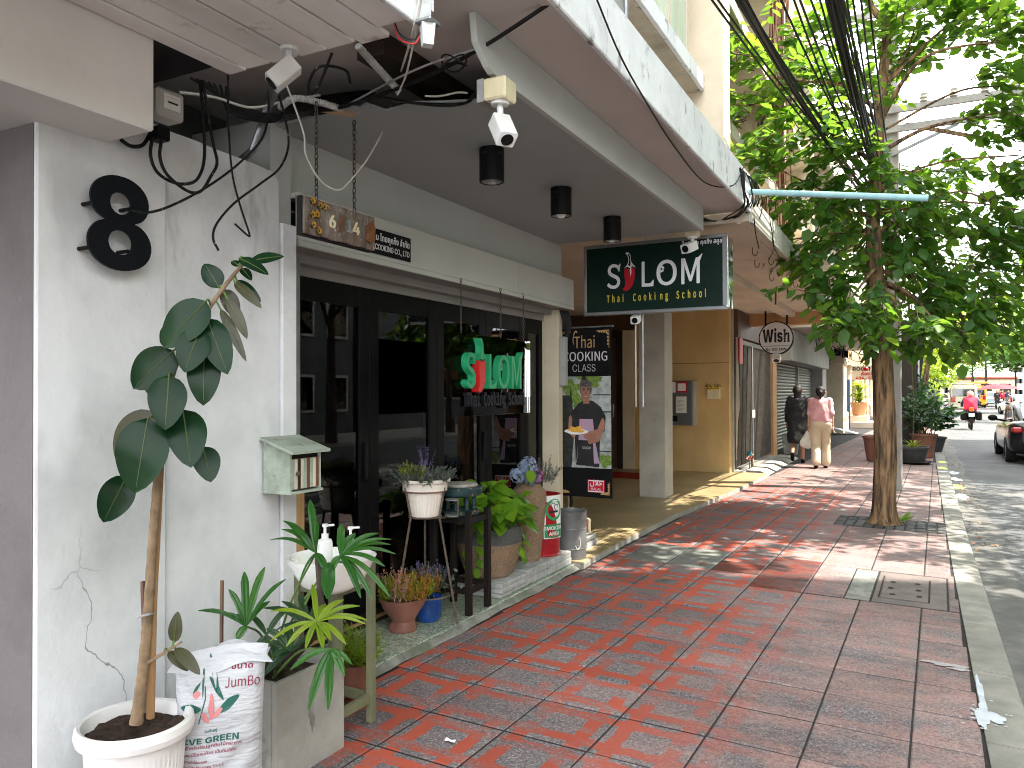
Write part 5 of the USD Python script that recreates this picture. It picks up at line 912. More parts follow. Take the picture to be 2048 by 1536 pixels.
part(t, 'top_rod', MB().tube([(x0 - .1, yb_ + .004, zt + .004), (x1 + .01, yb_ + .004, zt + .004)], .008, 8), 'metal_grey'); part(t, 'side_pole', MB().tube([(x0 - .045, yb_ + .01, .09), (x0 - .045, yb_ + .01, zt + .05)], .014, 8), 'black_paint')
eb = thing('switch_box', 'grey electrical box with cables on the pier beside the banner', 'switch box', loc=(-2.97, 6.75, 1.7)); part(eb, 'box', MB().box((-2.988, 6.715, 1.60), (-2.93, 6.79, 2.06), bev=.006), 'wall_grey')
for k in range(9): part(eb, 'cable', MB().tube(curve([(-2.98 + .005 * k, 6.72 + .014 * k, 2.31), (-2.95 + .004 * k, 6.74 + .012 * k, 2.18), (-2.95, 6.775 + .005 * k, 2.10 - .01 * k), (-2.975, 6.80, 1.9)], 20), .006, 5), 'cable_dark')
# mailbox on the post
xf, xbk = -2.665, -2.837; ya, yc = onx(580, 940, xf)[1], onx(642, 940, xf)[1]; za, zc = onx(580, 985, xf)[2], onx(580, 905, xf)[2]
t = thing('mailbox', 'small weathered mint wooden mailbox with a striped door on the wall corner', 'mailbox', loc=(xf, ya, za)); zr = zc + .055
side = lambda y: [(xbk, y, za), (xf, y, za), (xf, y, zc), (xbk, y, zr)]
for y in (ya, yc - .012): P_, Q_ = side(y), side(y + .012); part(t, 'side_board', MB().add(P_ + Q_, [[0, 1, 2, 3], [7, 6, 5, 4], [0, 4, 5, 1], [1, 5, 6, 2], [2, 6, 7, 3], [3, 7, 4, 0]]), 'mint_wood', smooth=False)
part(t, 'roof', MB().bar((xbk + .0, (ya + yc) / 2, zr + .009), (xf + .04, (ya + yc) / 2, zc - .003), yc - ya + .05, .013), 'mint_wood', smooth=False); part(t, 'base_board', MB().box((xbk, ya - .006, za - .012), (xf + .008, yc + .006, za)), 'mint_wood', smooth=False); part(t, 'back_board', MB().box((xbk, ya + .012, za), (xbk + .01, yc - .012, zc)), 'mint_wood', smooth=False); part(t, 'slot', MB().box((xf - .02, ya + .012, zc - .035), (xf - .012, yc - .012, zc - .004)), 'black_paint', smooth=False)
dr = part(t, 'door', MB().box((xf - .012, ya + .012, za + .008), (xf - .006, yc - .012, zc - .034)), 'brown_wood', smooth=False); n_ = 9
for k in range(n_): w_ = (yc - ya - .026) / n_; part(dr, 'strip', MB().box((xf - .006, ya + .013 + k * w_, za + .010), (xf - .001, ya + .013 + (k + .92) * w_, zc - .036), bev=.001), ('mint_wood', 'cream_wood', 'dark_wood', 'cream_wood', 'mint_wood', 'brown_wood', 'mint_wood', 'cream_wood', 'brown_wood')[k], smooth=False)
part(dr, 'knob', MB().ball((xf + .012, ya + .045, (za + zc) / 2 - .01), .012, 2), 'iron')
# round hanging sign
yq = 15.0; c = ony(1552, 676, yq); r = (ony(1587, 676, yq)[0] - ony(1517, 676, yq)[0]) / 2
t = thing('round_sign', 'round white hanging sign with bold black lettering and dark rim', 'sign', loc=c); M_ = FACE_Y(c)
circ = Polygon(arc((0, 0), r, 0, 2 * PI, 48)); part(t, 'rim', MB().poly(circ, .10, FACE_Y(c + A(0, .10, 0))), 'black_paint', smooth=40); part(t, 'face', MB().poly(Polygon(arc((0, 0), r - .02, 0, 2 * PI, 48)), .004, M_), 'letter_white', smooth=False)
g1 = glyphs('Wish', .23, 'Inter', 900); g1 = affinity.scale(centred(g1), 1.12 * r * 1.36 / (g1.bounds[2] - g1.bounds[0]), 1.05, origin=(0, 0)); part(t, 'lettering', MB().poly(g1, .004, FACE_Y(c + A(0, -.0045, -.08))), 'ink', smooth=False)
part(t, 'rule', MB().box((c[0] - r * .75, c[1] - .008, c[2] - .15), (c[0] + r * .75, c[1] - .0045, c[2] - .143)), 'ink', smooth=False); g1 = centred(glyphs('By GO INN', .05, 'Inter', 700)); part(t, 'lettering', MB().poly(g1, .004, FACE_Y(c + A(0, -.0045, -.235))), 'ink', smooth=False)
m = MB()
for k in range(4):
    for s_ in (0, 1): m.box((c[0] + r * (.42 + .20 * s_), c[1] - .0125, c[2] - .05 + .045 * k), (c[0] + r * (.47 + .20 * s_), c[1] - .0090, c[2] - .03 + .045 * k))
part(t, 'window_dots', m, 'letter_white', smooth=False)
for s_ in (-1, 1): part(t, 'hanger', MB().box((c[0] + s_ * .19 - .015, c[1] + .03, c[2] + r - .06), (c[0] + s_ * .19 + .015, c[1] + .06, 3.03)), 'black_paint')
for k, (u, v, y, lb) in enumerate([(1675, 704, 27.0, 'pair of black floodlights under the far awning, left one'), (1690, 708, 27.2, 'pair of black floodlights under the far awning, right one')]):
    p = ony(u, v, y); t = thing('floodlight', lb, 'floodlight', loc=p); part(t, 'head', MB().box(p + A(-.10, -.05, -.12), p + A(.10, .05, .12), bev=.02), 'black_paint'); part(t, 'arm', MB().bar(p + A(0, .05, .08), p + A(-.3, .3, .3), .03), 'metal_grey')
m = MB()
for k in range(26):
    a = A(rng.uniform(-2.9, -1.5), rng.uniform(20, 30), rng.uniform(2.6, 2.98)); b2 = a + A(rng.uniform(-.2, .6), rng.uniform(.5, 2.), rng.uniform(-.1, .15)); m.tube(curve([a, (a + b2) / 2 - A(0, 0, rng.uniform(.05, .25)), b2], 10), .014, 5)
solo('cable_tangle', m, 'cable_dark', 'tangle of dark cables under the far awnings', 'cables', kind='stuff')
# ---------------------------------------------------------------- pots and plants
def leafmesh(b, base, tip, width, nrm, fold=.12, droop=0., shape='oval', n=9, twist=0.):
    """one leaf blade from base to tip, creased on the midrib; appends to b and returns its midrib"""
    base, tip = A(*base), A(*tip); d = tip - base; L = np.linalg.norm(d); d = d / L; nrm = A(*nrm); s_ = np.cross(d, nrm); s_ /= np.linalg.norm(s_) + 1e-9; up = np.cross(s_, d)
    t = np.linspace(0, 1, n)
    if shape == 'oval': w = np.sin(PI * np.clip(t, 0, 1) ** .85) ** .62 * (1 - .12 * t); w[-1] = 0
    elif shape == 'strap': w = np.minimum(1, t * 5) * np.minimum(1, (1 - t) * 3.2) ** .8
    elif shape == 'heart': w = np.sin(PI * (t * .88 + .12)) ** .8 * (1.15 - .35 * t); w[-1] = 0
    else: w = np.sin(PI * t) ** .8
    if shape == 'oval': w[0] = .05
    mid = base + np.outer(t * L, d) - np.outer(droop * L * (t ** 2) , [0, 0, 1]) + np.outer(np.sin(PI * t) * L * .05, up)
    lft = mid + np.outer(w * width / 2, s_) + np.outer(w * width * fold, up) ; rgt = mid - np.outer(w * width / 2, s_) + np.outer(w * width * fold, up)
    v = np.vstack([lft, mid, rgt]); q = [[k, k + 1, n + k + 1, n + k] for k in range(n - 1)] + [[n + k, n + k + 1, 2 * n + k + 1, 2 * n + k] for k in range(n - 1)]
    b.add(v, q); return mid + up * .0015
def planter_rim(prof, c, n=64, **k): return MB().lathe(prof, c, n, **k)
# big white pot with the rubber plant
PC = onz(271, 1436, .475); PC[2] = zg(PC[0]); pz = .475 - PC[2]; R = .178
t = thing('white_pot', 'large white ribbed plastic pot with dark soil at the left wall', 'pot', loc=PC)
part(t, 'pot_body', MB().lathe([(0, 0), (R * .70, 0), (R * .72, .01), (R * .86, pz - .075), (R * .88, pz - .055), (R * .99, pz - .05), (R * 1.02, pz - .03), (R * 1.0, pz - .008), (R * .96, pz), (R * .90, pz - .004), (R * .87, pz - .03), (R * .80, pz - .20)], PC, 336, rib=.011, ribn=56, ribz=(.005, pz - .08)), 'pot_white', smooth=18)
v = [(r * math.cos(a), r * math.sin(a)) for r in np.linspace(0, R * .865, 9)[1:] for a in np.arange(40) * 2 * PI / 40]; v = np.array([(0, 0)] + v); hz_ = pz - .045 + .022 * (meshkit.fbm(np.c_[v * 22, 0 * v[:, :1]], 4) - .5) * 2; f = [[0, 1 + k, 1 + (k + 1) % 40] for k in range(40)] + [[1 + r * 40 + k, 1 + (r + 1) * 40 + k, 1 + (r + 1) * 40 + (k + 1) % 40] for r in range(7) for k in range(40)] + [[1 + r * 40 + k, 1 + (r + 1) * 40 + (k + 1) % 40, 1 + r * 40 + (k + 1) % 40] for r in range(7) for k in range(40)]
part(t, 'soil', MB().add(np.c_[v + PC[:2], hz_ + PC[2]], f), 'soil', smooth=True)
sc_ = thing('pot_saucer', 'white saucer edge showing beside the large white pot', 'saucer', loc=PC + A(.17, .17, 0)); part(sc_, 'dish', MB().lathe([(0, .0), (.10, .0), (.125, .028), (.118, .03), (.10, .01), (0, .008)], PC + A(.13, .235, .002), 32), 'pot_white')
D0 = float((PC + A(0, 0, .45) - EYE) @ _f)
t = thing('rubber_plant', 'tall rubber plant with large glossy dark leaves in the white pot', 'plant', loc=PC + A(0, 0, pz - .04))
tr = curve([ond(u, v, D0 + o) for u, v, o in ((272, 1448, -.02), (280, 1390, -.01), (287, 1330, 0), (296, 1230, .0), (303, 1120, .0), (311, 1010, 0), (318, 915, .0), (330, 800, .02), (362, 705, .03), (402, 640, .04), (440, 585, .05), (470, 547, .06), (492, 522, .06))], 120)
part(t, 'trunk', MB().tube(tr, np.interp(np.linspace(0, 1, len(tr)), [0, .1, .5, .62, 1], [.021, .018, .013, .010, .005]) * (1 + .06 * np.sin(np.arange(len(tr)) * 1.7)), 12), 'bark_fig')
sk = thing('bamboo_stake', 'long brown cane tied along the trunk of the rubber plant', 'stake', loc=ond(299, 1420, D0)); part(sk, 'cane', MB().tube([ond(301, 1436, D0 + .03), ond(306, 1200, D0 + .03), ond(322, 890, D0 + .035)], .013, 10), 'stake_wood'); part(sk, 'tie', MB().tube(curve([ond(276, 1234, D0 - .03), ond(296, 1229, D0 - .045), ond(308, 1227, D0)], 12), .004, 6), 'cable_grey')
sk = thing('short_stake', 'short thin brown stick beside the rubber plant trunk', 'stake', loc=ond(290, 1420, D0)); part(sk, 'stick', MB().bar(ond(295, 1425, D0 + .05), ond(287, 1163, D0 + .05), .014), 'stick_wood')
K = lambda x, y: (x / 2.926, 500 + y / 2.926); K3 = lambda x, y: (x / 2.926, 1011 + y / 2.926)
FIG = [((865, 985), (790, 1425), 290, -.10, -.16, 0), ((905, 945), (690, 1250), 250, .0, .02, 1), ((745, 1320), (604, 1595), 205, .02, -.02, 0), ((988, 735), (965, 1055), 218, -.10, -.16, 0), ((1070, 935), (1118, 1275), 235, -.04, -.12, 0), ((1185, 1150), (1235, 1360), 165, .02, -.02, 0),
       ((1015, 590), (778, 812), 235, -.05, -.08, 0), ((1205, 300), (958, 575), 225, -.06, -.13, 0), ((1172, 460), (1080, 718), 195, -.08, -.14, 0), ((1195, 590), (1190, 912), 195, -.04, -.08, 0), ((1212, 400), (1332, 730), 180, -.05, -.08, 0), ((1290, 345), (1442, 655), 66, .03, .0, 1), ((1330, 285), (1447, 522), 80, .03, .02, 1), ((1312, 230), (1390, 405), 110, .06, .06, 1),
       ((1385, 178), (1528, 305), 70, .04, .02, 0), ((1372, 190), (1532, 342), 70, .03, .0, 1), ((1280, 222), (1195, 80), 135, .04, .04, 0), ((1400, 50), (1572, 147), 82, .02, -.05, 0), ((1468, 66), (1664, 38), 78, .06, .05, 0), ((1415, 108), (1472, 180), 62, .04, .0, 0), ((1402, 96), (1354, 66), 50, .08, .1, 0), ((1010, 430), (948, 560), 90, .08, .06, 0), ((905, 770), (862, 840), 90, .08, .07, 1)]
def figleaf(t, b_, t_, w, o0, o1, back, conv, Dx=0):
    base, tip = ond(*conv(*b_), D0 + .03 + o0 + Dx), ond(*conv(*t_), D0 + .03 + o1 + Dx); wid = w / 2.926 * D0 / FPX; m = MB()
    view = EYE - (base + tip) / 2; view /= np.linalg.norm(view); nr = view + A(rng.uniform(-.15, .15), 0, .35 + rng.uniform(-.1, .2))
    mid = leafmesh(m, base, tip, wid, nr, .10, 0, 'oval', 13); l = part(t, 'leaf', m, 'leaf_fig_back' if back else 'leaf_fig', smooth=True); part(l, 'midrib', MB().tube(mid[:-1], np.linspace(.0026, .0008, len(mid) - 1), 5), 'rib_fig')
    i = np.argmin(np.linalg.norm(tr - base, axis=1)); part(l, 'stalk', MB().tube(curve([tr[i], (tr[i] + base) / 2 + A(0, 0, .012), base], 8), .0032, 6), 'stem_green')
for a in FIG: figleaf(t, *a, K)
br = curve([ond(*K3(*p), D0) for p in ((868, 918), (930, 880), (985, 848), (1065, 798))], 20); part(t, 'side_twig', MB().tube(br, np.linspace(.007, .003, len(br)), 7), 'bark_fig'); tr = np.vstack([tr, br])
for a in (((1020, 800), (1042, 618), 84, 0, .0, 1), ((1025, 835), (1172, 992), 84, 0, -.05, 1), ((985, 855), (1102, 970), 72, 0, -.03, 1)): figleaf(t, *a, K3)
# sack of potting soil
SB = ond(436, 1400, 2.74); SB[2] = zg(SB[0]) + .002; ex = A(.72, .69, 0); ex /= np.linalg.norm(ex); en = A(ex[1], -ex[0], 0); Ws, Hs, Ts = .30, .605, .075
def sack_d(u, v):                                               # how far the front stands out at u (-1..1), v (0..1)
    bel = (1 - abs(u) ** 3.2) ** .6 * (np.sin(PI * min(1, (v * .93 + .07))) ** .35 if v < .86 else (np.sin(PI * .87) ** .35) * max(0, (1.02 - v) / .16))
    wr = .006 * math.sin(44 * v + 3 * math.sin(3 * u + 5 * v)) * (1 - min(1, v * 1.25)) * 1.4 + .012 * (meshkit.fbm(A(u * 2.5, v * 7, 3.), 3) - .5) + .005 * (meshkit.fbm(A(u * 7, v * 22, 8.), 2) - .5)
    return Ts * bel + wr
def sack_p(u, v, s_=1, off=0.):
    w = Ws / 2 * (1 - .05 * math.sin(PI * v) + (.05 * max(0, v - .88) / .12)) ; sag = .014 * math.sin(2.1 * u + 1) * v
    return SB + ex * (u * w + .012 * v) + en * (s_ * (sack_d(u, v) + off)) + A(0, 0, v * Hs + sag)
us, vs_ = np.linspace(-1, 1, 41), np.linspace(0, 1, 70); V_ = [sack_p(u, v, s_) for s_ in (1, -1) for v in vs_ for u in us]; nn = 41 * 70; q = [[r * 41 + c_, r * 41 + c_ + 1, (r + 1) * 41 + c_ + 1, (r + 1) * 41 + c_] for r in range(69) for c_ in range(40)]
t = thing('soil_sack', 'white woven sack of potting soil with red and green print between pot and planter', 'sack', loc=SB); part(t, 'bag', MB().add(V_, q + [[nn + i for i in f[::-1]] for f in q]), 'sack', smooth=True)
fl = [sack_p(u, .955) + en * .012 + A(0, 0, .006 * math.sin(5 * u)) for u in us]; fl2 = [p + en * (.016 + .006 * math.sin(6 * u + 1)) - A(0, 0, .035 + .014 * math.sin(3 * u + 2)) + ex * .02 * u for p, u in zip(fl, us)]; fl3 = [p - en * .07 + A(0, 0, .015 + .01 * math.sin(4 * u + 1)) + ex * .012 * u for p, u in zip(fl, us)]
part(t, 'top_fold', MB().add(fl3 + fl + fl2, [[r * 41 + c_, (r + 1) * 41 + c_, (r + 1) * 41 + c_ + 1, r * 41 + c_ + 1] for r in range(2) for c_ in range(40)]), 'sack', smooth=True)
def sprint(nm, P, mt, off=.0022):
    m = MB()
    for g_ in getattr(P, 'geoms', [P]):
        if g_.is_empty or g_.geom_type != 'Polygon': continue
        v, f = trimesh.creation.triangulate_polygon(g_.segmentize(.03), engine='earcut'); m.add([sack_p(a_ * 2 - 1, b__, 1, off) for a_, b__ in v], f)
    part(t, nm, m, mt, smooth=False)
def stext(nm, s_, x, z, cap, w_, mt, font='NotoSansThai', w=700):
    if s_.isascii() and font == 'NotoSansThai': font = 'Noto Sans CJK'
    g_ = glyphs(s_, 1, font, w, simp=.9); b4 = g_.bounds; sprint(nm, affinity.translate(affinity.scale(affinity.translate(g_, -b4[0], 0), w_ / (b4[2] - b4[0]), cap, origin=(0, 0)), x, z), mt)
# sack coordinates: the crop of the print measured on the bag
sx_ = lambda x: (x - 175) / 505.; sz_ = lambda y: 1 - (y - 150) / 1000.
stext('lettering', 'ขนาด', sx_(490), sz_(272), .030, .24, 'print_maroon'); stext('lettering', 'JumBo', sx_(458), sz_(365), .052, .39, 'print_maroon', 'Noto Sans CJK', 0)
stext('lettering', 'LIVE GREEN', sx_(198), sz_(645), .034, .69, 'print_green', 'Inter', 800); stext('lettering', 'ดินก้ามปู', sx_(350), sz_(585), .015, .14, 'print_green')
for s_, x, y, w_ in (('ดินสำหรับใช้ปลูกต้นไม้กระถาง', 200, 672, .72), ('คุณสมบัติครบถ้วน เป็นดินดีคือ', 200, 708, .66), ('ระบายน้ำได้สะดวก', 215, 750, .30), ('ค่า', 222, 782, .06), ('PH', 260, 782, .055), ('ประมาณ', 295, 782, .19), ('5.5-6.5', 400, 782, .12), ('ร่วนเกินไป', 222, 815, .18), ('สำหรับใช้ปลูกต้นไม้ ดอก ใบ ผล', 215, 885, .66), ('เป็นดินเพาะเมล็ดพันธุ์ไม้', 300, 925, .54)): stext('lettering', s_, sx_(x), sz_(y), .017, w_, 'print_maroon', w=600)
def el(x, y, a_, b_, rot): return affinity.translate(affinity.rotate(affinity.scale(Polygon([(math.cos(k) * 1, math.sin(k) * (1 - .35 * abs(math.cos(k)))) for k in np.arange(16) * PI / 8]), a_ / 505., b_ / 1000., origin=(0, 0)), -rot, origin=(0, 0)), sx_(x), sz_(y))
sprint('printed_leaves', unary_union([el(336, 300, 48, 12, 92), el(398, 285, 62, 24, 62), el(412, 358, 55, 22, 40), el(268, 445, 60, 28, 5), el(480, 452, 66, 30, -18), el(300, 335, 26, 12, -30), stroke([(sx_(315), sz_(530)), (sx_(350), sz_(400)), (sx_(348), sz_(340))], .012)]), 'print_green'); sprint('printed_flower', unary_union([el(385, 460, 32, 36, 90), el(350, 505, 28, 22, 30), el(420, 490, 30, 20, -20), el(300, 370, 22, 22, 0), el(385, 420, 22, 24, 80)]), 'print_pink', .003)
# concrete planter with the lady palm
px0, px1, py0, py1, pt = -2.575, -2.172, 2.225, 2.625, .432
t = thing('concrete_planter', 'square grey concrete planter box full of palm fronds', 'planter', loc=((px0 + px1) / 2, (py0 + py1) / 2, .04)); th = .024
m = MB().box((px1 - th, py0, .03), (px1, py1, pt), bev=.004).box((px0, py0, .03), (px0 + th, py1, pt), bev=.004).box((px0 + th, py0, .03), (px1 - th, py0 + th, pt - .001), bev=.003).box((px0 + th, py1 - th, .03), (px1 - th, py1, pt - .001), bev=.003); part(t, 'box', m, 'concrete', smooth=False); part(t, 'soil', MB().box((px0 + th, py0 + th, .1), (px1 - th, py1 - th, pt - .06)), 'soil')
m = MB(); part(t, 'stain', onground(Polygon(), 0) if False else MB().poly(unary_union([blob((0, 0), .018, .055, 3, rag=.4), blob((.012, -.05), .01, .04, 5, rag=.4)]), .0012, FACE_X((px1 - .0004, 2.415, .27))), 'concrete_edge', smooth=False)
pl = thing('lady_palm', 'lady palm with shiny fan leaves growing in the concrete planter', 'plant', loc=(-2.37, 2.42, .37))
C5 = lambda x, y: (540 + x / 5.12, 1000 + y / 5.12)
def fan(hub, segs, mat, conv, Dh, wseg=.030, stem=None, dd=0.):
    h = ond(*conv(*hub), Dh); root = A(-2.37 + rng.uniform(-.06, .06), 2.42 + rng.uniform(-.06, .06), .38) if stem is None else stem
    st = part(pl, 'frond_stalk', MB().tube(curve([root, (root + h) / 2 + A(0, 0, .05), h], 14), np.linspace(.006, .0035, 15), 6), 'stem_green')
    for (x, y, o) in segs:
        tip = ond(*conv(x, y), Dh + o); m = MB(); dn = np.linalg.norm(tip - h); sag = max(0, .05 * dn); up_ = A(0, 0, 1.) + .35 * (EYE - h) / np.linalg.norm(EYE - h)
        # straps arch: raise the middle, so the tip lands on the survey point
        base, d = h, tip - h; n = 8; tt = np.linspace(0, 1, n); mid = base + np.outer(tt, d) + np.outer(np.sin(PI * tt) * dn * .12, [0, 0, 1.]); s_ = np.cross(d, up_); s_ /= np.linalg.norm(s_) + 1e-9; upv = np.cross(s_, d); upv /= np.linalg.norm(upv)
        w = np.minimum(1, .25 + tt * 3) * np.minimum(1, (1 - tt) * 3.5 + .18) * wseg * rng.uniform(.8, 1.15) / 2; prof = [(-1, .0), (-.5, .10), (0, -.06), (.5, .10), (1, 0)]
        v = np.vstack([mid + np.outer(w * a_, s_) + np.outer(w * b__ * 2, upv) for a_, b__ in prof]); m.add(v, [[r * n + k, r * n + k + 1, (r + 1) * n + k + 1, (r + 1) * n + k] for r in range(4) for k in range(n - 1)]); part(pl, 'leaf', m, mat, smooth=40)
Dp = 3.02
fan((470, 540), [(408, 0, .06), (200, 262, .06), (135, 212, .1), (0, 408, .08), (118, 300, .12), (490, 232, -.04), (575, 730, -.06), (290, 870, .02)], 'leaf_palm', C5, Dp)
fan((722, 565), [(730, 250, .1), (872, 342, .1), (1112, 338, .1), (1238, 402, .08), (1232, 455, .1), (1285, 552, .0), (1175, 680, -.06), (1228, 990, -.1), (1050, 1020, -.08), (930, 1000, -.08), (905, 930, -.1), (605, 765, -.08)], 'leaf_palm', C5, Dp)
fan((600, 640), [(592, 1015, -.12)], 'leaf_palm', C5, Dp - .04, .055)
fan((480, 1245), [(0, 1140, .02), (0, 1445, -.06), (165, 1500, -.1), (360, 1530, -.12), (545, 1530, -.1), (625, 1440, -.1), (780, 1480, -.08), (985, 1272, 0), (920, 1085, .06), (755, 1020, .1), (565, 1060, .1), (435, 865, .12), (1000, 1230, .05)], 'leaf_palm_light', C5, 2.88, .026)
fan((1440, 705), [(1340, 490, .02), (1430, 388, .05), (1550, 360, .06), (1672, 432, .06), (1160, 615, -.04), (1290, 632, .04), (1385, 790, -.04), (1365, 640, 0), (1580, 560, .05)], 'leaf_palm', K3, 2.95, .032)
fan((1935, 840), [(1805, 1195, -.10), (1920, 1195, -.1), (2015, 1000, -.05), (1990, 900, -.02), (1700, 960, -.06), (2060, 930, 0)], 'leaf_palm', K3, 2.75, .032)
fan((1700, 850), [(1540, 1000, -.06), (1600, 880, -.08), (1560, 720, .02), (1680, 700, .04), (1760, 820, 0), (1500, 800, 0), (1850, 760, .05)], 'leaf_dark', K3, 2.85, .03)
fan((1800, 700), [(1540, 600, .06), (1650, 560, .08), (1880, 560, .08), (1950, 640, .05), (1600, 740, .05), (1750, 520, .1)], 'leaf_dark', K3, 3.05, .03)
fan((1560, 760), [(1470, 900, -.05), (1530, 990, -.06), (1640, 930, -.02), (1450, 640, .08), (1690, 600, .1)], 'leaf_dark', K3, 3.0, .03)
part(pl, 'stem', MB().tube(curve([A(-2.38, 2.44, .36), ond(634, 1260, 2.98), ond(640, 1180, 3.0), ond(636, 1110, 3.02)], 20), .014, 8), 'bark_dark'); part(pl, 'stem', MB().tube(curve([A(-2.42, 2.4, .36), ond(600, 1290, 3.0), ond(632, 1245, 2.9)], 12), .010, 8), 'bark_dark')
st = thing('garden_stick', 'thin upright brown stick behind the soil sack', 'stick', loc=ond(443, 1300, 2.95)); part(st, 'stick', MB().bar(ond(442, 1400, 3.0), ond(444, 1161, 3.02), .013, .008), 'stick_wood')
# olive washstand with basin
t = thing('wash_stand', 'olive green wooden washstand with open legs behind the palm', 'stand', loc=(-2.4, 2.7, .05)); fx, yr = -2.226, 2.875; yl = onx(676, 1200, fx)[1]; bxk = onx(598, 1200, fx)[0] * yl / onx(598, 1200, fx)[1]; zt_ = onx(742, 1103, fx)[2]
for x, y in ((fx, yl), (fx, yr), (bxk, yl), (bxk, yr)): part(t, 'leg', MB().box((x - .016, y - .018, zg(x) + .001 if x > -2.55 else .081), (x + .016, y + .018, zt_), bev=.003), 'olive_paint')
zr_ = onx(742, 1158, fx)[2]
for (x0_, y0_, x1_, y1_) in ((fx, yl, fx, yr), (bxk, yl, bxk, yr), (fx, yl, bxk, yl), (fx, yr, bxk, yr)):
    for z in (zr_, .15): part(t, 'rail', MB().bar((x0_ + .001, y0_, z), (x1_ - .001, y1_, z), .022, .05 if z > .2 else .04), 'olive_paint')
bc = ond(664, 1128, 3.36); bc[2] = zt_ - .03
t = thing('wash_basin', 'white porcelain wash basin resting on the olive washstand', 'basin', loc=bc); part(t, 'bowl', MB().lathe([(0, -.10), (.07, -.095), (.13, -.06), (.165, 0), (.185, .045), (.19, .055), (.18, .058), (.165, .04), (.14, -.02), (.06, -.06), (0, -.065)], bc, 40), 'porcelain')
for k, (u, v, lb) in enumerate([(650, 1100, 'white pump soap bottle on the wash basin, left one'), (701, 1105, 'white pump soap bottle on the wash basin, right one')]):
    c = ond(u, v, 3.36); t = thing('soap_bottle', lb, 'soap bottle', loc=c); part(t, 'bottle', MB().lathe([(0, -.07), (.03, -.07), (.033, -.05), (.033, .03), (.028, .045), (.014, .05), (0, .05)], c, 20), 'plastic_white'); part(t, 'pump', MB().lathe([(0, .05), (.015, .05), (.015, .07), (.006, .072), (.006, .10), (.012, .10), (.012, .112), (0, .112)], c, 14), 'plastic_white'); part(t, 'nozzle', MB().tube([c + A(0, 0, .106), c + A(.02, .035, .104)], .005, 6), 'plastic_white')
# generic fluffy planting: many small blades or petals
def tuft(b, c, R_, H_, n, L_, w_, spread=.6, up=.7, seed=0, jit=.35, shape='s'):
    r_ = np.random.default_rng(seed); c = A(*c)
    for k in range(n):
        a = r_.uniform(0, 2 * PI); rr = math.sqrt(r_.uniform(0, 1)); base = c + A(R_ * rr * math.cos(a) * .7, R_ * rr * math.sin(a) * .7, r_.uniform(0, 1) * H_ * (1 - .5 * rr)); d = A(math.cos(a) * spread * rr, math.sin(a) * spread * rr, up) + r_.normal(0, jit, 3); d /= np.linalg.norm(d); L = L_ * r_.uniform(.6, 1.25); s_ = np.cross(d, r_.normal(0, 1, 3)); s_ /= np.linalg.norm(s_)
        b.add([base, base + d * L * .5 + s_ * w_ / 2, base + d * L, base + d * L * .5 - s_ * w_ / 2], [[0, 1, 2], [0, 2, 3]])
    return b
def spikes(b, c, R_, H_, n, seed=0, L_=.021, dens=34, w_=.0075, lean=.45):
    n = int(n * 1.7)
    """upright flowering stems set with tiny blades"""
    r_ = np.random.default_rng(seed); c = A(*c)
    for k in range(n):
        a = r_.uniform(0, 2 * PI); rr = math.sqrt(r_.uniform(0, 1)); d = A(math.cos(a) * lean * rr, math.sin(a) * lean * rr, 1) + r_.normal(0, .08, 3); d /= np.linalg.norm(d); base = c + A(R_ * .6 * rr * math.cos(a), R_ * .6 * rr * math.sin(a), 0); H = H_ * r_.uniform(.6, 1.05) * (1 - .25 * rr)
        for q in range(dens):
            f = .15 + .85 * q / dens; p = base + d * H * f; e = d * .6 + r_.normal(0, .6, 3); e /= np.linalg.norm(e); L = L_ * (1.5 - f) * r_.uniform(.7, 1.3) * 1.3; s_ = np.cross(e, d); s_ /= np.linalg.norm(s_) + 1e-9; b.add([p, p + e * L * .5 + s_ * w_ / 2, p + e * L, p + e * L * .5 - s_ * w_ / 2], [[0, 1, 2], [0, 2, 3]])
    return b
# terracotta pot with heather
c = onz(806, 1259, .082); Rr = .5 * 94 / FPX * float((c - EYE) @ _f) * 1.0; hh = onx(806, 1195, c[0])[2] - .08
t = thing('terracotta_pot', 'brown terracotta pot with a flared foot full of heather', 'pot', loc=c); part(t, 'pot_body', MB().lathe([(0, 0), (Rr * .58, 0), (Rr * .60, .015), (Rr * .54, .045), (Rr * .50, .06), (Rr * .66, .10), (Rr * .86, hh * .72), (Rr * .98, hh - .02), (Rr * 1.02, hh), (Rr * .97, hh + .004), (Rr * .92, hh - .02), (0, hh - .03)], c, 40), 'terracotta')
top = c + A(0, 0, hh - .02); t = thing('heather', 'orange and lime heather in the terracotta pot', 'plant', loc=top)
part(t, 'green_sprigs', spikes(MB(), top + A(-.02, -.03, 0), Rr, .19, 34, 1), 'leaf_heather', smooth=False, kind='stuff'); part(t, 'orange_sprigs', spikes(MB(), top + A(.03, .04, 0), Rr * 1.1, .20, 34, 2), 'flower_orange', smooth=False, kind='stuff'); part(t, 'pink_sprigs', spikes(MB(), top + A(-.02, -.04, .02), Rr * 1.2, .22, 16, 3), 'flower_pinkish', smooth=False, kind='stuff'); part(t, 'lime_sprigs', spikes(MB(), top + A(.04, .06, 0), Rr, .17, 20, 5), 'leaf_lime', smooth=False, kind='stuff'); part(t, 'grey_sprigs', spikes(MB(), top, Rr * 1.2, .12, 16, 4), 'leaf_grey', smooth=False, kind='stuff')
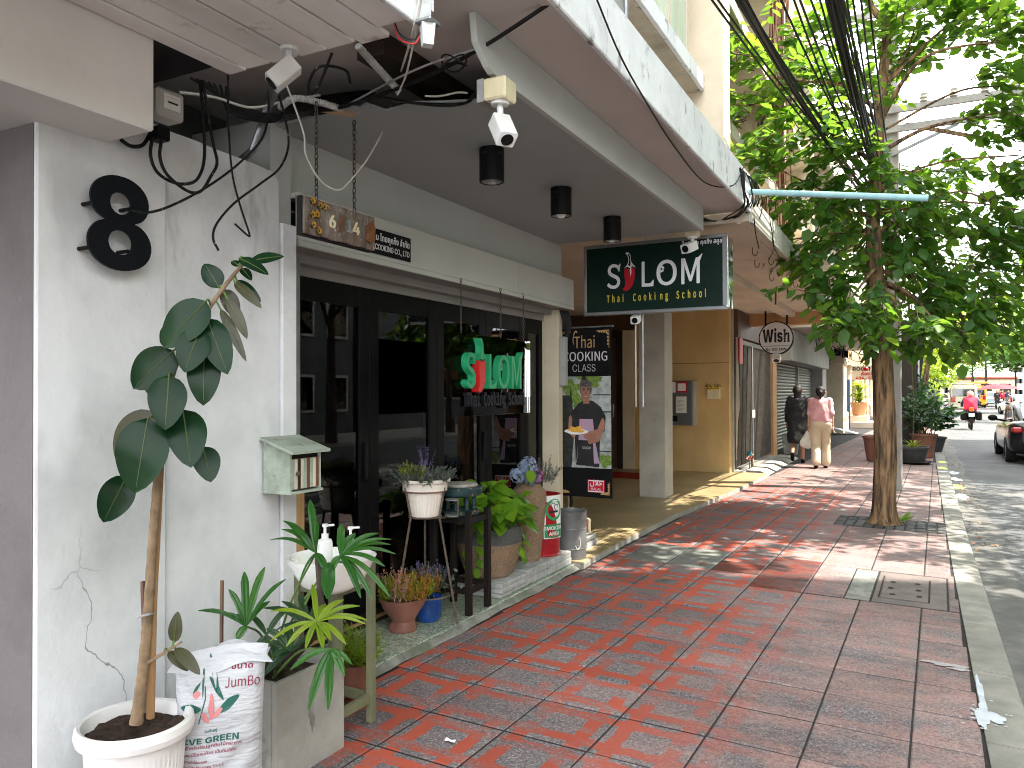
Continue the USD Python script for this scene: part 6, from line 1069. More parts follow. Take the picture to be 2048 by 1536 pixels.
c = onz(857, 1240, .082); dB = float((c - EYE) @ _f); Rb = 28 / FPX * dB; t = thing('blue_pot', 'glossy cobalt blue pot behind the terracotta pot', 'pot', loc=c); part(t, 'pot_body', MB().lathe([(0, 0), (Rb * .72, 0), (Rb * .92, .03), (Rb * .98, .07), (Rb * .98, .145), (Rb * 1.0, .15), (Rb * .93, .155), (Rb * .9, .13), (0, .12)], c, 40), 'glaze_blue')
t = thing('grey_heather', 'grey and rusty sprigs growing in the blue pot', 'plant', loc=c + A(0, 0, .17)); part(t, 'grey_sprigs', spikes(MB(), c + A(0, 0, .17), Rb * 1.3, .22, 34, 6), 'leaf_grey', smooth=False, kind='stuff'); part(t, 'orange_sprigs', spikes(MB(), c + A(0, -.03, .17), Rb * 1.3, .20, 24, 7), 'flower_orange', smooth=False, kind='stuff'); part(t, 'purple_sprigs', spikes(MB(), c + A(0, .05, .18), Rb, .25, 10, 8), 'flower_purple', smooth=False, kind='stuff')
b = MB(); r_ = np.random.default_rng(3)
for k in range(26): p = c + A(.03, .13, .20) + r_.normal(0, .04, 3); d = A(r_.uniform(-1, 1), r_.uniform(-1, 1), r_.uniform(-.3, .8)); d /= np.linalg.norm(d); leafmesh(b, p, p + d * .035, .02, r_.normal(0, 1, 3), .05, 0, 'oval', 4)
part(t, 'eucalyptus_leaves', b, 'leaf_grey', smooth=False, kind='stuff')
# iron plant stand with the ribbed pot of lavender
c = onz(915, 1249, .082); dS = float((c - EYE) @ _f); ax = ond(850, 1000, dS + .10); zr1 = ond(850, 1034, dS + .06)[2]; zr2 = ond(850, 968, dS + .08)[2]; Rp = 46 / FPX * dS; ax[2] = .082
t = thing('iron_plant_stand', 'tall rusty iron tripod stand with small side rings', 'plant stand', loc=ax); ang0 = math.atan2(c[1] - ax[1], c[0] - ax[0]); th_ = np.linspace(0, 2 * PI, 33)
ring = lambda cc, r_, z, w: MB().tube(np.stack([cc[0] + r_ * np.cos(th_), cc[1] + r_ * np.sin(th_), np.full(33, z)], -1), w, 6, False)
Rl = np.linalg.norm((c - ax)[:2])
for k in range(3):
    a = ang0 + k * 2 * PI / 3; d = A(math.cos(a), math.sin(a), 0); part(t, 'leg', MB().tube([ax + d * Rl + A(0, 0, 0), ax + d * Rp * .72 + A(0, 0, zr1 - .08), ax + d * Rp * .98 + A(0, 0, zr2 - .10)], .0075, 8), 'iron')
part(t, 'top_ring', ring(ax, Rp * .96, zr2 - .022 - .02, .006), 'rust'); part(t, 'bottom_ring', ring(ax, Rp * .72, zr1, .006), 'iron'); part(t, 'low_ring', ring(ax, Rl * .80, .26, .005), 'iron'); part(t, 'cross_bar', MB().bar(ax + A(-Rp * .7, 0, zr1 - .082), ax + A(Rp * .7, 0, zr1 - .082), .01), 'iron')
sr = ax + A(.10, .165, 0)
for z in (zr1 - .02, zr1 + .085): part(t, 'side_ring', MB().lathe([(0, 0), (.045, 0), (.048, .006), (.043, .009), (0, .004)], sr + A(0, 0, z - .08), 24), 'galvanised')
part(t, 'side_frame', MB().bar(sr + A(.048, 0, zr1 - .105), sr + A(.048, 0, zr1 + .015), .008), 'iron'); part(t, 'side_frame', MB().bar(sr + A(-.03, -.03, zr1 - .105), ax + A(.06, .06, zr1 - .10), .008), 'iron')
pb_ = ax + A(0, 0, zr1 - .082 + .004); ph_ = zr2 - zr1 + .03
t = thing('ribbed_pot', 'cream ribbed plastic pot held in the iron stand', 'pot', loc=pb_); part(t, 'pot_body', MB().lathe([(0, 0), (Rp * .62, 0), (Rp * .66, .008), (Rp * .88, ph_ * .66), (Rp * .98, ph_ * .68), (Rp * 1.0, ph_ * .9), (Rp * 1.12, ph_ * .92), (Rp * 1.14, ph_ * .98), (Rp * 1.10, ph_), (Rp * 1.02, ph_ * .99), (Rp * .98, ph_ * .9), (0, ph_ * .88)], pb_, 160, rib=.004, ribn=32, ribz=(.005, ph_ * .64)), 'pot_cream')
top = pb_ + A(0, 0, ph_ * .9); t = thing('lavender', 'purple artificial lavender and grey foliage in the cream ribbed pot', 'plant', loc=top); part(t, 'grey_foliage', spikes(MB(), top, Rp * 1.9, .13, 60, 9, lean=1.0), 'leaf_grey', smooth=False, kind='stuff'); part(t, 'olive_foliage', spikes(MB(), top + A(-.06, -.06, 0), Rp * .8, .16, 16, 10, lean=.5), 'leaf_heather', smooth=False, kind='stuff')
for k in range(11):
    d = A(rng.normal(0, .18), .10 + rng.normal(0, .25), 1); d /= np.linalg.norm(d); b = MB(); b.tube([top, top + d * .14], .0015, 4); r_ = np.random.default_rng(50 + k)
    for q in range(46): f = .11 + .0027 * q * rng.uniform(.9, 1.1); p = top + A(0, .02, 0) + d * f; e = r_.normal(0, 1, 3); e -= d * (e @ d) * .6; e /= np.linalg.norm(e); s_ = np.cross(e, d) * .003; b.add([p, p + e * .006 + s_, p + e * .011, p + e * .006 - s_], [[0, 1, 2], [0, 2, 3]])
    part(t, 'lavender_spike', b, 'flower_purple', smooth=False)
# black stand with the drum seat
t = thing('black_stand', 'tall black wooden stand on four square legs before the doors', 'stand', loc=(-2.75, 4.5, .08)); zk = onx(945, 1022, -2.61)[2]
for x, y in ((-2.61, 4.40), (-2.61, 4.65), (-2.88, 4.40), (-2.88, 4.65)): part(t, 'leg', MB().box((x - .02, y - .02, .081), (x + .02, y + .02, zk), bev=.003), 'black_wood')
for z in (.24, zk - .06):
    for (x0_, y0_, x1_, y1_) in ((-2.61, 4.42, -2.61, 4.63), (-2.88, 4.42, -2.88, 4.63), (-2.63, 4.40, -2.86, 4.40), (-2.63, 4.65, -2.86, 4.65)): part(t, 'rail', MB().bar((x0_, y0_, z), (x1_, y1_, z), .022, .04), 'black_wood')
c = A(-2.745, 4.525, zk - .04); dD = float((c - EYE) @ _f); Rd = 43 / FPX * dD; hd = 60 / FPX * dD
part(t, 'top', MB().box((-2.89, 4.39, zk - .052), (-2.60, 4.66, zk - .041)), 'black_wood')
t = thing('drum_seat', 'dark teal bronze drum table with baluster columns on the black stand', 'drum table', loc=c); part(t, 'foot_ring', MB().lathe([(Rd * .72, 0), (Rd * .86, .005), (Rd * .86, .03), (Rd * .78, .038), (0, .04)], c, 36), 'bronze_teal')
for k in range(8): a = k * PI / 4 + .2; part(t, 'baluster', MB().lathe([(.011, .035), (.015, .05), (.010, .06), (.014, .085), (.014, .11), (.010, hd * .55), (.015, hd * .60), (.012, hd * .64)], c + A(Rd * .66 * math.cos(a), Rd * .66 * math.sin(a), 0), 12), 'bronze_teal')
part(t, 'rim', MB().lathe([(Rd * .7, hd * .62), (Rd * .95, hd * .66), (Rd * 1.04, hd * .76), (Rd * 1.06, hd * .88), (Rd * 1.0, hd * .94), (Rd * .8, hd * .95), (0, hd * .93)], c, 40), 'bronze_teal'); part(t, 'stone_top', MB().lathe([(0, hd * .92), (Rd * .78, hd * .93), (Rd * .80, hd * .98), (Rd * .76, hd * 1.04), (0, hd * 1.05)], c, 36), 'stone_drum')
# stacked concrete slabs
ysl = [onx(1000, 1200, -2.62)[1], onx(1054, 1178, -2.62)[1], onx(1096, 1155, -2.62)[1], onx(1142, 1125, -2.62)[1]]
for k in range(3):
    for l in range(3 if k == 0 else 2):
        h_ = .1 / (3 if k == 0 else 2) if k == 0 else .055; o = float(rng.uniform(-.006, .006)); z0_ = .082 + l * (h_ + .001)
        solo('concrete_slab', MB().box((-3.02, ysl[k] + .004 + o, z0_), (-2.612 + float(rng.uniform(-.008, .008)) - .004 * k, ysl[k + 1] - .004 + o, z0_ + h_), bev=.006), 'concrete_block', ('bottom', 'middle' if k == 0 else 'top', 'top')[l] + ' grey concrete slab of the ' + ('nearest stack, under the wide pebble pot', 'middle stack, under the tall pebble vase', 'farthest stack, under the red bin')[k], 'slab')
zs_ = .082 + .103
# wide pebble pot with pothos
yc_ = ysl[0] + .24; c = A(-2.84, yc_, zs_); dP = float((c - EYE) @ _f); Rw = 66 / FPX * dP
hw = .36; t = thing('pebble_pot', 'wide brown pebbledash pot with a dark rim band on the slabs', 'pot', loc=c); part(t, 'pot_body', MB().lathe([(0, 0), (Rw * .62, 0), (Rw * .72, .02), (Rw * .93, hw * .42), (Rw * 1.0, hw * .70)], c, 48), 'pebble'); part(t, 'rim_band', MB().lathe([(Rw * 1.0, hw * .70), (Rw * 1.0, hw * .85), (Rw * .93, hw), (Rw * .82, hw + .01), (Rw * .8, hw - .03), (0, hw - .04)], c, 48), 'pebble_dark')
top = c + A(0, 0, hw); t = thing('pothos', 'bright green pothos spilling over the wide pebble pot', 'plant', loc=top); r_ = np.random.default_rng(21)
for k in range(150):
    a = r_.uniform(0, 2 * PI); rr = r_.uniform(.15, 1.25); hgt = r_.uniform(-.02, .27) * (1.25 - .6 * rr) + .03; p = top + A(math.cos(a) * Rw * rr * .95, math.sin(a) * Rw * rr * 1.1, hgt); d = A(math.cos(a) * .8, math.sin(a) * .8, r_.uniform(-.7, .25)) + r_.normal(0, .25, 3); d /= np.linalg.norm(d); L = r_.uniform(.09, .15); m = MB(); leafmesh(m, p, p + d * L, L * .72, A(0, 0, 1) + .5 * A(.7, -.7, 0) + r_.normal(0, .3, 3), .10, .12, 'heart', 7); l = part(t, 'leaf', m, 'leaf_pothos', smooth=True)
    if k % 3 == 0: part(t, 'stem', MB().tube(curve([top + A(math.cos(a) * .04, math.sin(a) * .04, -.02), (top + p) / 2 + A(0, 0, .05), p], 8), .0025, 5), 'stem_green')
for dx, dy_, n_ in ((.16, .22, 6), (.05, -.26, 7), (.20, .05, 3), (-.05, -.22, 6)):
    P_ = curve([top + A(dx * .6, dy_ * .6, .04), top + A(dx, dy_, -.04), top + A(dx * 1.05, dy_ * 1.03, -.18), top + A(dx * 1.1, dy_ * 1.1, -.30 if n_ > 4 else -.12)], 24); part(t, 'vine', MB().tube(P_, .0025, 5), 'stem_green')
    for k in range(n_): p = P_[int((k + 1) * len(P_) / (n_ + 1))]; d = A(r_.uniform(-.3, .9), r_.uniform(-.8, .8), -.4); d /= np.linalg.norm(d); m = MB(); leafmesh(m, p, p + d * .08, .058, A(.9, -.4, .5) + r_.normal(0, .2, 3), .08, .1, 'heart', 7); part(t, 'leaf', m, 'leaf_pothos', smooth=True)
# tall pebble vase with hydrangeas
c = A(-2.78, ysl[1] + .36, .082 + .112); dV = float((c - EYE) @ _f); hv = 152 / FPX * dV; Rv = 33 / FPX * dV
t = thing('pebble_vase', 'tall tapering sand coloured pebble vase on the slabs', 'vase', loc=c); part(t, 'vase_body', MB().lathe([(0, 0), (Rv * .62, 0), (Rv * .70, .02), (Rv * .95, hv * .5), (Rv * 1.08, hv * .8), (Rv * 1.04, hv * .9), (Rv * .75, hv * .97), (Rv * .70, hv), (Rv * .6, hv - .01), (0, hv - .05)], c, 40), 'pebble')
top = c + A(0, 0, hv); t = thing('hydrangeas', 'blue and pink artificial hydrangeas in the tall pebble vase', 'flowers', loc=top)
for k, (dx, dy_, dz, rr, mt) in enumerate([(.03, -.06, .15, .07, 'hydra_blue'), (-.02, -.16, .08, .06, 'hydra_blue'), (.06, .02, .06, .055, 'hydra_pink'), (.07, -.10, .05, .05, 'hydra_blue'), (-.05, .03, .12, .06, 'hydra_blue')]):
    b = MB(); cc = top + A(dx, dy_, dz); r_ = np.random.default_rng(70 + k)
    for q in range(70):
        d = r_.normal(0, 1, 3); d /= np.linalg.norm(d); p = cc + d * rr * r_.uniform(.85, 1.05); u1 = np.cross(d, r_.normal(0, 1, 3)); u1 /= np.linalg.norm(u1); u2 = np.cross(d, u1); w = .016
        for a in range(4): e = math.cos(a * PI / 2) * u1 + math.sin(a * PI / 2) * u2; g_ = -math.sin(a * PI / 2) * u1 + math.cos(a * PI / 2) * u2; b.add([p, p + e * w * .6 + g_ * w * .45 + d * .002, p + e * w + d * .004, p + e * w * .6 - g_ * w * .45 + d * .002], [[0, 1, 2], [0, 2, 3]])
    hdp = part(t, 'flower_head', b, mt, smooth=False); part(t, 'stem', MB().tube([top + A(0, 0, -.05), cc], .004, 5), 'stem_green')
m = MB(); p = top + A(.09, -.17, .12); leafmesh(m, p, p + A(.02, .0, -.10), .085, (1, -.7, .3), .05, 0, 'heart', 7); part(t, 'leaf', m, 'leaf_pothos', smooth=True)
part(t, 'grey_sprays', spikes(MB(), top + A(.06, .16, -.02), .10, .26, 22, 30, lean=.7), 'leaf_grey', smooth=False, kind='stuff')
# red bin with the smoking sign, grey can, bicycle
c = A(-2.80, ysl[2] + .24, .082 + .112); dR = float((c - EYE) @ _f); hr = .50; Rr_ = .165
t = thing('red_bin', 'red metal bin standing on the farthest slabs', 'bin', loc=c); part(t, 'bin_body', MB().lathe([(0, 0), (Rr_ * .98, 0), (Rr_ * 1.03, .008), (Rr_ * .98, .02), (Rr_ * .99, .15), (Rr_ * 1.02, .155), (Rr_ * .99, .165), (Rr_ * 1.0, hr - .02), (Rr_ * 1.04, hr), (Rr_ * .97, hr), (Rr_ * .94, hr - .03), (Rr_ * .9, .1), (0, .1)], c, 48), 'red_paint'); part(t, 'ash_top', MB().lathe([(0, hr - .05), (Rr_ * .93, hr - .045)], c, 32), 'dark_void')
a0, zp0, zp1 = -.40, .15, .50; rs_ = Rr_ * 1.06
def onbin(P, off, nm, mt):
    m = MB()
    for g_ in getattr(P, 'geoms', [P]):
        if g_.is_empty or g_.geom_type != 'Polygon': continue
        v, f = trimesh.creation.triangulate_polygon(g_.segmentize(.015), engine='earcut'); m.add([(c[0] + (rs_ + off) * math.cos(a0 + q[0] / rs_), c[1] + (rs_ + off) * math.sin(a0 + q[0] / rs_), c[2] + q[1]) for q in v], f)
    part(sg, nm, m, mt, smooth=False)
sg = thing('smoking_sign', 'curved green and white smoking area plate fixed on the red bin', 'sign', loc=c + A(Rr_, 0, .2)); w_ = .20; onbin(sbox(-w_ / 2, zp0, w_ / 2, zp1), .0, 'plate', 'white_paint'); onbin(sbox(-w_ / 2 + .008, zp0 + .01, w_ / 2 - .008, zp0 + .115), .0015, 'green_panel', 'green_sign')
cc = (0, zp0 + .235); onbin(Polygon(arc(cc, .088, 0, 2 * PI, 40), [arc(cc, .066, 0, 2 * PI, 40)]), .0015, 'green_ring', 'green_sign'); onbin(unary_union([sbox(-.05, cc[1] - .025, .04, cc[1] - .008), stroke(arc((.02, cc[1] + .02), .022, 0, 4.5, 14), .006), stroke(arc((-.015, cc[1] + .035), .02, .5, 4.6, 12), .006)]), .0015, 'cigarette', 'ink')
for s_, z in (('SMOKING', zp0 + .07), ('AREA', zp0 + .025)): onbin(affinity.translate(centred(glyphs(s_, .030, 'Inter', 600)), 0, z), .003, 'lettering', 'white_paint')
c = A(-2.70, ysl[3] + .20, .046); t = thing('grey_can', 'grey painted metal can beyond the red bin', 'can', loc=c); part(t, 'can_body', MB().lathe([(0, 0), (.125, 0), (.128, .01), (.13, .13), (.134, .137), (.13, .145), (.132, .30), (.136, .307), (.132, .315), (.134, .45), (.139, .46), (.130, .46), (.124, .43), (.12, .05), (0, .05)], c, 40), 'bucket_grey'); q = [c + A(.132 * math.cos(a), .132 * math.sin(a), z) for a, z in ((-.9, .17), (-.8, .14), (-.62, .15), (-.55, .19), (-.6, .24))]; part(t, 'scratch_mark', MB().tube(curve(q, 20), .0025, 5), 'paper')
def wheel(t, c, R_, ax_=(0, 1, 0)):
    ax_ = A(*ax_); u1 = np.cross(ax_, [0, 0, 1.]); u1 /= np.linalg.norm(u1); th2 = np.linspace(0, 2 * PI, 41); loop = lambda r__: A(*c) + np.outer(np.cos(th2) * r__, u1) + np.outer(np.sin(th2) * r__, [0, 0, 1.])
    w = part(t, 'wheel', MB().tube(loop(R_ - .018), .018, 8, False), 'rubber'); part(w, 'rim', MB().tube(loop(R_ - .042), .010, 6, False), 'pot_cream'); m = MB()
    for k in range(18): a = k * 2 * PI / 18; m.bar(A(*c) + ax_ * .02 * (-1) ** k, A(*c) + u1 * math.cos(a) * (R_ - .045) + A(0, 0, math.sin(a) * (R_ - .045)), .0025)
    part(w, 'spokes', m, 'galvanised'); part(w, 'hub', MB().tube([A(*c) - ax_ * .04, A(*c) + ax_ * .04], .018, 10), 'chrome')
yb2 = 7.35; xe = ony(1146, 1020, yb2)[0]; t = thing('bicycle', 'bicycle parked on the porch behind the banner, one wheel showing', 'bicycle', loc=(xe - .8, yb2, .09)); wc = A(xe - .33, yb2, .09 + .33); wheel(t, wc, .33); wheel(t, wc - A(1.02, 0, 0), .33)
bb = wc + A(-.56, 0, -.05); hd_ = wc + A(-.16, 0, .46); se = wc + A(-.72, 0, .45)
for p, q in ((wc, hd_), (hd_ - A(0.02, 0, .06), bb), (bb, se), (se - A(-.02, 0, .05), hd_ - A(0, 0, .02)), (se - A(-.02, 0, .05), wc - A(1.02, 0, 0)), (bb, wc - A(1.02, 0, 0))): part(t, 'frame_tube', MB().tube([p, q], .014, 8), 'car_navy')
part(t, 'handlebar', MB().tube(curve([hd_ + A(-.1, -.25, .12), hd_ + A(0, -.12, .12), hd_ + A(.02, 0, .08), hd_ + A(0, .12, .12), hd_ + A(-.1, .25, .12)], 20), .011, 8), 'chrome'); part(t, 'saddle', MB().box(se + A(-.14, -.07, .0), se + A(.12, .07, .06), bev=.03), 'black_paint')
# water meters
def water_meter(label, o, s=1.0):
    o = A(*o); t = thing('water_meter', label, 'water meter', loc=o); P_ = lambda x, y, z: o + A(x, y, z) * s
    part(t, 'meter_body', MB().lathe([(.045 * s, -.05 * s), (.05 * s, .0), (.055 * s, .045 * s), (.04 * s, .06 * s), (0, .062 * s)], P_(0, 0, .26), 20), 'meter_blue'); part(t, 'cap', MB().box(P_(-.045, -.04, .30), P_(.045, .04, .345), bev=.008), 'meter_blue')
    part(t, 'pipe', MB().tube([P_(0, -.34, .20), P_(0, -.05, .25), P_(0, .05, .25), P_(0, .24, .25), P_(0, .25, .23), P_(0, .25, 0)], .016 * s, 8), 'rust'); part(t, 'pipe', MB().tube([P_(.05, -.25, .02), P_(.05, -.25, .20), P_(0, -.30, .21)], .014 * s, 8), 'metal_grey'); part(t, 'white_pipe', MB().tube([P_(.0, .26, .26), P_(.01, .30, .25), P_(.01, .31, .0)], .018 * s, 8), 'plastic_cream')
    for y in (-.27, -.14, .13): part(t, 'valve', MB().lathe([(0, -.012 * s), (.03 * s, -.01 * s), (.03 * s, .01 * s), (0, .012 * s)], P_(.045, y, .22), 10, M=trimesh.transformations.rotation_matrix(PI / 2, [0, 1, 0])), 'valve_red'); part(t, 'valve_body', MB().tube([P_(0, y, .2), P_(.045, y, .22)], .016 * s, 6), 'rust')
o = onz(1178, 1100, .046); water_meter('blue water meter with rusty pipes on a grey slab stack by the porch', o + A(-.1, -.05, .02), .92)
for l in range(3): solo('paving_block', MB().box((o[0] - .19, o[1] - .15 + .01 * l, .046 + l * .047), (o[0] + .05 - .012 * l, o[1] + .14 - .008 * l, .091 + l * .047), bev=.006), 'concrete_block', ('bottom', 'middle', 'top')[l] + ' grey block under the blue water meter by the porch', 'block')
o = onz(1497, 938, .1); water_meter('blue water meter with pipes in the sun before the lattice gate', o + A(0, .1, 0), .95)
o = onz(1582, 908, .035); t = thing('square_planter', 'empty pale square planter at the step beyond the lattice gate', 'planter', loc=o); hq, wq = .45, .19; part(t, 'box', MB().add([(o[0] + sx * w, o[1] + sy * w, z) for z, w in ((.035, wq * .72), (.035 + hq, wq), (.035 + hq, wq * .85), (.2, wq * .7)) for sx, sy in ((-1, -1), (1, -1), (1, 1), (-1, 1))], [[r * 4 + k, r * 4 + (k + 1) % 4, (r + 1) * 4 + (k + 1) % 4, (r + 1) * 4 + k] for r in range(3) for k in range(4)]), 'concrete', smooth=False)
# little plant and saucer behind the washstand leg
c = A(-2.42, 3.0, .083); t = thing('brown_pot', 'small brown pot behind the washstand leg', 'pot', loc=c); part(t, 'pot_body', MB().lathe([(0, 0), (.055, 0), (.085, .15), (.088, .16), (.08, .16), (0, .14)], c, 28), 'terracotta'); t = thing('feathery_plant', 'pale lime feathery plant behind the washstand leg', 'plant', loc=c + A(0, 0, .15)); part(t, 'sprigs', spikes(MB(), c + A(0, 0, .14), .12, .24, 40, 33, lean=.6), 'leaf_heather', smooth=False, kind='stuff'); part(t, 'lime_sprigs', spikes(MB(), c + A(.02, 0, .14), .1, .22, 16, 34, lean=.6), 'leaf_lime', smooth=False, kind='stuff')
c = ong(703, 1392); t = thing('orange_saucer', 'small orange and red glazed dish by the washstand foot', 'dish', loc=c); part(t, 'dish', MB().lathe([(0, .004), (.05, .006), (.075, .035), (.07, .037), (.045, .014), (0, .012)], c + A(-.03, -.02, .001), 28), 'tail_orange')
# litter
p = ong(901, 1484); m = MB(); v = p + np.array([(-.025, -.01, .004), (0, -.018, .012), (.024, -.008, .005), (.022, .012, .010), (-.004, .014, .003), (-.028, .010, .012)]); m.add(v, [[0, 1, 4], [1, 2, 3], [1, 3, 4], [0, 4, 5]]); solo('paper_scrap', m, 'paper', 'small crumpled white paper scrap on the paving in the foreground', 'litter', smooth=False)
for k, (u, v, lb) in enumerate([(1396, 1130, 'curled dry leaf on the wet red slabs'), (1942, 990, 'dry leaf in the gutter nearest the kerb'), (1925, 985, 'dry leaf in the gutter beside its twin'), (1948, 1018, 'lowest dry leaf in the gutter'), (1320, 1160, 'flattened brown leaf on the red bands')]):
    p = ong(u, v) if k not in (1, 2, 3) else onz(u, v, ROADZ + .01); m = MB(); leafmesh(m, p + A(0, 0, .006), p + A(.09, .03 * (-1) ** k, .012), .05, (.3, 0, 1), .18, .0, 'oval', 6); solo('dry_leaf', m, 'leaf_dry', lb, 'leaf', smooth=True)
r_ = np.random.default_rng(12); m = MB()
for k in range(130): y = r_.uniform(9, 32); p = A(KO(y) + abs(r_.normal(.12, .12)), y, ROADZ + .004); a = r_.uniform(0, 6.3); leafmesh(m, p, p + A(math.cos(a) * .06, math.sin(a) * .06, .01), .035, (.2, 0, 1), .1, 0, 'oval', 5)
solo('leaf_litter', m, 'leaf_dry', 'scatter of tiny dry leaves along the gutter', 'leaf litter', kind='stuff', smooth=False)
# ---------------------------------------------------------------- trees, poles and wires
def leaf_arrays(P, D, N, L, W, fold=.10):
    """many leaves at once: base points, directions, normals, lengths, widths -> (n, 8, 3) vertices"""
    D = D / (np.linalg.norm(D, axis=1, keepdims=True) + 1e-9); S = np.cross(D, N); S /= np.linalg.norm(S, axis=1, keepdims=True) + 1e-9; U = np.cross(S, D); L = L[:, None]; W = W[:, None]
    c = lambda t, w, u: P + D * L * t + S * W * w / 2 + U * W * u
    return np.stack([c(0, 0, 0), c(.36, 0, -.02), c(.72, 0, -.02), c(1, 0, -.10), c(.36, 1, fold), c(.74, .78, fold * .6), c(.36, -1, fold), c(.74, -.78, fold * .6)], 1)
LF = np.array([(0, 4, 1), (0, 1, 6), (4, 5, 2), (4, 2, 1), (1, 2, 7), (1, 7, 6), (5, 3, 2), (2, 3, 7)])
def leaf_mesh(V): n = len(V); return V.reshape(-1, 3), (LF[None] + 8 * np.arange(n)[:, None, None]).reshape(-1, 3)
def sprays(rg, C, R_, n, L0, per=7, out=None, droop=.25, twl=.42):
    """n pinnate twigs inside an ellipsoid; returns leaf arguments and twig lines"""
    P, D, N, L, W, T = [], [], [], [], [], []; C = A(*C); R_ = A(*R_); out = C if out is None else A(*out)
    for _ in range(n):
        q = rg.normal(0, 1, 3); q /= np.linalg.norm(q); p = C + q * R_ * rg.uniform(.25, 1) ** .5; d = (p - out) * A(1, 1, .5); d /= np.linalg.norm(d) + 1e-9; d = d + rg.normal(0, .45, 3) + A(0, 0, -.1); d /= np.linalg.norm(d); l = twl * rg.uniform(.6, 1.2)
        p = p - d * l * .5; s_ = np.cross(d, A(0, 0, 1.)); s_ /= np.linalg.norm(s_) + 1e-9; T.append((p, p + d * l * .55 - A(0, 0, droop * l * .15), p + d * l - A(0, 0, droop * l * .5)))
        for k in range(per):
            f = .2 + .8 * k / (per - 1); b = p + d * l * f - A(0, 0, droop * l * .5 * f * f); side = (1 if k % 2 else -1) if k < per - 1 else 0
            e = d * (.55 if side else 1.) + s_ * side * .9 + A(0, 0, -.25) + rg.normal(0, .22, 3); P.append(b); D.append(e); N.append(A(0, 0, 1) + rg.normal(0, .38, 3)); ll = L0 * rg.uniform(.65, 1.2); L.append(ll); W.append(ll * rg.uniform(.52, .66))
    return [np.array(x) for x in (P, D, N, L, W)], T
def limb(p, q, r0, r1, b, bend=.15, n=10, seed=0):
    rg = np.random.default_rng(seed); p, q = A(*p), A(*q); m = (p + q) / 2 + rg.normal(0, bend * np.linalg.norm(q - p) * .3, 3) + A(0, 0, bend * np.linalg.norm(q - p) * .4); P = curve([p, m, q], 14); b.tube(P, np.linspace(r0, r1, len(P)), n); return P
# the street tree in the pavement
TB = ong(1767, 1046); DT = float((TB - EYE) @ _f)
mt_ = thing('street_tree', 'street tree with thick brown furrowed trunk growing from the grate in the pavement', 'tree', loc=TB)
TP = curve([TB - A(0, 0, .1)] + [ond(u, v, DT + o) for u, v, o in ((1768, 1020, 0), (1770, 900, 0), (1767, 780, 0), (1762, 680, .02), (1752, 560, .05), (1746, 450, .08), (1752, 330, .15), (1762, 200, .2), (1775, 60, .3), (1790, -80, .4))], 60)
nT = len(TP); rT = np.interp(np.linspace(0, 1, nT), [0, .07, .12, .4, .55, .8, 1], [.175, .132, .120, .110, .085, .06, .035]); b = MB(); b.tube(TP, rT, 28); v = b.v[0]
ax_ = np.repeat(TP, 28, 0); dd = v[:nT * 28] - ax_; ang = np.arctan2(dd[:, 1], dd[:, 0]); zz = v[:nT * 28, 2]; k_ = 1 + .16 * (meshkit.fbm(np.stack([np.cos(ang) * 3.2, np.sin(ang) * 3.2, zz * 1.1], -1), 4, 3) - .5) * 2 + .05 * np.sin(ang * 7 + zz * 2) ; flare = 1 + .35 * np.exp(-np.maximum(zz - TB[2], 0) / .06) * (.5 + .5 * np.sin(ang * 4 + 1)); v[:nT * 28] = ax_ + dd * (k_ * flare)[:, None]
part(mt_, 'trunk', b, 'bark_tree', smooth=True)
CL = [(1450, 208, 62, 38, 8.3, 9), (1432, 100, 30, 22, 8.4, 5), (1500, 92, 70, 34, 8.5, 9), (1580, 160, 80, 60, 8.6, 16), (1640, 85, 70, 55, 9.2, 13), (1600, 265, 88, 55, 8.4, 18), (1520, 320, 40, 48, 8.2, 8), (1680, 200, 80, 85, 9.3, 20), (1705, 330, 88, 78, 8.9, 22), (1615, 400, 66, 55, 8.7, 14), (1580, 480, 55, 55, 8.9, 12), (1655, 520, 60, 50, 8.8, 12), (1720, 470, 80, 78, 9.1, 20), (1700, 600, 88, 55, 8.5, 20), (1690, 645, 42, 28, 8.3, 7), (1800, 420, 85, 85, 9.2, 22), (1820, 560, 88, 75, 8.9, 22), (1800, 655, 88, 36, 8.5, 14), (1900, 480, 88, 88, 9.4, 20), (1920, 600, 88, 66, 9.1, 20), (1895, 672, 80, 28, 8.7, 10), (1985, 650, 70, 46, 8.9, 13), (2000, 540, 80, 88, 9.2, 20), (2040, 420, 60, 88, 9.2, 14), (1830, 55, 88, 60, 9.4, 17), (1925, 25, 90, 55, 8.9, 16), (2010, 80, 70, 85, 8.7, 17), (1780, 140, 55, 46, 9.5, 9), (2000, 225, 66, 75, 9.1, 14), (2040, 310, 55, 75, 8.9, 12), (1900, 345, 80, 40, 9.9, 8), (1850, 385, 80, 50, 9.9, 10), (1740, 20, 80, 50, 9.8, 10), (2080, 180, 60, 120, 9., 14), (2090, 480, 50, 120, 9.2, 14), (1700, -60, 200, 60, 9.6, 24), (1950, -80, 200, 70, 9.2, 30), (1480, 560, 3, 3, 8.0, 0)]
rg = np.random.default_rng(5); args, tw = [], []; lb = MB(); top = TP[int(nT * .62)]
for k, (u, v_, ru, rv, D_, n) in enumerate(CL):
    if not n: continue
    C = ond(u, v_, D_ + rg.uniform(-.25, .25)); s_ = D_ / FPX; a_, t_ = sprays(rg, C, (ru * s_, .42 + ru * s_ * .4, rv * s_), int(n * 1.95), .165, 7, out=TP[int(nT * .75)]); args.append(a_); tw += t_
    src = TP[int(nT * np.clip(.50 + .38 * (C[2] - 2.4) / 4.2, .5, .97))]; limb(src, C, .030 if ru > 60 else .016, .008, lb, .2, 7, k)
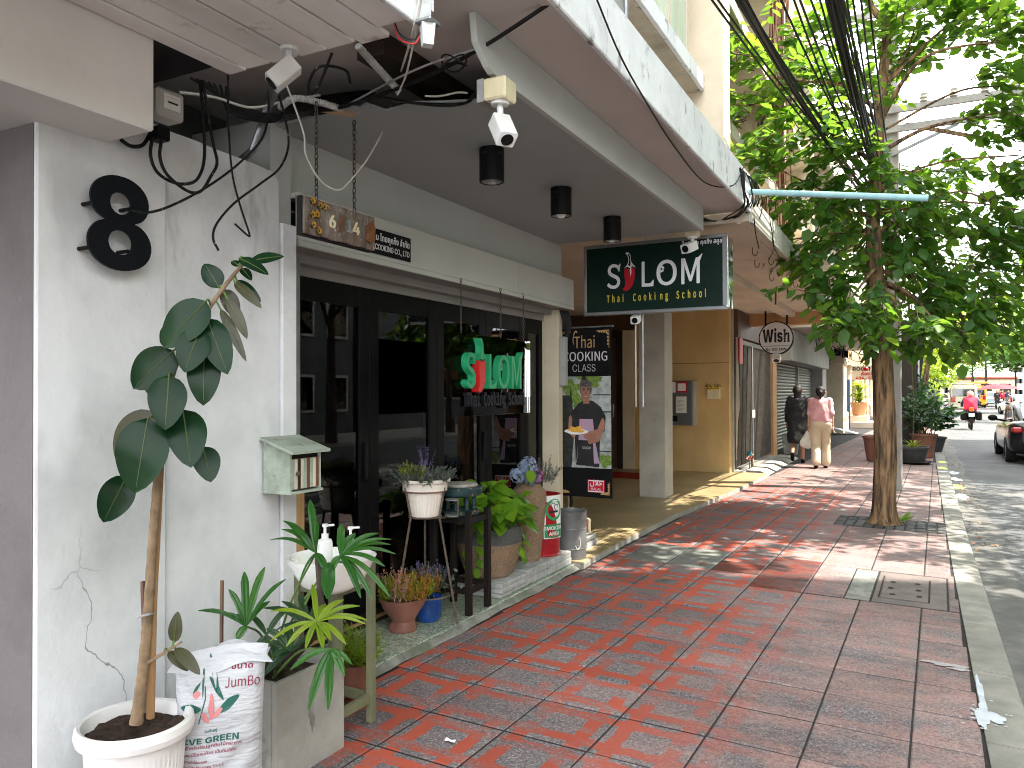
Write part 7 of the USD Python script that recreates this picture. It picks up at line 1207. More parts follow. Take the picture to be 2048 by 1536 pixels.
C0 = [ond(u, v_, 8.0) for u, v_ in ((1650, 590), (1600, 580), (1560, 572), (1528, 590))]; P_ = curve(C0, 20); lb.tube(P_, np.linspace(.008, .002, len(P_)), 5); xs2 = []
for k in range(16): p = P_[min(len(P_) - 1, 2 + k)]; d = A(-.5, -.3, -.5) * (1 if k % 2 else .2) + A(rg.normal(0, .4), rg.normal(0, .3), rg.uniform(-.5, .4)); xs2.append((p, d, A(.2, -.6, .8) + rg.normal(0, .3, 3), .13 * rg.uniform(.7, 1.1)))
args.append([np.array([x[0] for x in xs2]), np.array([x[1] for x in xs2]), np.array([x[2] for x in xs2]), np.array([x[3] for x in xs2]), np.array([x[3] * .58 for x in xs2])])
Lp, Ld, Ln, Ll, Lw = (np.concatenate([a[i] for a in args]) for i in range(5)); V = leaf_arrays(Lp, Ld, Ln, Ll, Lw)
part(mt_, 'limbs', lb, 'bark_tree', smooth=True)
tb = MB()
for a_ in tw: tb.tube(np.array(a_), (.006, .004, .0015), 4, False)
part(mt_, 'twigs', tb, 'twig', smooth=True, kind='stuff')
# the 300 leaves that show largest are parts of their own
cen = V.mean(1); dp = (cen - EYE) @ _f; pu = 1024 + FPX * ((cen - EYE) @ _r) / dp; pvv = 768 - FPX * ((cen - EYE) @ _u) / dp; nrm = np.cross(V[:, 4] - V[:, 0], V[:, 6] - V[:, 0]); ar = np.abs((nrm * (cen - EYE)).sum(1)) / dp ** 3; ar[(pu < 0) | (pu > 2048) | (pvv < 0) | (pvv > 1536)] = 0
big = np.argsort(-ar)[:300]; light = rg.uniform(0, 1, len(V)) < np.where((pu < 1560) & (pvv < 260), .55, .10)  # upper-left leaves coloured paler, standing in for sun shining through them
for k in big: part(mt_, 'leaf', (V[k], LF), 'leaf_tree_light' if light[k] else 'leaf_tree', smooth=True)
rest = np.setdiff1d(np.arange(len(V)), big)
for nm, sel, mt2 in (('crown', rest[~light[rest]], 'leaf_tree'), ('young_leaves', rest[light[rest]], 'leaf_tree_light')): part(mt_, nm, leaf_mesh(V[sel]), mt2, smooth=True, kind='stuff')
b = MB()
for k in range(9): a = k * .7; leafmesh(b, TB + A(.17, .10, .01), TB + A(.17 + .16 * math.cos(a), .10 + .12 * math.sin(a), .10 + .05 * math.sin(k * 2.)), .05, (0, -.6, .8), .08, .1, 'oval', 6)
solo('weed', b, 'leaf_tree_light', 'small green weed sprouting at the foot of the trunk', 'weed', smooth=False)
def tree(name, label, base, r, H, crowns, L0, mat, seed, per=6, twl=.5, light=None, bark='bark_dark', group=None, lean=(0, 0)):
    rg = np.random.default_rng(seed); base = A(*base); t = thing(name, label, 'tree', group, loc=base); topp = base + A(lean[0], lean[1], H); P_ = curve([base - A(0, 0, .1), base + A(lean[0] * .2, lean[1] * .2, H * .35), base + A(lean[0] * .6, lean[1] * .6, H * .7), topp], 16); b = MB(); b.tube(P_, np.linspace(r, r * .45, len(P_)), 12); a_ = []
    for k, (C, R_, n) in enumerate(crowns):
        limb(P_[-1 - (k % 4)], C, r * .4, r * .1, b, .15, 6, seed + k); x, _ = sprays(rg, C, R_, n, L0, per, out=A(*C) - A(0, 0, R_[2]), twl=twl); a_.append(x)
    part(t, 'trunk', b, bark, smooth=True); V = leaf_arrays(*[np.concatenate([a[i] for a in a_]) for i in range(5)]); m_ = rg.uniform(0, 1, len(V)) < (.3 if light else 0)
    part(t, 'crown', leaf_mesh(V[~m_]), mat, smooth=True, kind='stuff')
    if light: part(t, 'young_leaves', leaf_mesh(V[m_]), light, smooth=True, kind='stuff')
    return t
tree('shade_tree', 'leafy kerbside tree overhanging the near roadway, just out of view', (1.2, 1.0, -.02), .17, 4.8, [((2.4, 3.6, 6.6), (1.5, 1.8, 1.0), 150), ((3.9, 4.2, 6.9), (1.4, 1.9, .9), 150), ((5.0, 6.0, 7.0), (1.3, 1.7, .9), 120), ((3.2, 6.2, 6.6), (1.5, 1.6, .8), 150), ((3.0, 1.6, 6.8), (1.5, 1.5, .9), 120), ((4.4, 2.4, 7.3), (1.4, 1.6, .9), 100), ((1.9, 5.2, 6.2), (.8, 1.2, .7), 60), ((4.4, 7.7, 6.9), (1.3, .9, .7), 80), ((1.9, 9.0, 6.5), (.8, 1.2, .5), 110), ((2.0, 11.2, 6.6), (.7, .9, .5), 60)], .17, 'leaf_tree', 31, 7, bark='bark_tree', lean=(1.4, 1.6))
far_l = [('leafy tree on the opposite pavement, nearest the shop', 9.9, 12.5), ('leafy tree on the opposite pavement, second from the shop', 9.9, 19.0), ('leafy tree on the opposite pavement, third from the shop', 9.9, 26.0), ('leafy tree on the opposite pavement behind the camera', 9.9, 3.0)]
for k, (lb_2, x, y) in enumerate(far_l): tree('plane_tree', lb_2, (x, y, -.05), .2, 4.2, [((x - 2.4, y - .8, 6.2), (2.0, 2.0, 1.0), 150), ((x - 3.4, y + 1.2, 6.0), (1.5, 1.7, .9), 110), ((x + .2, y + .8, 6.8), (2.2, 2.2, 1.3), 110), ((x - 1., y - 2.2, 6.4), (1.7, 1.5, .9), 80)], .19, 'leaf_tree', 40 + k, 7)
tree('dappling_tree', 'thin crowned tree added out of view over the roadway to dapple the pavement', (3.4, 11.2, ROADZ) if False else (9.7, 9.2, -.05), .12, 4.5, [((4.4, 10.8, 6.6), (1.4, 1.4, .5), 100), ((3.2, 12.8, 6.4), (1.3, 1.6, .5), 150), ((2.5, 10.8, 6.3), (1.0, 1.2, .4), 70), ((3.4, 15.7, 6.4), (1.5, 1.7, .5), 120), ((3.6, 18.4, 6.5), (1.4, 1.6, .5), 100), ((5.6, 9.4, 6.8), (1.4, 1.0, .5), 70), ((6.2, 13.5, 6.8), (1.6, 2.6, .7), 170), ((5.6, 17.5, 6.8), (1.6, 2.2, .7), 150)], .17, 'leaf_tree', 52, 7, lean=(-3, 2))  # unseen crowns added so their gaps throw dappled shade on the pavement
tree('street_tree', 'dark leaning street tree beyond the potted shrubs', (-.16, 26, .0), .17, 4.4, [((.6, 25, 5.6), (2.0, 2.2, 1.2), 120), ((1.6, 23.4, 4.8), (1.6, 1.6, .9), 90), ((-.8, 25, 6.6), (1.5, 2., 1.2), 80), ((2.4, 27, 6.4), (1.6, 2.0, 1.3), 90)], .085, 'leaf_fine', 61, 9, .5, lean=(.5, .2))
tree('street_tree', 'pale barked leaning trunk beside the dark street tree', (.02, 27.5, .0), .12, 3.2, [((.9, 28, 4.6), (1.2, 1.6, .8), 60), ((2.2, 29, 4.8), (1.3, 1.6, .8), 50)], .085, 'leaf_fine', 62, 9, .5, bark='bark_tree', lean=(.45, .3))
for k, (lb_2, x, y, h, cs, mt2, lt) in enumerate([('sunlit lime green tree arching over the street, nearest of the bright ones', .4, 44, 3.6, [((1.0, 44, 4.2), (1.7, 2.5, 1.5), 260), ((.2, 42, 3.3), (1.0, 1.6, .9), 120), ((2.4, 46, 4.8), (1.4, 2.0, 1.0), 150)], 'leaf_lime', 'leaf_tree_light'), ('sunlit yellow green tree behind the bright one over the street', .6, 60, 4.5, [((2.2, 60, 5.4), (2.2, 3.0, 1.6), 240), ((4.2, 62, 5.8), (1.8, 2.4, 1.3), 170), ((1.0, 58, 4.6), (1.4, 2.2, 1.2), 110)], 'leaf_lime', 'leaf_tree_light'), ('broad green tree right of the street over the cars', 8.5, 72, 5.5, [((7.2, 72, 6.4), (2.4, 3.0, 1.7), 220), ((9.5, 71, 6.0), (2.2, 2.6, 1.5), 180), ((5.8, 74, 5.6), (1.5, 2.4, 1.1), 110), ((6.6, 70, 4.4), (1.6, 2, .9), 120)], 'leaf_fine', 'leaf_tree'), ('dark green tree by the red umbrellas at the right', 7.4, 52, 5., [((6.6, 52, 5.6), (2.0, 2.6, 1.4), 230), ((5.4, 50, 5.0), (1.2, 1.6, 1.0), 110), ((7.5, 49, 4.6), (1.8, 2., 1.2), 140)], 'leaf_fine', None), ('pair stemmed tree at the far right bend', 7.0, 104, 5.5, [((7.0, 104, 6.6), (2.8, 3., 2.0), 160), ((9.4, 105, 6.2), (2.0, 2.6, 1.6), 110), ((4.6, 106, 7.0), (2.2, 2.6, 1.8), 100)], 'leaf_fine', None), ('bushy bright tree low at the left kerb far along the street', .3, 66, 2.6, [((.9, 66, 2.6), (1.2, 2.0, 1.3), 170), ((1.9, 68, 3.0), (1.0, 1.6, 1.0), 90)], 'leaf_lime', 'leaf_tree')]): tree('roadside_tree', lb_2, (x, y, -.05), .17, h, cs, .18 if y < 60 else .26, mt2, 70 + k, 8, .75, light=lt)
for k, (lb_2, x, y, cs, mt2) in enumerate([('lime crowned tree in the row closing the street, leftmost', 1.5, 112, [((2.5, 112, 6.4), (2.6, 2.5, 2.2), 420)], 'leaf_lime'), ('lime crowned tree in the row closing the street, second from left', 6.5, 118, [((6.5, 118, 7.2), (3.0, 2.5, 2.2), 460)], 'leaf_lime'), ('green tree in the row closing the street, third from left', 11.0, 116, [((10.6, 116, 6.6), (2.6, 2.5, 2.6), 460)], 'leaf_fine'), ('green tree in the row closing the street, rightmost', 15.5, 118, [((14.8, 118, 6.6), (3.0, 2.5, 2.8), 480)], 'leaf_fine')]): tree('roadside_tree', lb_2, (x, y, -.1), .16, 4.0, cs, .50, mt2, 130 + k, 8, 1.2)
for k, (lb_2, x, y, rr) in enumerate([('hazy tree crown filling the end of the street, left', -1, 160, 5.5), ('hazy tree crown filling the end of the street, middle', 9, 165, 6), ('hazy tree crown filling the end of the street, right', 22, 158, 7)]): tree('roadside_tree', lb_2, (x, y, -.1), .3, 6, [((x, y, 8), (rr, rr, 4), 330)], .5, 'leaf_fine', 90 + k, 8, 1.6)
# power pole with cross arms
PX, PY = ony(1786, 600, 13.6)[0], 13.6; t = thing('power_pole', 'grey concrete power pole with cross arms half hidden behind the street tree', 'utility pole', loc=(PX, PY, 0)); part(t, 'pole', MB().box((PX - .11, PY - .13, -.1), (PX + .11, PY + .13, 9.5), bev=.02), 'pole_concrete')
for z, a, c in ((5.55, -.2, 1.75), (5.85, -.2, 1.95), (7.4, -1.0, 1.4)): part(t, 'cross_arm', MB().box((PX + a, PY - .19, z), (PX + c, PY - .13, z + .10)), 'pole_concrete')
for k in range(4): part(t, 'insulator', MB().lathe([(.03, 0), (.06, .02), (.04, .05), (.06, .07), (.04, .10), (.05, .13), (0, .16)], (PX + .45 + .4 * k, PY - .16, 5.95), 12), 'pillar')
part(t, 'brace', MB().bar((PX, PY - .15, 5.2), (PX + .9, PY - .15, 5.55), .04), 'metal_grey'); part(t, 'brace', MB().bar((PX + .2, PY - .16, 5.65), (PX + 1.3, PY - .16, 5.25), .05), 'bark_tree')
ws = [1424, 1436, 1472, 1477, 1482, 1486, 1490, 1562, 1588, 1600, 1622, 1640, 1652, 1657, 1661, 1664, 1667, 1670, 1673, 1676, 1680, 1686, 1694, 1706, 1722, 1738]; rg = np.random.default_rng(8)
for k, u in enumerate(ws):
    p5 = ond(u, 0, 5. + .3 * (k % 3)); pe = A(PX - .06 + rg.uniform(-.14, .14), PY - .14, 4.25 + .012 * k + rg.uniform(-.12, .22)); p0 = p5 + (p5 - pe) * .75 + A(0, 0, .55 + .1 * rg.uniform()); pm = (p5 * .45 + pe * .55) - A(0, 0, .05 + rg.uniform(0, .10))
    P_ = curve([p0, p5, pm, pe], 42); r = .016 if k in (4, 5, 6) else .0105 if 12 <= k <= 21 else .008
    solo('overhead_wire', MB().tube(P_, r, 5), 'cable_dark', 'black overhead wire of the bundle running to the power pole', 'wire', 'overhead wires to the power pole')
for k in range(10):
    p0 = A(PX + rg.uniform(-.1, .1), PY + .1, 4.3 + .05 * k); pe = A(PX + .35, 46, 4.4 + .04 * k); solo('far_wire', MB().tube(curve([p0, (p0 + pe) / 2 - A(0, 0, .5), pe], 24), .012, 4), 'cable_dark', 'dark wire running on beyond the power pole', 'wire', 'wires beyond the power pole')
# clumps of brown hanging roots and cables on the stained house
b = MB()
for k in range(34): a = A(-1.72 + rg.normal(0, .05), 11.6 + rg.normal(0, .16), rg.uniform(6.5, 9)); b.tube(curve([a, a + A(rg.normal(0, .05), rg.normal(0, .05), -1.4), a + A(rg.normal(0, .1), rg.normal(0, .1), -2.9 - rg.uniform(0, 1.2))], 8), .012, 4, False)
solo('hanging_roots', b, 'brown_wood', 'curtain of thin brown hanging roots on the stained house front', 'roots', kind='stuff')
# potted shrubs beyond the tree
def shrub(label, base, R_, H, n, mat, seed, L0=.13, stems=5, name='potted_shrub'):
    rg = np.random.default_rng(seed); base = A(*base); t = thing(name, label, 'shrub', loc=base); a_, _ = sprays(rg, base + A(0, 0, H * .6), (R_, R_, H * .42), n, L0, 6, out=base, twl=.3); part(t, 'foliage', leaf_mesh(leaf_arrays(*a_)), mat, smooth=True, kind='stuff'); b = MB()
    for k in range(stems): limb(base + A(rg.normal(0, .05), rg.normal(0, .05), 0), base + A(rg.normal(0, R_ * .5), rg.normal(0, R_ * .5), H * .8), .012, .004, b, .1, 5, seed + k)
    part(t, 'stems', b, 'bark_dark')
def pot(label, c, r, h, mat, name='plant_pot', rim=1.08):
    t = thing(name, label, 'pot', loc=c); part(t, 'pot_body', MB().lathe([(0, 0), (r * .66, 0), (r * .72, .02), (r * .98, h - .05), (r * rim, h - .045), (r * rim, h), (r * .95, h), (r * .92, h - .05)], c, 32), mat); part(t, 'soil', MB().lathe([(0, h - .055), (r * .93, h - .055)], c, 24), 'soil'); return t
def gp(u, v, dz=.0): p = ong(u, v); p[2] += dz; return p
c = gp(1826, 927); pot('wide dark plastic pot in its saucer at the pavement edge behind the trunk', c, .30, .36, 'pot_dark'); part('/World/plant_pot', 'saucer', MB().lathe([(0, .002), (.30, .004), (.38, .05), (.37, .055), (.28, .012), (0, .01)], c, 32), 'rubber'); spk = thing('spiky_plant', 'spiky small plant with a tall bare stem in the wide dark pot', 'plant', loc=c + A(0, 0, .32)); b = MB(); rg = np.random.default_rng(14)
for k in range(44): a = rg.uniform(0, 6.3); d = A(math.cos(a), math.sin(a), rg.uniform(.2, 1.4)); d /= np.linalg.norm(d); leafmesh(b, c + A(0, 0, .32), c + A(0, 0, .32) + d * rg.uniform(.2, .34), .022, (0, 0, 1), .1, .15, 'strap', 5)
part(spk, 'leaves', b, 'leaf_heather', smooth=False, kind='stuff'); part(spk, 'stem', MB().tube(curve([c + A(0, 0, .3), c + A(.02, 0, 1.2), c + A(-.02, .05, 2.6)], 16), .014, 6), 'twig')
c = gp(1848, 915); pot('faded pinkish square-sided pot beside the wide dark pot', c, .27, .55, 'terracotta'); shrub('dark leafy shrub in the faded pot', c + A(0, 0, .5), .45, 1.1, 60, 'leaf_dark', 81)
c = gp(1864, 903); pot('dark oval planter with trailing leaves near the kerb', c, .32, .38, 'pot_dark'); shrub('dark shrub with long glossy leaves in the kerbside planter', c + A(0, 0, .3), .52, 1.0, 80, 'leaf_dark', 82, .2)
c = gp(1752, 922); pot('dark red glazed pot half hidden left of the trunk', c, .26, .55, 'terracotta')
c = gp(1806, 893); pot('dark pot farthest back of the pavement pots', c, .3, .5, 'pot_dark'); shrub('tall mass of dark leaves behind the pavement pots', c + A(.1, 0, .4), .75, 1.55, 150, 'leaf_dark', 83, .14); shrub('paler leafy shrub behind the dark mass beside the kerb', gp(1850, 868), .55, 1.5, 90, 'leaf_tree', 84, .2)
shrub('sunlit pinkish shrub at the foot of the leaning trunk', gp(1846, 842), .6, 1.5, 90, 'flower_orange', 85, .2); shrub('bright yellow green shrub in the sun at the far kerb', gp(1858, 832), .7, 2.2, 110, 'leaf_lime', 86, .22)
cb = solo('wooden_booth', MB().box((-.55, 23.0, -.02), (.02, 23.6, 3.4), bev=.02), 'dark_wood', 'dark brown wooden booth panel between trunk and leaning tree', 'booth')
# no parking plate
yq = 24.5; p = ony(1818, 733, yq); t = thing('no_parking_sign', 'blue and red round no parking plate on a pole by the leaning tree', 'traffic sign', loc=(p[0] + .12, yq, 0)); part(t, 'plate', MB().box(p + A(-.26, .012, -.78), p + A(.26, .026, .55), bev=.01), 'letter_white'); part(t, 'ring', MB().poly(Polygon(arc((0, 0), .23, 0, 2 * PI, 32)), .006, FACE_Y(p)), 'acrylic_red', smooth=False); part(t, 'disc', MB().poly(Polygon(arc((0, 0), .185, 0, 2 * PI, 32)), .004, FACE_Y(p + A(0, -.006, 0))), 'hydra_sign' if 'hydra_sign' in MATS else 'blue_panel', smooth=False); part(t, 'slash', MB().bar(p + A(-.13, -.011, .13), p + A(.13, -.011, -.13), .05, .004), 'acrylic_red', smooth=False); part(t, 'lettering', MB().poly(centred(glyphs('↑ ↓', .12, 'Inter', 700)), .003, FACE_Y(p + A(0, .010, -.55))), 'ink', smooth=False); part(t, 'pole', MB().tube([(p[0] + .05, yq + .05, -.05), (p[0] + .05, yq + .05, p[2] + .6)], .035, 10), 'galvanised')
# sunlit steps with the yellow-green pot plant
solo('arcade_steps', MB().box((-2.9, 34.6, .02), (-1.5, 36.4, .28), bev=.02).box((-2.9, 34.9, .281), (-1.8, 36.4, .52), bev=.02), 'soffit_cream', 'sunlit cream steps before the arcade house', 'steps')
c = A(ony(1718, 810, 35.4)[0], 35.4, .522); pot('orange terracotta pot on the sunlit arcade steps', c, .34, .55, 'wall_orange'); t = thing('dracaena', 'bright yellow green dracaena in the orange pot', 'plant', loc=c + A(0, 0, .5)); b = MB(); rg = np.random.default_rng(17)
for k in range(110): a = rg.uniform(0, 6.3); h = rg.uniform(.45, 1.25); d = A(math.cos(a), math.sin(a), rg.uniform(-.1, 1.)); d /= np.linalg.norm(d); leafmesh(b, c + A(0, 0, h), c + A(0, 0, h) + d * rg.uniform(.45, .75), .09, (0, 0, 1), .1, .25, 'strap', 6)
part(t, 'leaves', b, 'leaf_lime', smooth=False, kind='stuff'); part(t, 'stem', MB().tube([c + A(0, 0, .4), c + A(0, 0, 1.3)], .03, 6), 'twig')
# ---------------------------------------------------------------- people
def sphm(c, r, n=14): return m3.Manifold.sphere(r, n).translate([float(x) for x in c])
def bone(p, q, r0, r1): return m3.Manifold.batch_hull([sphm(p, r0), sphm(q, r1)])
def chainm(pts): return m3.Manifold.batch_boolean([bone(a[0], b[0], a[1], b[1]) for a, b in zip(pts[:-1], pts[1:])], m3.OpType.Add)
def fin(man, edge=.03, it=8, mod=None):
    man = man.refine_to_length(edge); m = man.to_mesh(); t = trimesh.Trimesh(m.vert_properties[:, :3], m.tri_verts, process=True); trimesh.smoothing.filter_taubin(t, iterations=it); b = MB(); v = np.array(t.vertices); b.add(mod(v) if mod else v, t.faces); return b
def hand(w, d, side, curl=.5):
    """five separate bent fingers on a palm; w wrist, d direction of the hand, side: across the palm"""
    w, d, side = A(*w), A(*d), A(*side); d /= np.linalg.norm(d); side -= d * (side @ d); side /= np.linalg.norm(side); n = np.cross(d, side); L = []
    L.append(m3.Manifold.batch_hull([sphm(w, .022), sphm(w + d * .085 + side * .030, .014), sphm(w + d * .085 - side * .030, .014)]))
    for k, ln in enumerate((.062, .074, .080, .070)):
        o = w + d * .085 + side * (-.030 + .020 * k); p1 = o + d * ln * .5 + n * curl * .012; p2 = p1 + d * ln * .3 + n * curl * .035; L.append(chainm([(o, .0095), (p1, .0088), (p2, .0075)]))
    o = w + d * .03 - side * .025; p1 = o - side * .03 + d * .03; L.append(chainm([(o, .013), (p1, .011), (p1 + d * .03 + n * .01, .009)])); return L
def head_parts(c, fwd, r=.095):
    c, fwd = A(*c), A(*fwd); fwd = fwd / np.linalg.norm(fwd); side = np.cross(fwd, [0, 0, 1.]); up = A(0, 0, 1)
    man = [m3.Manifold.batch_hull([sphm(c + up * .02, r), sphm(c - fwd * .02 + up * .03, r), sphm(c + fwd * .045 - up * .075, .045)]), sphm(c + fwd * .105 - up * .012, .014), bone(c + fwd * .095 + up * .02, c + fwd * .108 - up * .015, .009, .013)]
    for s_ in (-1, 1): man.append(m3.Manifold.batch_hull([sphm(c + side * s_ * .092 + up * .012, .018), sphm(c + side * s_ * .094 - up * .02, .013)]))
    return man, side, up
def face(t, c, fwd):
    c, fwd = A(*c), A(*fwd) / np.linalg.norm(fwd); side = np.cross(fwd, [0, 0, 1.])
    for s_ in (-1, 1): part(t, 'eye', MB().ball(c + fwd * .088 + side * s_ * .034 + A(0, 0, .018), .012, 1), 'paper'); part(t, 'pupil', MB().ball(c + fwd * .098 + side * s_ * .034 + A(0, 0, .018), .006, 1), 'ink')
    part(t, 'mouth', MB().ball(c + fwd * .088 - A(0, 0, .058), .018, 1, (.5 if abs(fwd[0]) > .7 else 1.2, .5, .35)), 'photo_skin')
def walker(label, base, H, fwd, skin, top, bottom, hair, dress=False, phase=1, name='person'):
    """someone walking along fwd; H tall"""
    base = A(*base); f = A(*fwd); f[2] = 0; f /= np.linalg.norm(f); s_ = np.cross(f, [0, 0, 1.]); k = H / 1.65; P = lambda a, b, z: base + (f * a + s_ * b) * k + A(0, 0, z * k); t = thing(name, label, 'person', loc=base)
    hip, chest, neck, hd = P(0, 0, .88), P(.02, 0, 1.22), P(.03, 0, 1.40), P(.06, 0, 1.53)
    legs = {}
    for sd in (-1, 1):
        fr = sd == phase
        hp_ = P(0, .085 * sd, .86)
        if fr: kn, an, toe = P(.10, .09 * sd, .47), P(.06, .09 * sd, .085), P(.22, .10 * sd, .03)
        else: kn, an, toe = (P(.02, .09 * sd, .46), P(-.30, .09 * sd, .24), P(-.27, .09 * sd, .10)) if dress else (P(.0, .09 * sd, .47), P(-.18, .09 * sd, .11), P(-.04, .10 * sd, .03))
        legs[sd] = (hp_, kn, an, toe)
    arms = {sd: (P(.02, .155 * sd, 1.36), P(-.02 if sd == phase else .03, .205 * sd, 1.10), P(.02 if sd == phase else .10, .225 * sd, .86)) for sd in (-1, 1)}
    L = [bone(P(0, 0, .86), chest, .115 * k, .12 * k), m3.Manifold.batch_hull([sphm(P(0, .07, .88), .11 * k), sphm(P(0, -.07, .88), .11 * k), sphm(P(.01, .0, 1.05), .10 * k)]), m3.Manifold.batch_hull([sphm(P(.01, 0, 1.05), .10 * k), sphm(P(.01, .13, 1.34), .06 * k), sphm(P(.01, -.13, 1.34), .06 * k), sphm(P(.03, 0, 1.25), .11 * k)]), bone(P(.02, 0, 1.36), hd - A(0, 0, .08), .055 * k, .048 * k)]
    hm, _, _ = head_parts(hd, f, .092 * k); L += hm
    for sd in (-1, 1):
        a, b, c, d = legs[sd]; L += [chainm([(a, .088 * k), (b, .056 * k), (c, .038 * k)]), m3.Manifold.batch_hull([sphm(c - A(0, 0, .03), .04 * k), sphm(d, .03 * k)])]
        a, b, c = arms[sd]; L += [chainm([(a, .052 * k), (b, .040 * k), (c, .027 * k)])] + hand(c, (c - b), f, .6)
    part(t, 'body', fin(m3.Manifold.batch_boolean(L, m3.OpType.Add), .03, 6), skin, smooth=True); face(t, hd, f)
    wob = lambda amp, sc: (lambda v: v + (meshkit.fbm(v * sc, 3) - .5)[:, None] * amp * (v - base - A(0, 0, 1)) * A(1, 1, 0) / .15)
    if not dress:
        tr_ = []
        for sd in (-1, 1): a, b, c, d = legs[sd]; tr_ += [chainm([(a + A(0, 0, .03), .122 * k), (b, .094 * k), (c + A(0, 0, .02), .092 * k)])]
        tr_.append(m3.Manifold.batch_hull([sphm(P(-.012, .07, .89), .130 * k), sphm(P(-.012, -.07, .89), .130 * k), sphm(P(0, 0, .99), .125 * k)])); part(t, 'trousers', fin(m3.Manifold.batch_boolean(tr_, m3.OpType.Add), .035, 4, wob(.045, 9)), bottom, smooth=True); z0 = .97
    else: part(t, 'dress', fin(m3.Manifold.batch_boolean([m3.Manifold.batch_hull([sphm(P(0, .08, .98), .12 * k), sphm(P(0, -.08, .98), .12 * k), sphm(P(-.02, .13, .50), .09 * k), sphm(P(-.02, -.13, .50), .09 * k), sphm(P(.10, .10, .5), .08 * k), sphm(P(-.16, -.05, .50), .07 * k)])], m3.OpType.Add), .04, 3, wob(.05, 8)), top, smooth=True); z0 = .95
    sh_ = [m3.Manifold.batch_hull([sphm(P(.0, .075, z0), .135 * k), sphm(P(.0, -.075, z0), .135 * k), sphm(P(.01, .125, 1.33), .072 * k), sphm(P(.01, -.125, 1.33), .072 * k), sphm(P(.03, 0, 1.22), .125 * k), sphm(P(-.02, 0, 1.30), .11 * k)]), bone(P(.02, 0, 1.34), P(.03, 0, 1.41), .08 * k, .062 * k)]
    for sd in (-1, 1): a, b, c = arms[sd]; e = a + (b - a) * (.95 if not dress else 1.0); sh_.append(bone(a, e, .075 * k, .066 * k));
    if dress:
        for sd in (-1, 1): a, b, c = arms[sd]; sh_.append(bone(b, b + (c - b) * .8, .062 * k, .052 * k))
    part(t, 'shirt', fin(m3.Manifold.batch_boolean(sh_, m3.OpType.Add), .03, 4, wob(.035, 10)), top, smooth=True)
    hr = [m3.Manifold.batch_hull([sphm(hd - f * .02 * k + A(0, 0, .035), .099 * k), sphm(hd - f * .045 * k - A(0, 0, .02), .080 * k)])]
    if hair == 'bun': hr.append(sphm(hd - f * .13 * k + A(0, 0, .0), .05 * k)); hr.append(bone(hd - f * .13 * k, hd - f * .13 * k - A(0, 0, .12), .035 * k, .015))
    else: hr.append(m3.Manifold.batch_hull([sphm(hd - f * .05 * k, .09 * k), sphm(hd - f * .07 * k - A(0, 0, .15 * k), .07 * k)]))
    part(t, 'hair', fin(m3.Manifold.batch_boolean(hr, m3.OpType.Add), .025, 3, lambda v: v + (meshkit.fbm(v * 40, 2) - .5)[:, None] * .015), 'hair', smooth=True)
    for sd in (-1, 1):
        c, d = legs[sd][2], legs[sd][3]; part(t, 'shoe', fin(m3.Manifold.batch_hull([sphm(c - A(0, 0, .045) - (d - c) * .15, .042 * k), sphm(d - A(0, 0, .0), .038 * k), sphm((c + d) / 2 - A(0, 0, .045), .04 * k)]), .025, 2), 'black_paint', smooth=True)
    return t, arms, P
g1 = ong(1642, 936); t, arms, P = walker('woman in a pink top and loose beige trousers walking away with a plastic bag', g1, 1.60, (-.10, 1, 0), 'skin_pale', 'cloth_pink', 'cloth_beige', 'bun', phase=1)
hn = arms[-1][2]; pb = thing('plastic_bag', 'translucent white plastic carrier bag in the hand of the woman in pink', 'bag', loc=hn - A(0, 0, .4)); cb_ = hn + A(-.03, 0, -.36); part(pb, 'bag_body', fin(m3.Manifold.batch_hull([sphm(cb_ + A(-.08, 0, 0), .07), sphm(cb_ + A(.08, 0, 0), .07), sphm(cb_ + A(0, .04, -.05), .07), sphm(cb_ + A(0, 0, .2), .035)]), .025, 2, lambda v: v + (meshkit.fbm(v * 18, 3) - .5)[:, None] * .04 * (v - cb_) / .1), 'bag_plastic', smooth=True); part(pb, 'handles', MB().tube(curve([cb_ + A(-.03, 0, .2), hn + A(-.015, 0, -.10), hn + A(0, 0, -.07), hn + A(.015, 0, -.10), cb_ + A(.03, 0, .2)], 16), .010, 6), 'bag_plastic')
g2 = ong(1596, 926); walker('woman in a long black dress walking beside the woman in pink', g2, 1.62, (-.06, 1, 0), 'skin', 'cloth_black', 'cloth_black', 'down', dress=True, phase=1)
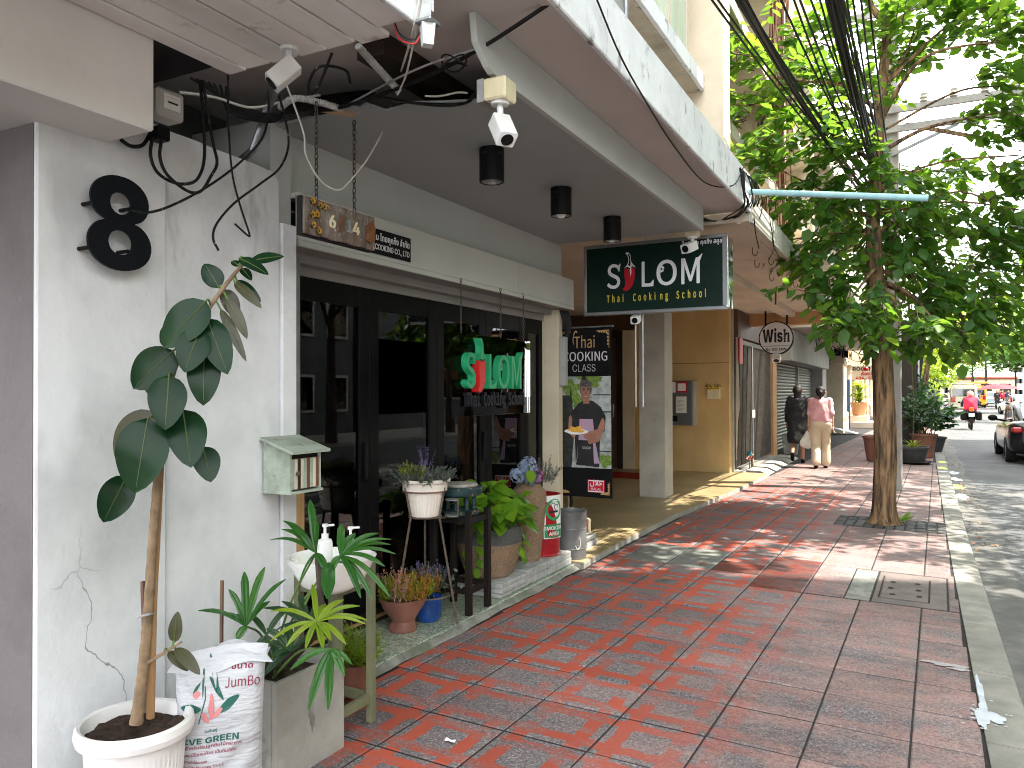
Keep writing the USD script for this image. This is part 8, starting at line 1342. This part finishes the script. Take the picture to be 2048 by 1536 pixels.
# ---------------------------------------------------------------- vehicles
def loft(b, secs):
    """secs: (y, half width, z low, z high, roundness) from back to front; a rounded body through them"""
    n = 20; V = []
    for y, w, z0, z1, q in secs:
        a = np.arange(n) * 2 * PI / n + PI / n; ca, sa = np.cos(a), np.sin(a); e = 2 / q; x = np.sign(ca) * np.abs(ca) ** e * w; z = (z0 + z1) / 2 + np.sign(sa) * np.abs(sa) ** e * (z1 - z0) / 2; V.append(np.stack([x, np.full(n, y), z], -1))
    m = len(secs); V = np.vstack(V); F = [[r * n + k, (r + 1) * n + k, (r + 1) * n + (k + 1) % n, r * n + (k + 1) % n] for r in range(m - 1) for k in range(n)]; b.add(V, F); b.add(V[:n], [[0, k, k + 1] for k in range(1, n - 1)]); b.add(V[-n:], [[0, k + 1, k] for k in range(1, n - 1)]); return b
def car(name, label, cat, loc, rz, paint, kind='sedan', plate=True):
    t = thing(name, label, cat, loc=loc); Mz = rotz(rz); Mz[:3, 3] = loc; put = lambda b: ((lambda d: (d[0] @ Mz[:3, :3].T + Mz[:3, 3], d[1]))(b.data()))
    if kind == 'sedan':
        body = [(-2.2, .60, .42, .88, 4), (-2.12, .78, .28, .98, 5), (-1.8, .85, .22, 1.02, 6), (-1.0, .87, .20, .96, 6), (.4, .87, .20, .93, 6), (1.2, .86, .20, .88, 6), (1.85, .82, .22, .78, 5), (2.12, .72, .28, .68, 4), (2.2, .55, .34, .6, 4)]; roof = [(-1.75, .60, .92, 1.0, 4), (-1.35, .66, .92, 1.22, 4), (-.9, .68, .92, 1.41, 5), (-.2, .69, .9, 1.46, 5), (.35, .67, .9, 1.38, 5), (.9, .62, .88, 1.10, 4), (1.2, .58, .86, .92, 4)]; wy, wr = (-1.32, 1.32), .31
    elif kind == 'van':
        body = [(-2.35, .82, .35, 2.05, 9), (-2.3, .88, .28, 2.12, 8), (-1.0, .90, .25, 2.15, 8), (1.0, .90, .25, 2.12, 8), (1.7, .86, .25, 1.75, 6), (2.2, .80, .28, 1.15, 5), (2.35, .66, .36, .95, 4)]; roof = None; wy, wr = (-1.5, 1.5), .33
    else:
        body = [(-2.4, .80, .5, .98, 8), (-2.3, .84, .38, 1.0, 8), (-.5, .85, .35, 1.0, 7), (1.2, .85, .32, 1.02, 6), (2.1, .82, .32, .95, 5), (2.4, .70, .4, .85, 4)]; roof = [(-2.35, .74, .98, 1.62, 8), (-.4, .76, .98, 1.66, 8), (.5, .70, .98, 1.55, 5), (1.15, .64, .98, 1.05, 4)]; wy, wr = (-1.4, 1.45), .34
    part(t, 'body', put(loft(MB(), body)), paint, smooth=50)
    if roof:
        part(t, 'cabin', put(loft(MB(), roof)), paint, smooth=50)
        if kind == 'sedan':
            part(t, 'rear_window', put(MB().bar((0, -1.70, 1.045), (0, -1.02, 1.415), 1.08, .035)), 'car_glass'); part(t, 'windscreen', put(MB().bar((0, 1.16, .97), (0, .44, 1.385), 1.10, .035)), 'car_glass')
            for s_ in (-1, 1):
                for P_ in ([(-1.25, .99), (-.28, .97), (-.28, 1.37), (-.95, 1.36)], [(-.20, .97), (.85, .95), (.36, 1.31), (-.20, 1.37)]): m = MB().poly(Polygon(P_), .02, frame((s_ * .675 - (.0 if s_ > 0 else .02), 0, 0), (0, 1, 0), (0, 0, 1))); part(t, 'side_window', put(m), 'car_glass')
        else: part(t, 'windscreen', put(MB().bar((0, 1.1, 1.10), (0, .66, 1.50), 1.22, .02)), 'car_glass'); part(t, 'rear_window', put(MB().box((-.6, -2.385, 1.1), (.6, -2.36, 1.5))), 'car_glass')
    if kind == 'van':
        part(t, 'rear_window', put(MB().box((-.70, -2.372, 1.28), (.70, -2.33, 1.85), bev=.02)), 'car_glass'); part(t, 'windscreen', put(MB().bar((0, 2.18, 1.16), (0, 1.66, 1.80), 1.5, .03)), 'car_glass'); part(t, 'bumper', put(MB().box((-.84, -2.42, .38), (.84, -2.30, .60), bev=.03)), paint); part(t, 'roof_rack', put(MB().box((-.7, -1.8, 2.16), (.7, 1.0, 2.24), bev=.03)), paint)
        for s_ in (-1, 1): part(t, 'side_window', put(MB().box((s_ * .895, -2.0, 1.28), (s_ * .905, 1.3, 1.8))), 'car_glass')
    zl = {'sedan': (.74, .87), 'van': (.85, 1.25), 'pickup': (.66, .92)}[kind]
    for s_ in (-1, 1):
        part(t, 'tail_light', put(MB().box((s_ * (.60 if kind == 'sedan' else .52), -2.225 if kind == 'sedan' else -2.40, zl[0]), (s_ * .80, -2.02, zl[1]), bev=.03)), 'tail_red'); part(t, 'headlight', put(MB().box((s_ * .45, 2.0, .58), (s_ * .74, 2.22 if kind == 'sedan' else 2.36, .74), bev=.03)), 'chrome')
        m = MB().ball((s_ * .97, .62, 1.0), .10, 2, (1.1, .7, .8)).bar((s_ * .62, .62, .90), (s_ * .93, .62, .97), .05); part(t, 'wing_mirror', put(m), 'black_paint' if paint == 'car_black' else paint)
        for y in wy:
            w = part(t, 'wheel', put(MB().lathe([(wr * .55, -.10), (wr * .92, -.10), (wr, -.06), (wr, .06), (wr * .92, .10), (wr * .55, .10)], (s_ * .77, y, wr), 28, M=trimesh.transformations.rotation_matrix(PI / 2, [0, 1, 0]))), 'rubber'); part(w, 'hub_cap', put(MB().lathe([(0, .085), (wr * .3, .09), (wr * .62, .075), (wr * .62, -.075), (wr * .3, -.09), (0, -.085)], (s_ * .77, y, wr), 20, M=trimesh.transformations.rotation_matrix(PI / 2, [0, 1, 0]))), 'galvanised')
    if plate: part(t, 'number_plate', put(MB().box((-.17, {'sedan': -2.215, 'van': -2.43, 'pickup': -2.425}[kind], .62), (.17, -2.10, .73))), 'paper'); part(t, 'front_plate', put(MB().box((-.17, 2.1, .42), (.17, {'sedan': 2.215, 'van': 2.37, 'pickup': 2.42}[kind], .53))), 'paper')
    return t
RZ = lambda x: ROADZ - .012 * min(x, 5)
car('sedan', 'black sedan seen from behind at the right edge of the photo', 'car', (2.72, 23.3, RZ(2.7)), 0, 'car_black')
car('van', 'beige passenger van driving away beyond the motorcycle rider', 'van', (3.05, 69, RZ(3)), 0, 'car_beige', 'van')
car('hatchback', 'white car turned across the far left of the road', 'car', (2.3, 93, RZ(2)), -1.15, 'car_white'); car('hatchback', 'second white car partly behind the turned white car', 'car', (1.2, 97, RZ(1)), -.9, 'car_white')
car('pickup', 'pale blue pickup facing this way in the far lane', 'pickup', (6.9, 98, RZ(7)), PI, 'car_blue', 'pickup'); car('sedan', 'silver white car parked at the right before the red umbrellas', 'car', (6.5, 66, RZ(6)), .25, 'car_white'); car('sedan', 'dark car parked at the right beyond the black sedan', 'car', (5.6, 54, RZ(6)), PI, 'car_navy')
t = car('minibus', 'orange yellow minibus beyond the beige van', 'bus', (5.2, 92, RZ(5)), 0, 'car_yellow', 'van'); part(t, 'roof_canopy', MB().box((4.2, 90.0, 2.25), (6.2, 94, 2.4), bev=.03), 'car_yellow')
car('parked_pickup', 'dark blue pickup with pale canopy parked on the opposite side, mirrored in the glass doors', 'pickup', (6.3, 8.6, RZ(6)), PI, 'car_navy', 'pickup'); part('/World/parked_pickup', 'cargo_canopy', MB().box((5.55, 8.2, 1.0), (7.05, 11.0, 1.72), bev=.08), 'car_white')
def rider_bike(label_b, label_r, loc, jacket, s=1., helmet='helmet', fwd=1):
    o = A(*loc); P = lambda x, y, z: o + A(x, y * fwd, z) * s; t = thing('motorcycle', label_b, 'motorcycle', loc=o)
    for y in (-.62, .64):
        th2 = np.linspace(0, 2 * PI, 25); w = part(t, 'wheel', MB().tube(np.stack([np.full(25, P(0, 0, 0)[0]), P(0, y, 0)[1] + .235 * s * np.cos(th2), P(0, 0, .29)[2] + .235 * s * np.sin(th2)], -1), .05 * s, 8, False), 'rubber'); part(w, 'hub', MB().tube([P(-.06, y, .29), P(.06, y, .29)], .06 * s, 10), 'galvanised')
    part(t, 'body', loft(MB(), [(P(0, -.85, 0)[1], .08, P(0, 0, .62)[2], P(0, 0, .80)[2], 3), (P(0, -.5, 0)[1], .13, P(0, 0, .45)[2], P(0, 0, .80)[2], 3), (P(0, 0, 0)[1], .12, P(0, 0, .35)[2], P(0, 0, .72)[2], 3), (P(0, .4, 0)[1], .10, P(0, 0, .35)[2], P(0, 0, .85)[2], 3), (P(0, .58, 0)[1], .07, P(0, 0, .6)[2], P(0, 0, 1.0)[2], 3)]) if fwd > 0 else MB().box(P(-.12, -.8, .4), P(.12, .55, .85), bev=.08), 'black_paint', smooth=50); t_ = t
    v = np.array(stage.GetPrimAtPath(t + '/body').GetAttribute('points').Get()); v[:, 0] += o[0] if fwd > 0 else 0; stage.GetPrimAtPath(t + '/body').GetAttribute('points').Set([tuple(map(float, q)) for q in v])
    part(t, 'seat', MB().box(P(-.13, -.75, .78), P(.13, .05, .88), bev=.04), 'black_paint'); part(t, 'tail_light', MB().box(P(-.09, -.95, .80), P(.09, -.84, .98), bev=.03), 'tail_orange'); part(t, 'number_plate', MB().box(P(-.11, -.97, .58), P(.11, -.955, .74)), 'paper'); part(t, 'mudguard', MB().bar(P(0, -.90, .62), P(0, -.98, .30), .14, .02), 'black_paint'); part(t, 'handlebar', MB().tube([P(-.36, .42, 1.02), P(0, .5, 1.0), P(.36, .42, 1.02)], .018 * s, 8), 'black_paint')
    for sd in (-1, 1): part(t, 'saddle_bag', MB().box(P(.16 * sd, -.75, .42), P(.40 * sd, -.25, .80), bev=.05), 'black_paint'); part(t, 'mirror', MB().ball(P(.40 * sd, .42, 1.18), .06 * s, 1, (1, .4, .7)), 'black_paint'); part(t, 'shock', MB().tube([P(.12 * sd, -.62, .3), P(.12 * sd, -.5, .72)], .025 * s, 6), 'chrome')
    r = thing('person', label_r, 'person', loc=P(0, -.2, .88)); hd = P(0, -.05, 1.52); f = A(0, fwd, 0.)
    L = [m3.Manifold.batch_hull([sphm(P(.09, -.25, .95), .12 * s), sphm(P(-.09, -.25, .95), .12 * s), sphm(P(0, -.2, 1.1), .12 * s)]), m3.Manifold.batch_hull([sphm(P(0, -.2, 1.1), .13 * s), sphm(P(.15, -.12, 1.33), .07 * s), sphm(P(-.15, -.12, 1.33), .07 * s)]), bone(P(0, -.1, 1.36), hd, .06 * s, .05 * s)] + head_parts(hd, f, .09 * s)[0]
    for sd in (-1, 1): L += [chainm([(P(.10 * sd, -.22, .95), .09 * s), (P(.18 * sd, .28, .82), .065 * s), (P(.15 * sd, .12, .42), .045 * s)]), m3.Manifold.batch_hull([sphm(P(.15 * sd, .08, .38), .045 * s), sphm(P(.16 * sd, .28, .36), .035 * s)]), chainm([(P(.19 * sd, -.12, 1.33), .055 * s), (P(.30 * sd, .08, 1.12), .045 * s), (P(.30 * sd, .36, 1.03), .035 * s)])] + hand(P(.30 * sd, .36, 1.03), (0, fwd, -.1), (1, 0, 0), 1.)
    part(r, 'body', fin(m3.Manifold.batch_boolean(L, m3.OpType.Add), .04, 5), 'skin', smooth=True); J = [m3.Manifold.batch_hull([sphm(P(.11, -.26, .92), .14 * s), sphm(P(-.11, -.26, .92), .14 * s), sphm(P(.17, -.14, 1.33), .10 * s), sphm(P(-.17, -.14, 1.33), .10 * s), sphm(P(0, -.30, 1.15), .11 * s)])]
    part(r, 'jacket', fin(m3.Manifold.batch_boolean(J, m3.OpType.Add), .05, 3), jacket, smooth=True); part(r, 'sleeves', fin(m3.Manifold.batch_boolean([chainm([(P(.20 * sd, -.12, 1.33), .085 * s), (P(.31 * sd, .08, 1.12), .065 * s), (P(.30 * sd, .30, 1.04), .05 * s)]) for sd in (-1, 1)], m3.OpType.Add), .05, 2), 'cloth_navy', smooth=True); part(r, 'trousers', fin(m3.Manifold.batch_boolean([chainm([(P(.10 * sd, -.22, .95), .105 * s), (P(.18 * sd, .28, .82), .08 * s), (P(.15 * sd, .12, .46), .06 * s)]) for sd in (-1, 1)], m3.OpType.Add), .05, 2), 'cloth_navy', smooth=True)
    part(r, 'helmet', fin(m3.Manifold.batch_hull([sphm(hd + A(0, 0, .04 * s), .135 * s), sphm(hd - f * .03 * s - A(0, 0, .02), .125 * s)]), .04, 2), helmet, smooth=True); face(r, hd, f)
rider_bike('black motorcycle with side bags heading away up the sunny road', 'motorcycle rider in a red jacket and red and white helmet seen from behind', (2.06, 39.5, RZ(2)), 'cloth_red', 1.0)
rider_bike('small motorcycle coming this way beyond the red rider', 'rider in pale clothes on the oncoming motorcycle', (4.6, 80, RZ(5)), 'cloth_white', 1.0, fwd=-1)
for k, (u, y, lb) in enumerate([(1990, 84, 'wide red parasol over the stalls, left one'), (2006, 88, 'wide red parasol over the stalls, right one')]):
    p = ony(u, 772, y); t = thing('parasol', lb, 'parasol', loc=(p[0], y, -.1)); part(t, 'canopy', MB().lathe([(1.5, -.28), (1.0, -.05), (.5, .10), (0, .2)], p, 10), 'umbrella_red'); part(t, 'pole', MB().tube([(p[0], y, -.1), p + A(0, 0, .15)], .025, 6), 'plastic_white')
for k, (u, y, top_, lb) in enumerate([(1994, 82, 'cloth_black', 'person in black standing at the left parasol'), (2004, 86, 'cloth_red', 'person in red under the right parasol'), (2016, 80, 'cloth_navy', 'person in dark clothes at the right of the parasols'), (1999, 90, 'cloth_navy', 'person behind the parasols in navy')]):
    p = ony(u, 800, y); walker(lb, (p[0], y, -.12), 1.66, (.3, -1, 0), 'skin', top_, 'cloth_black', 'down')
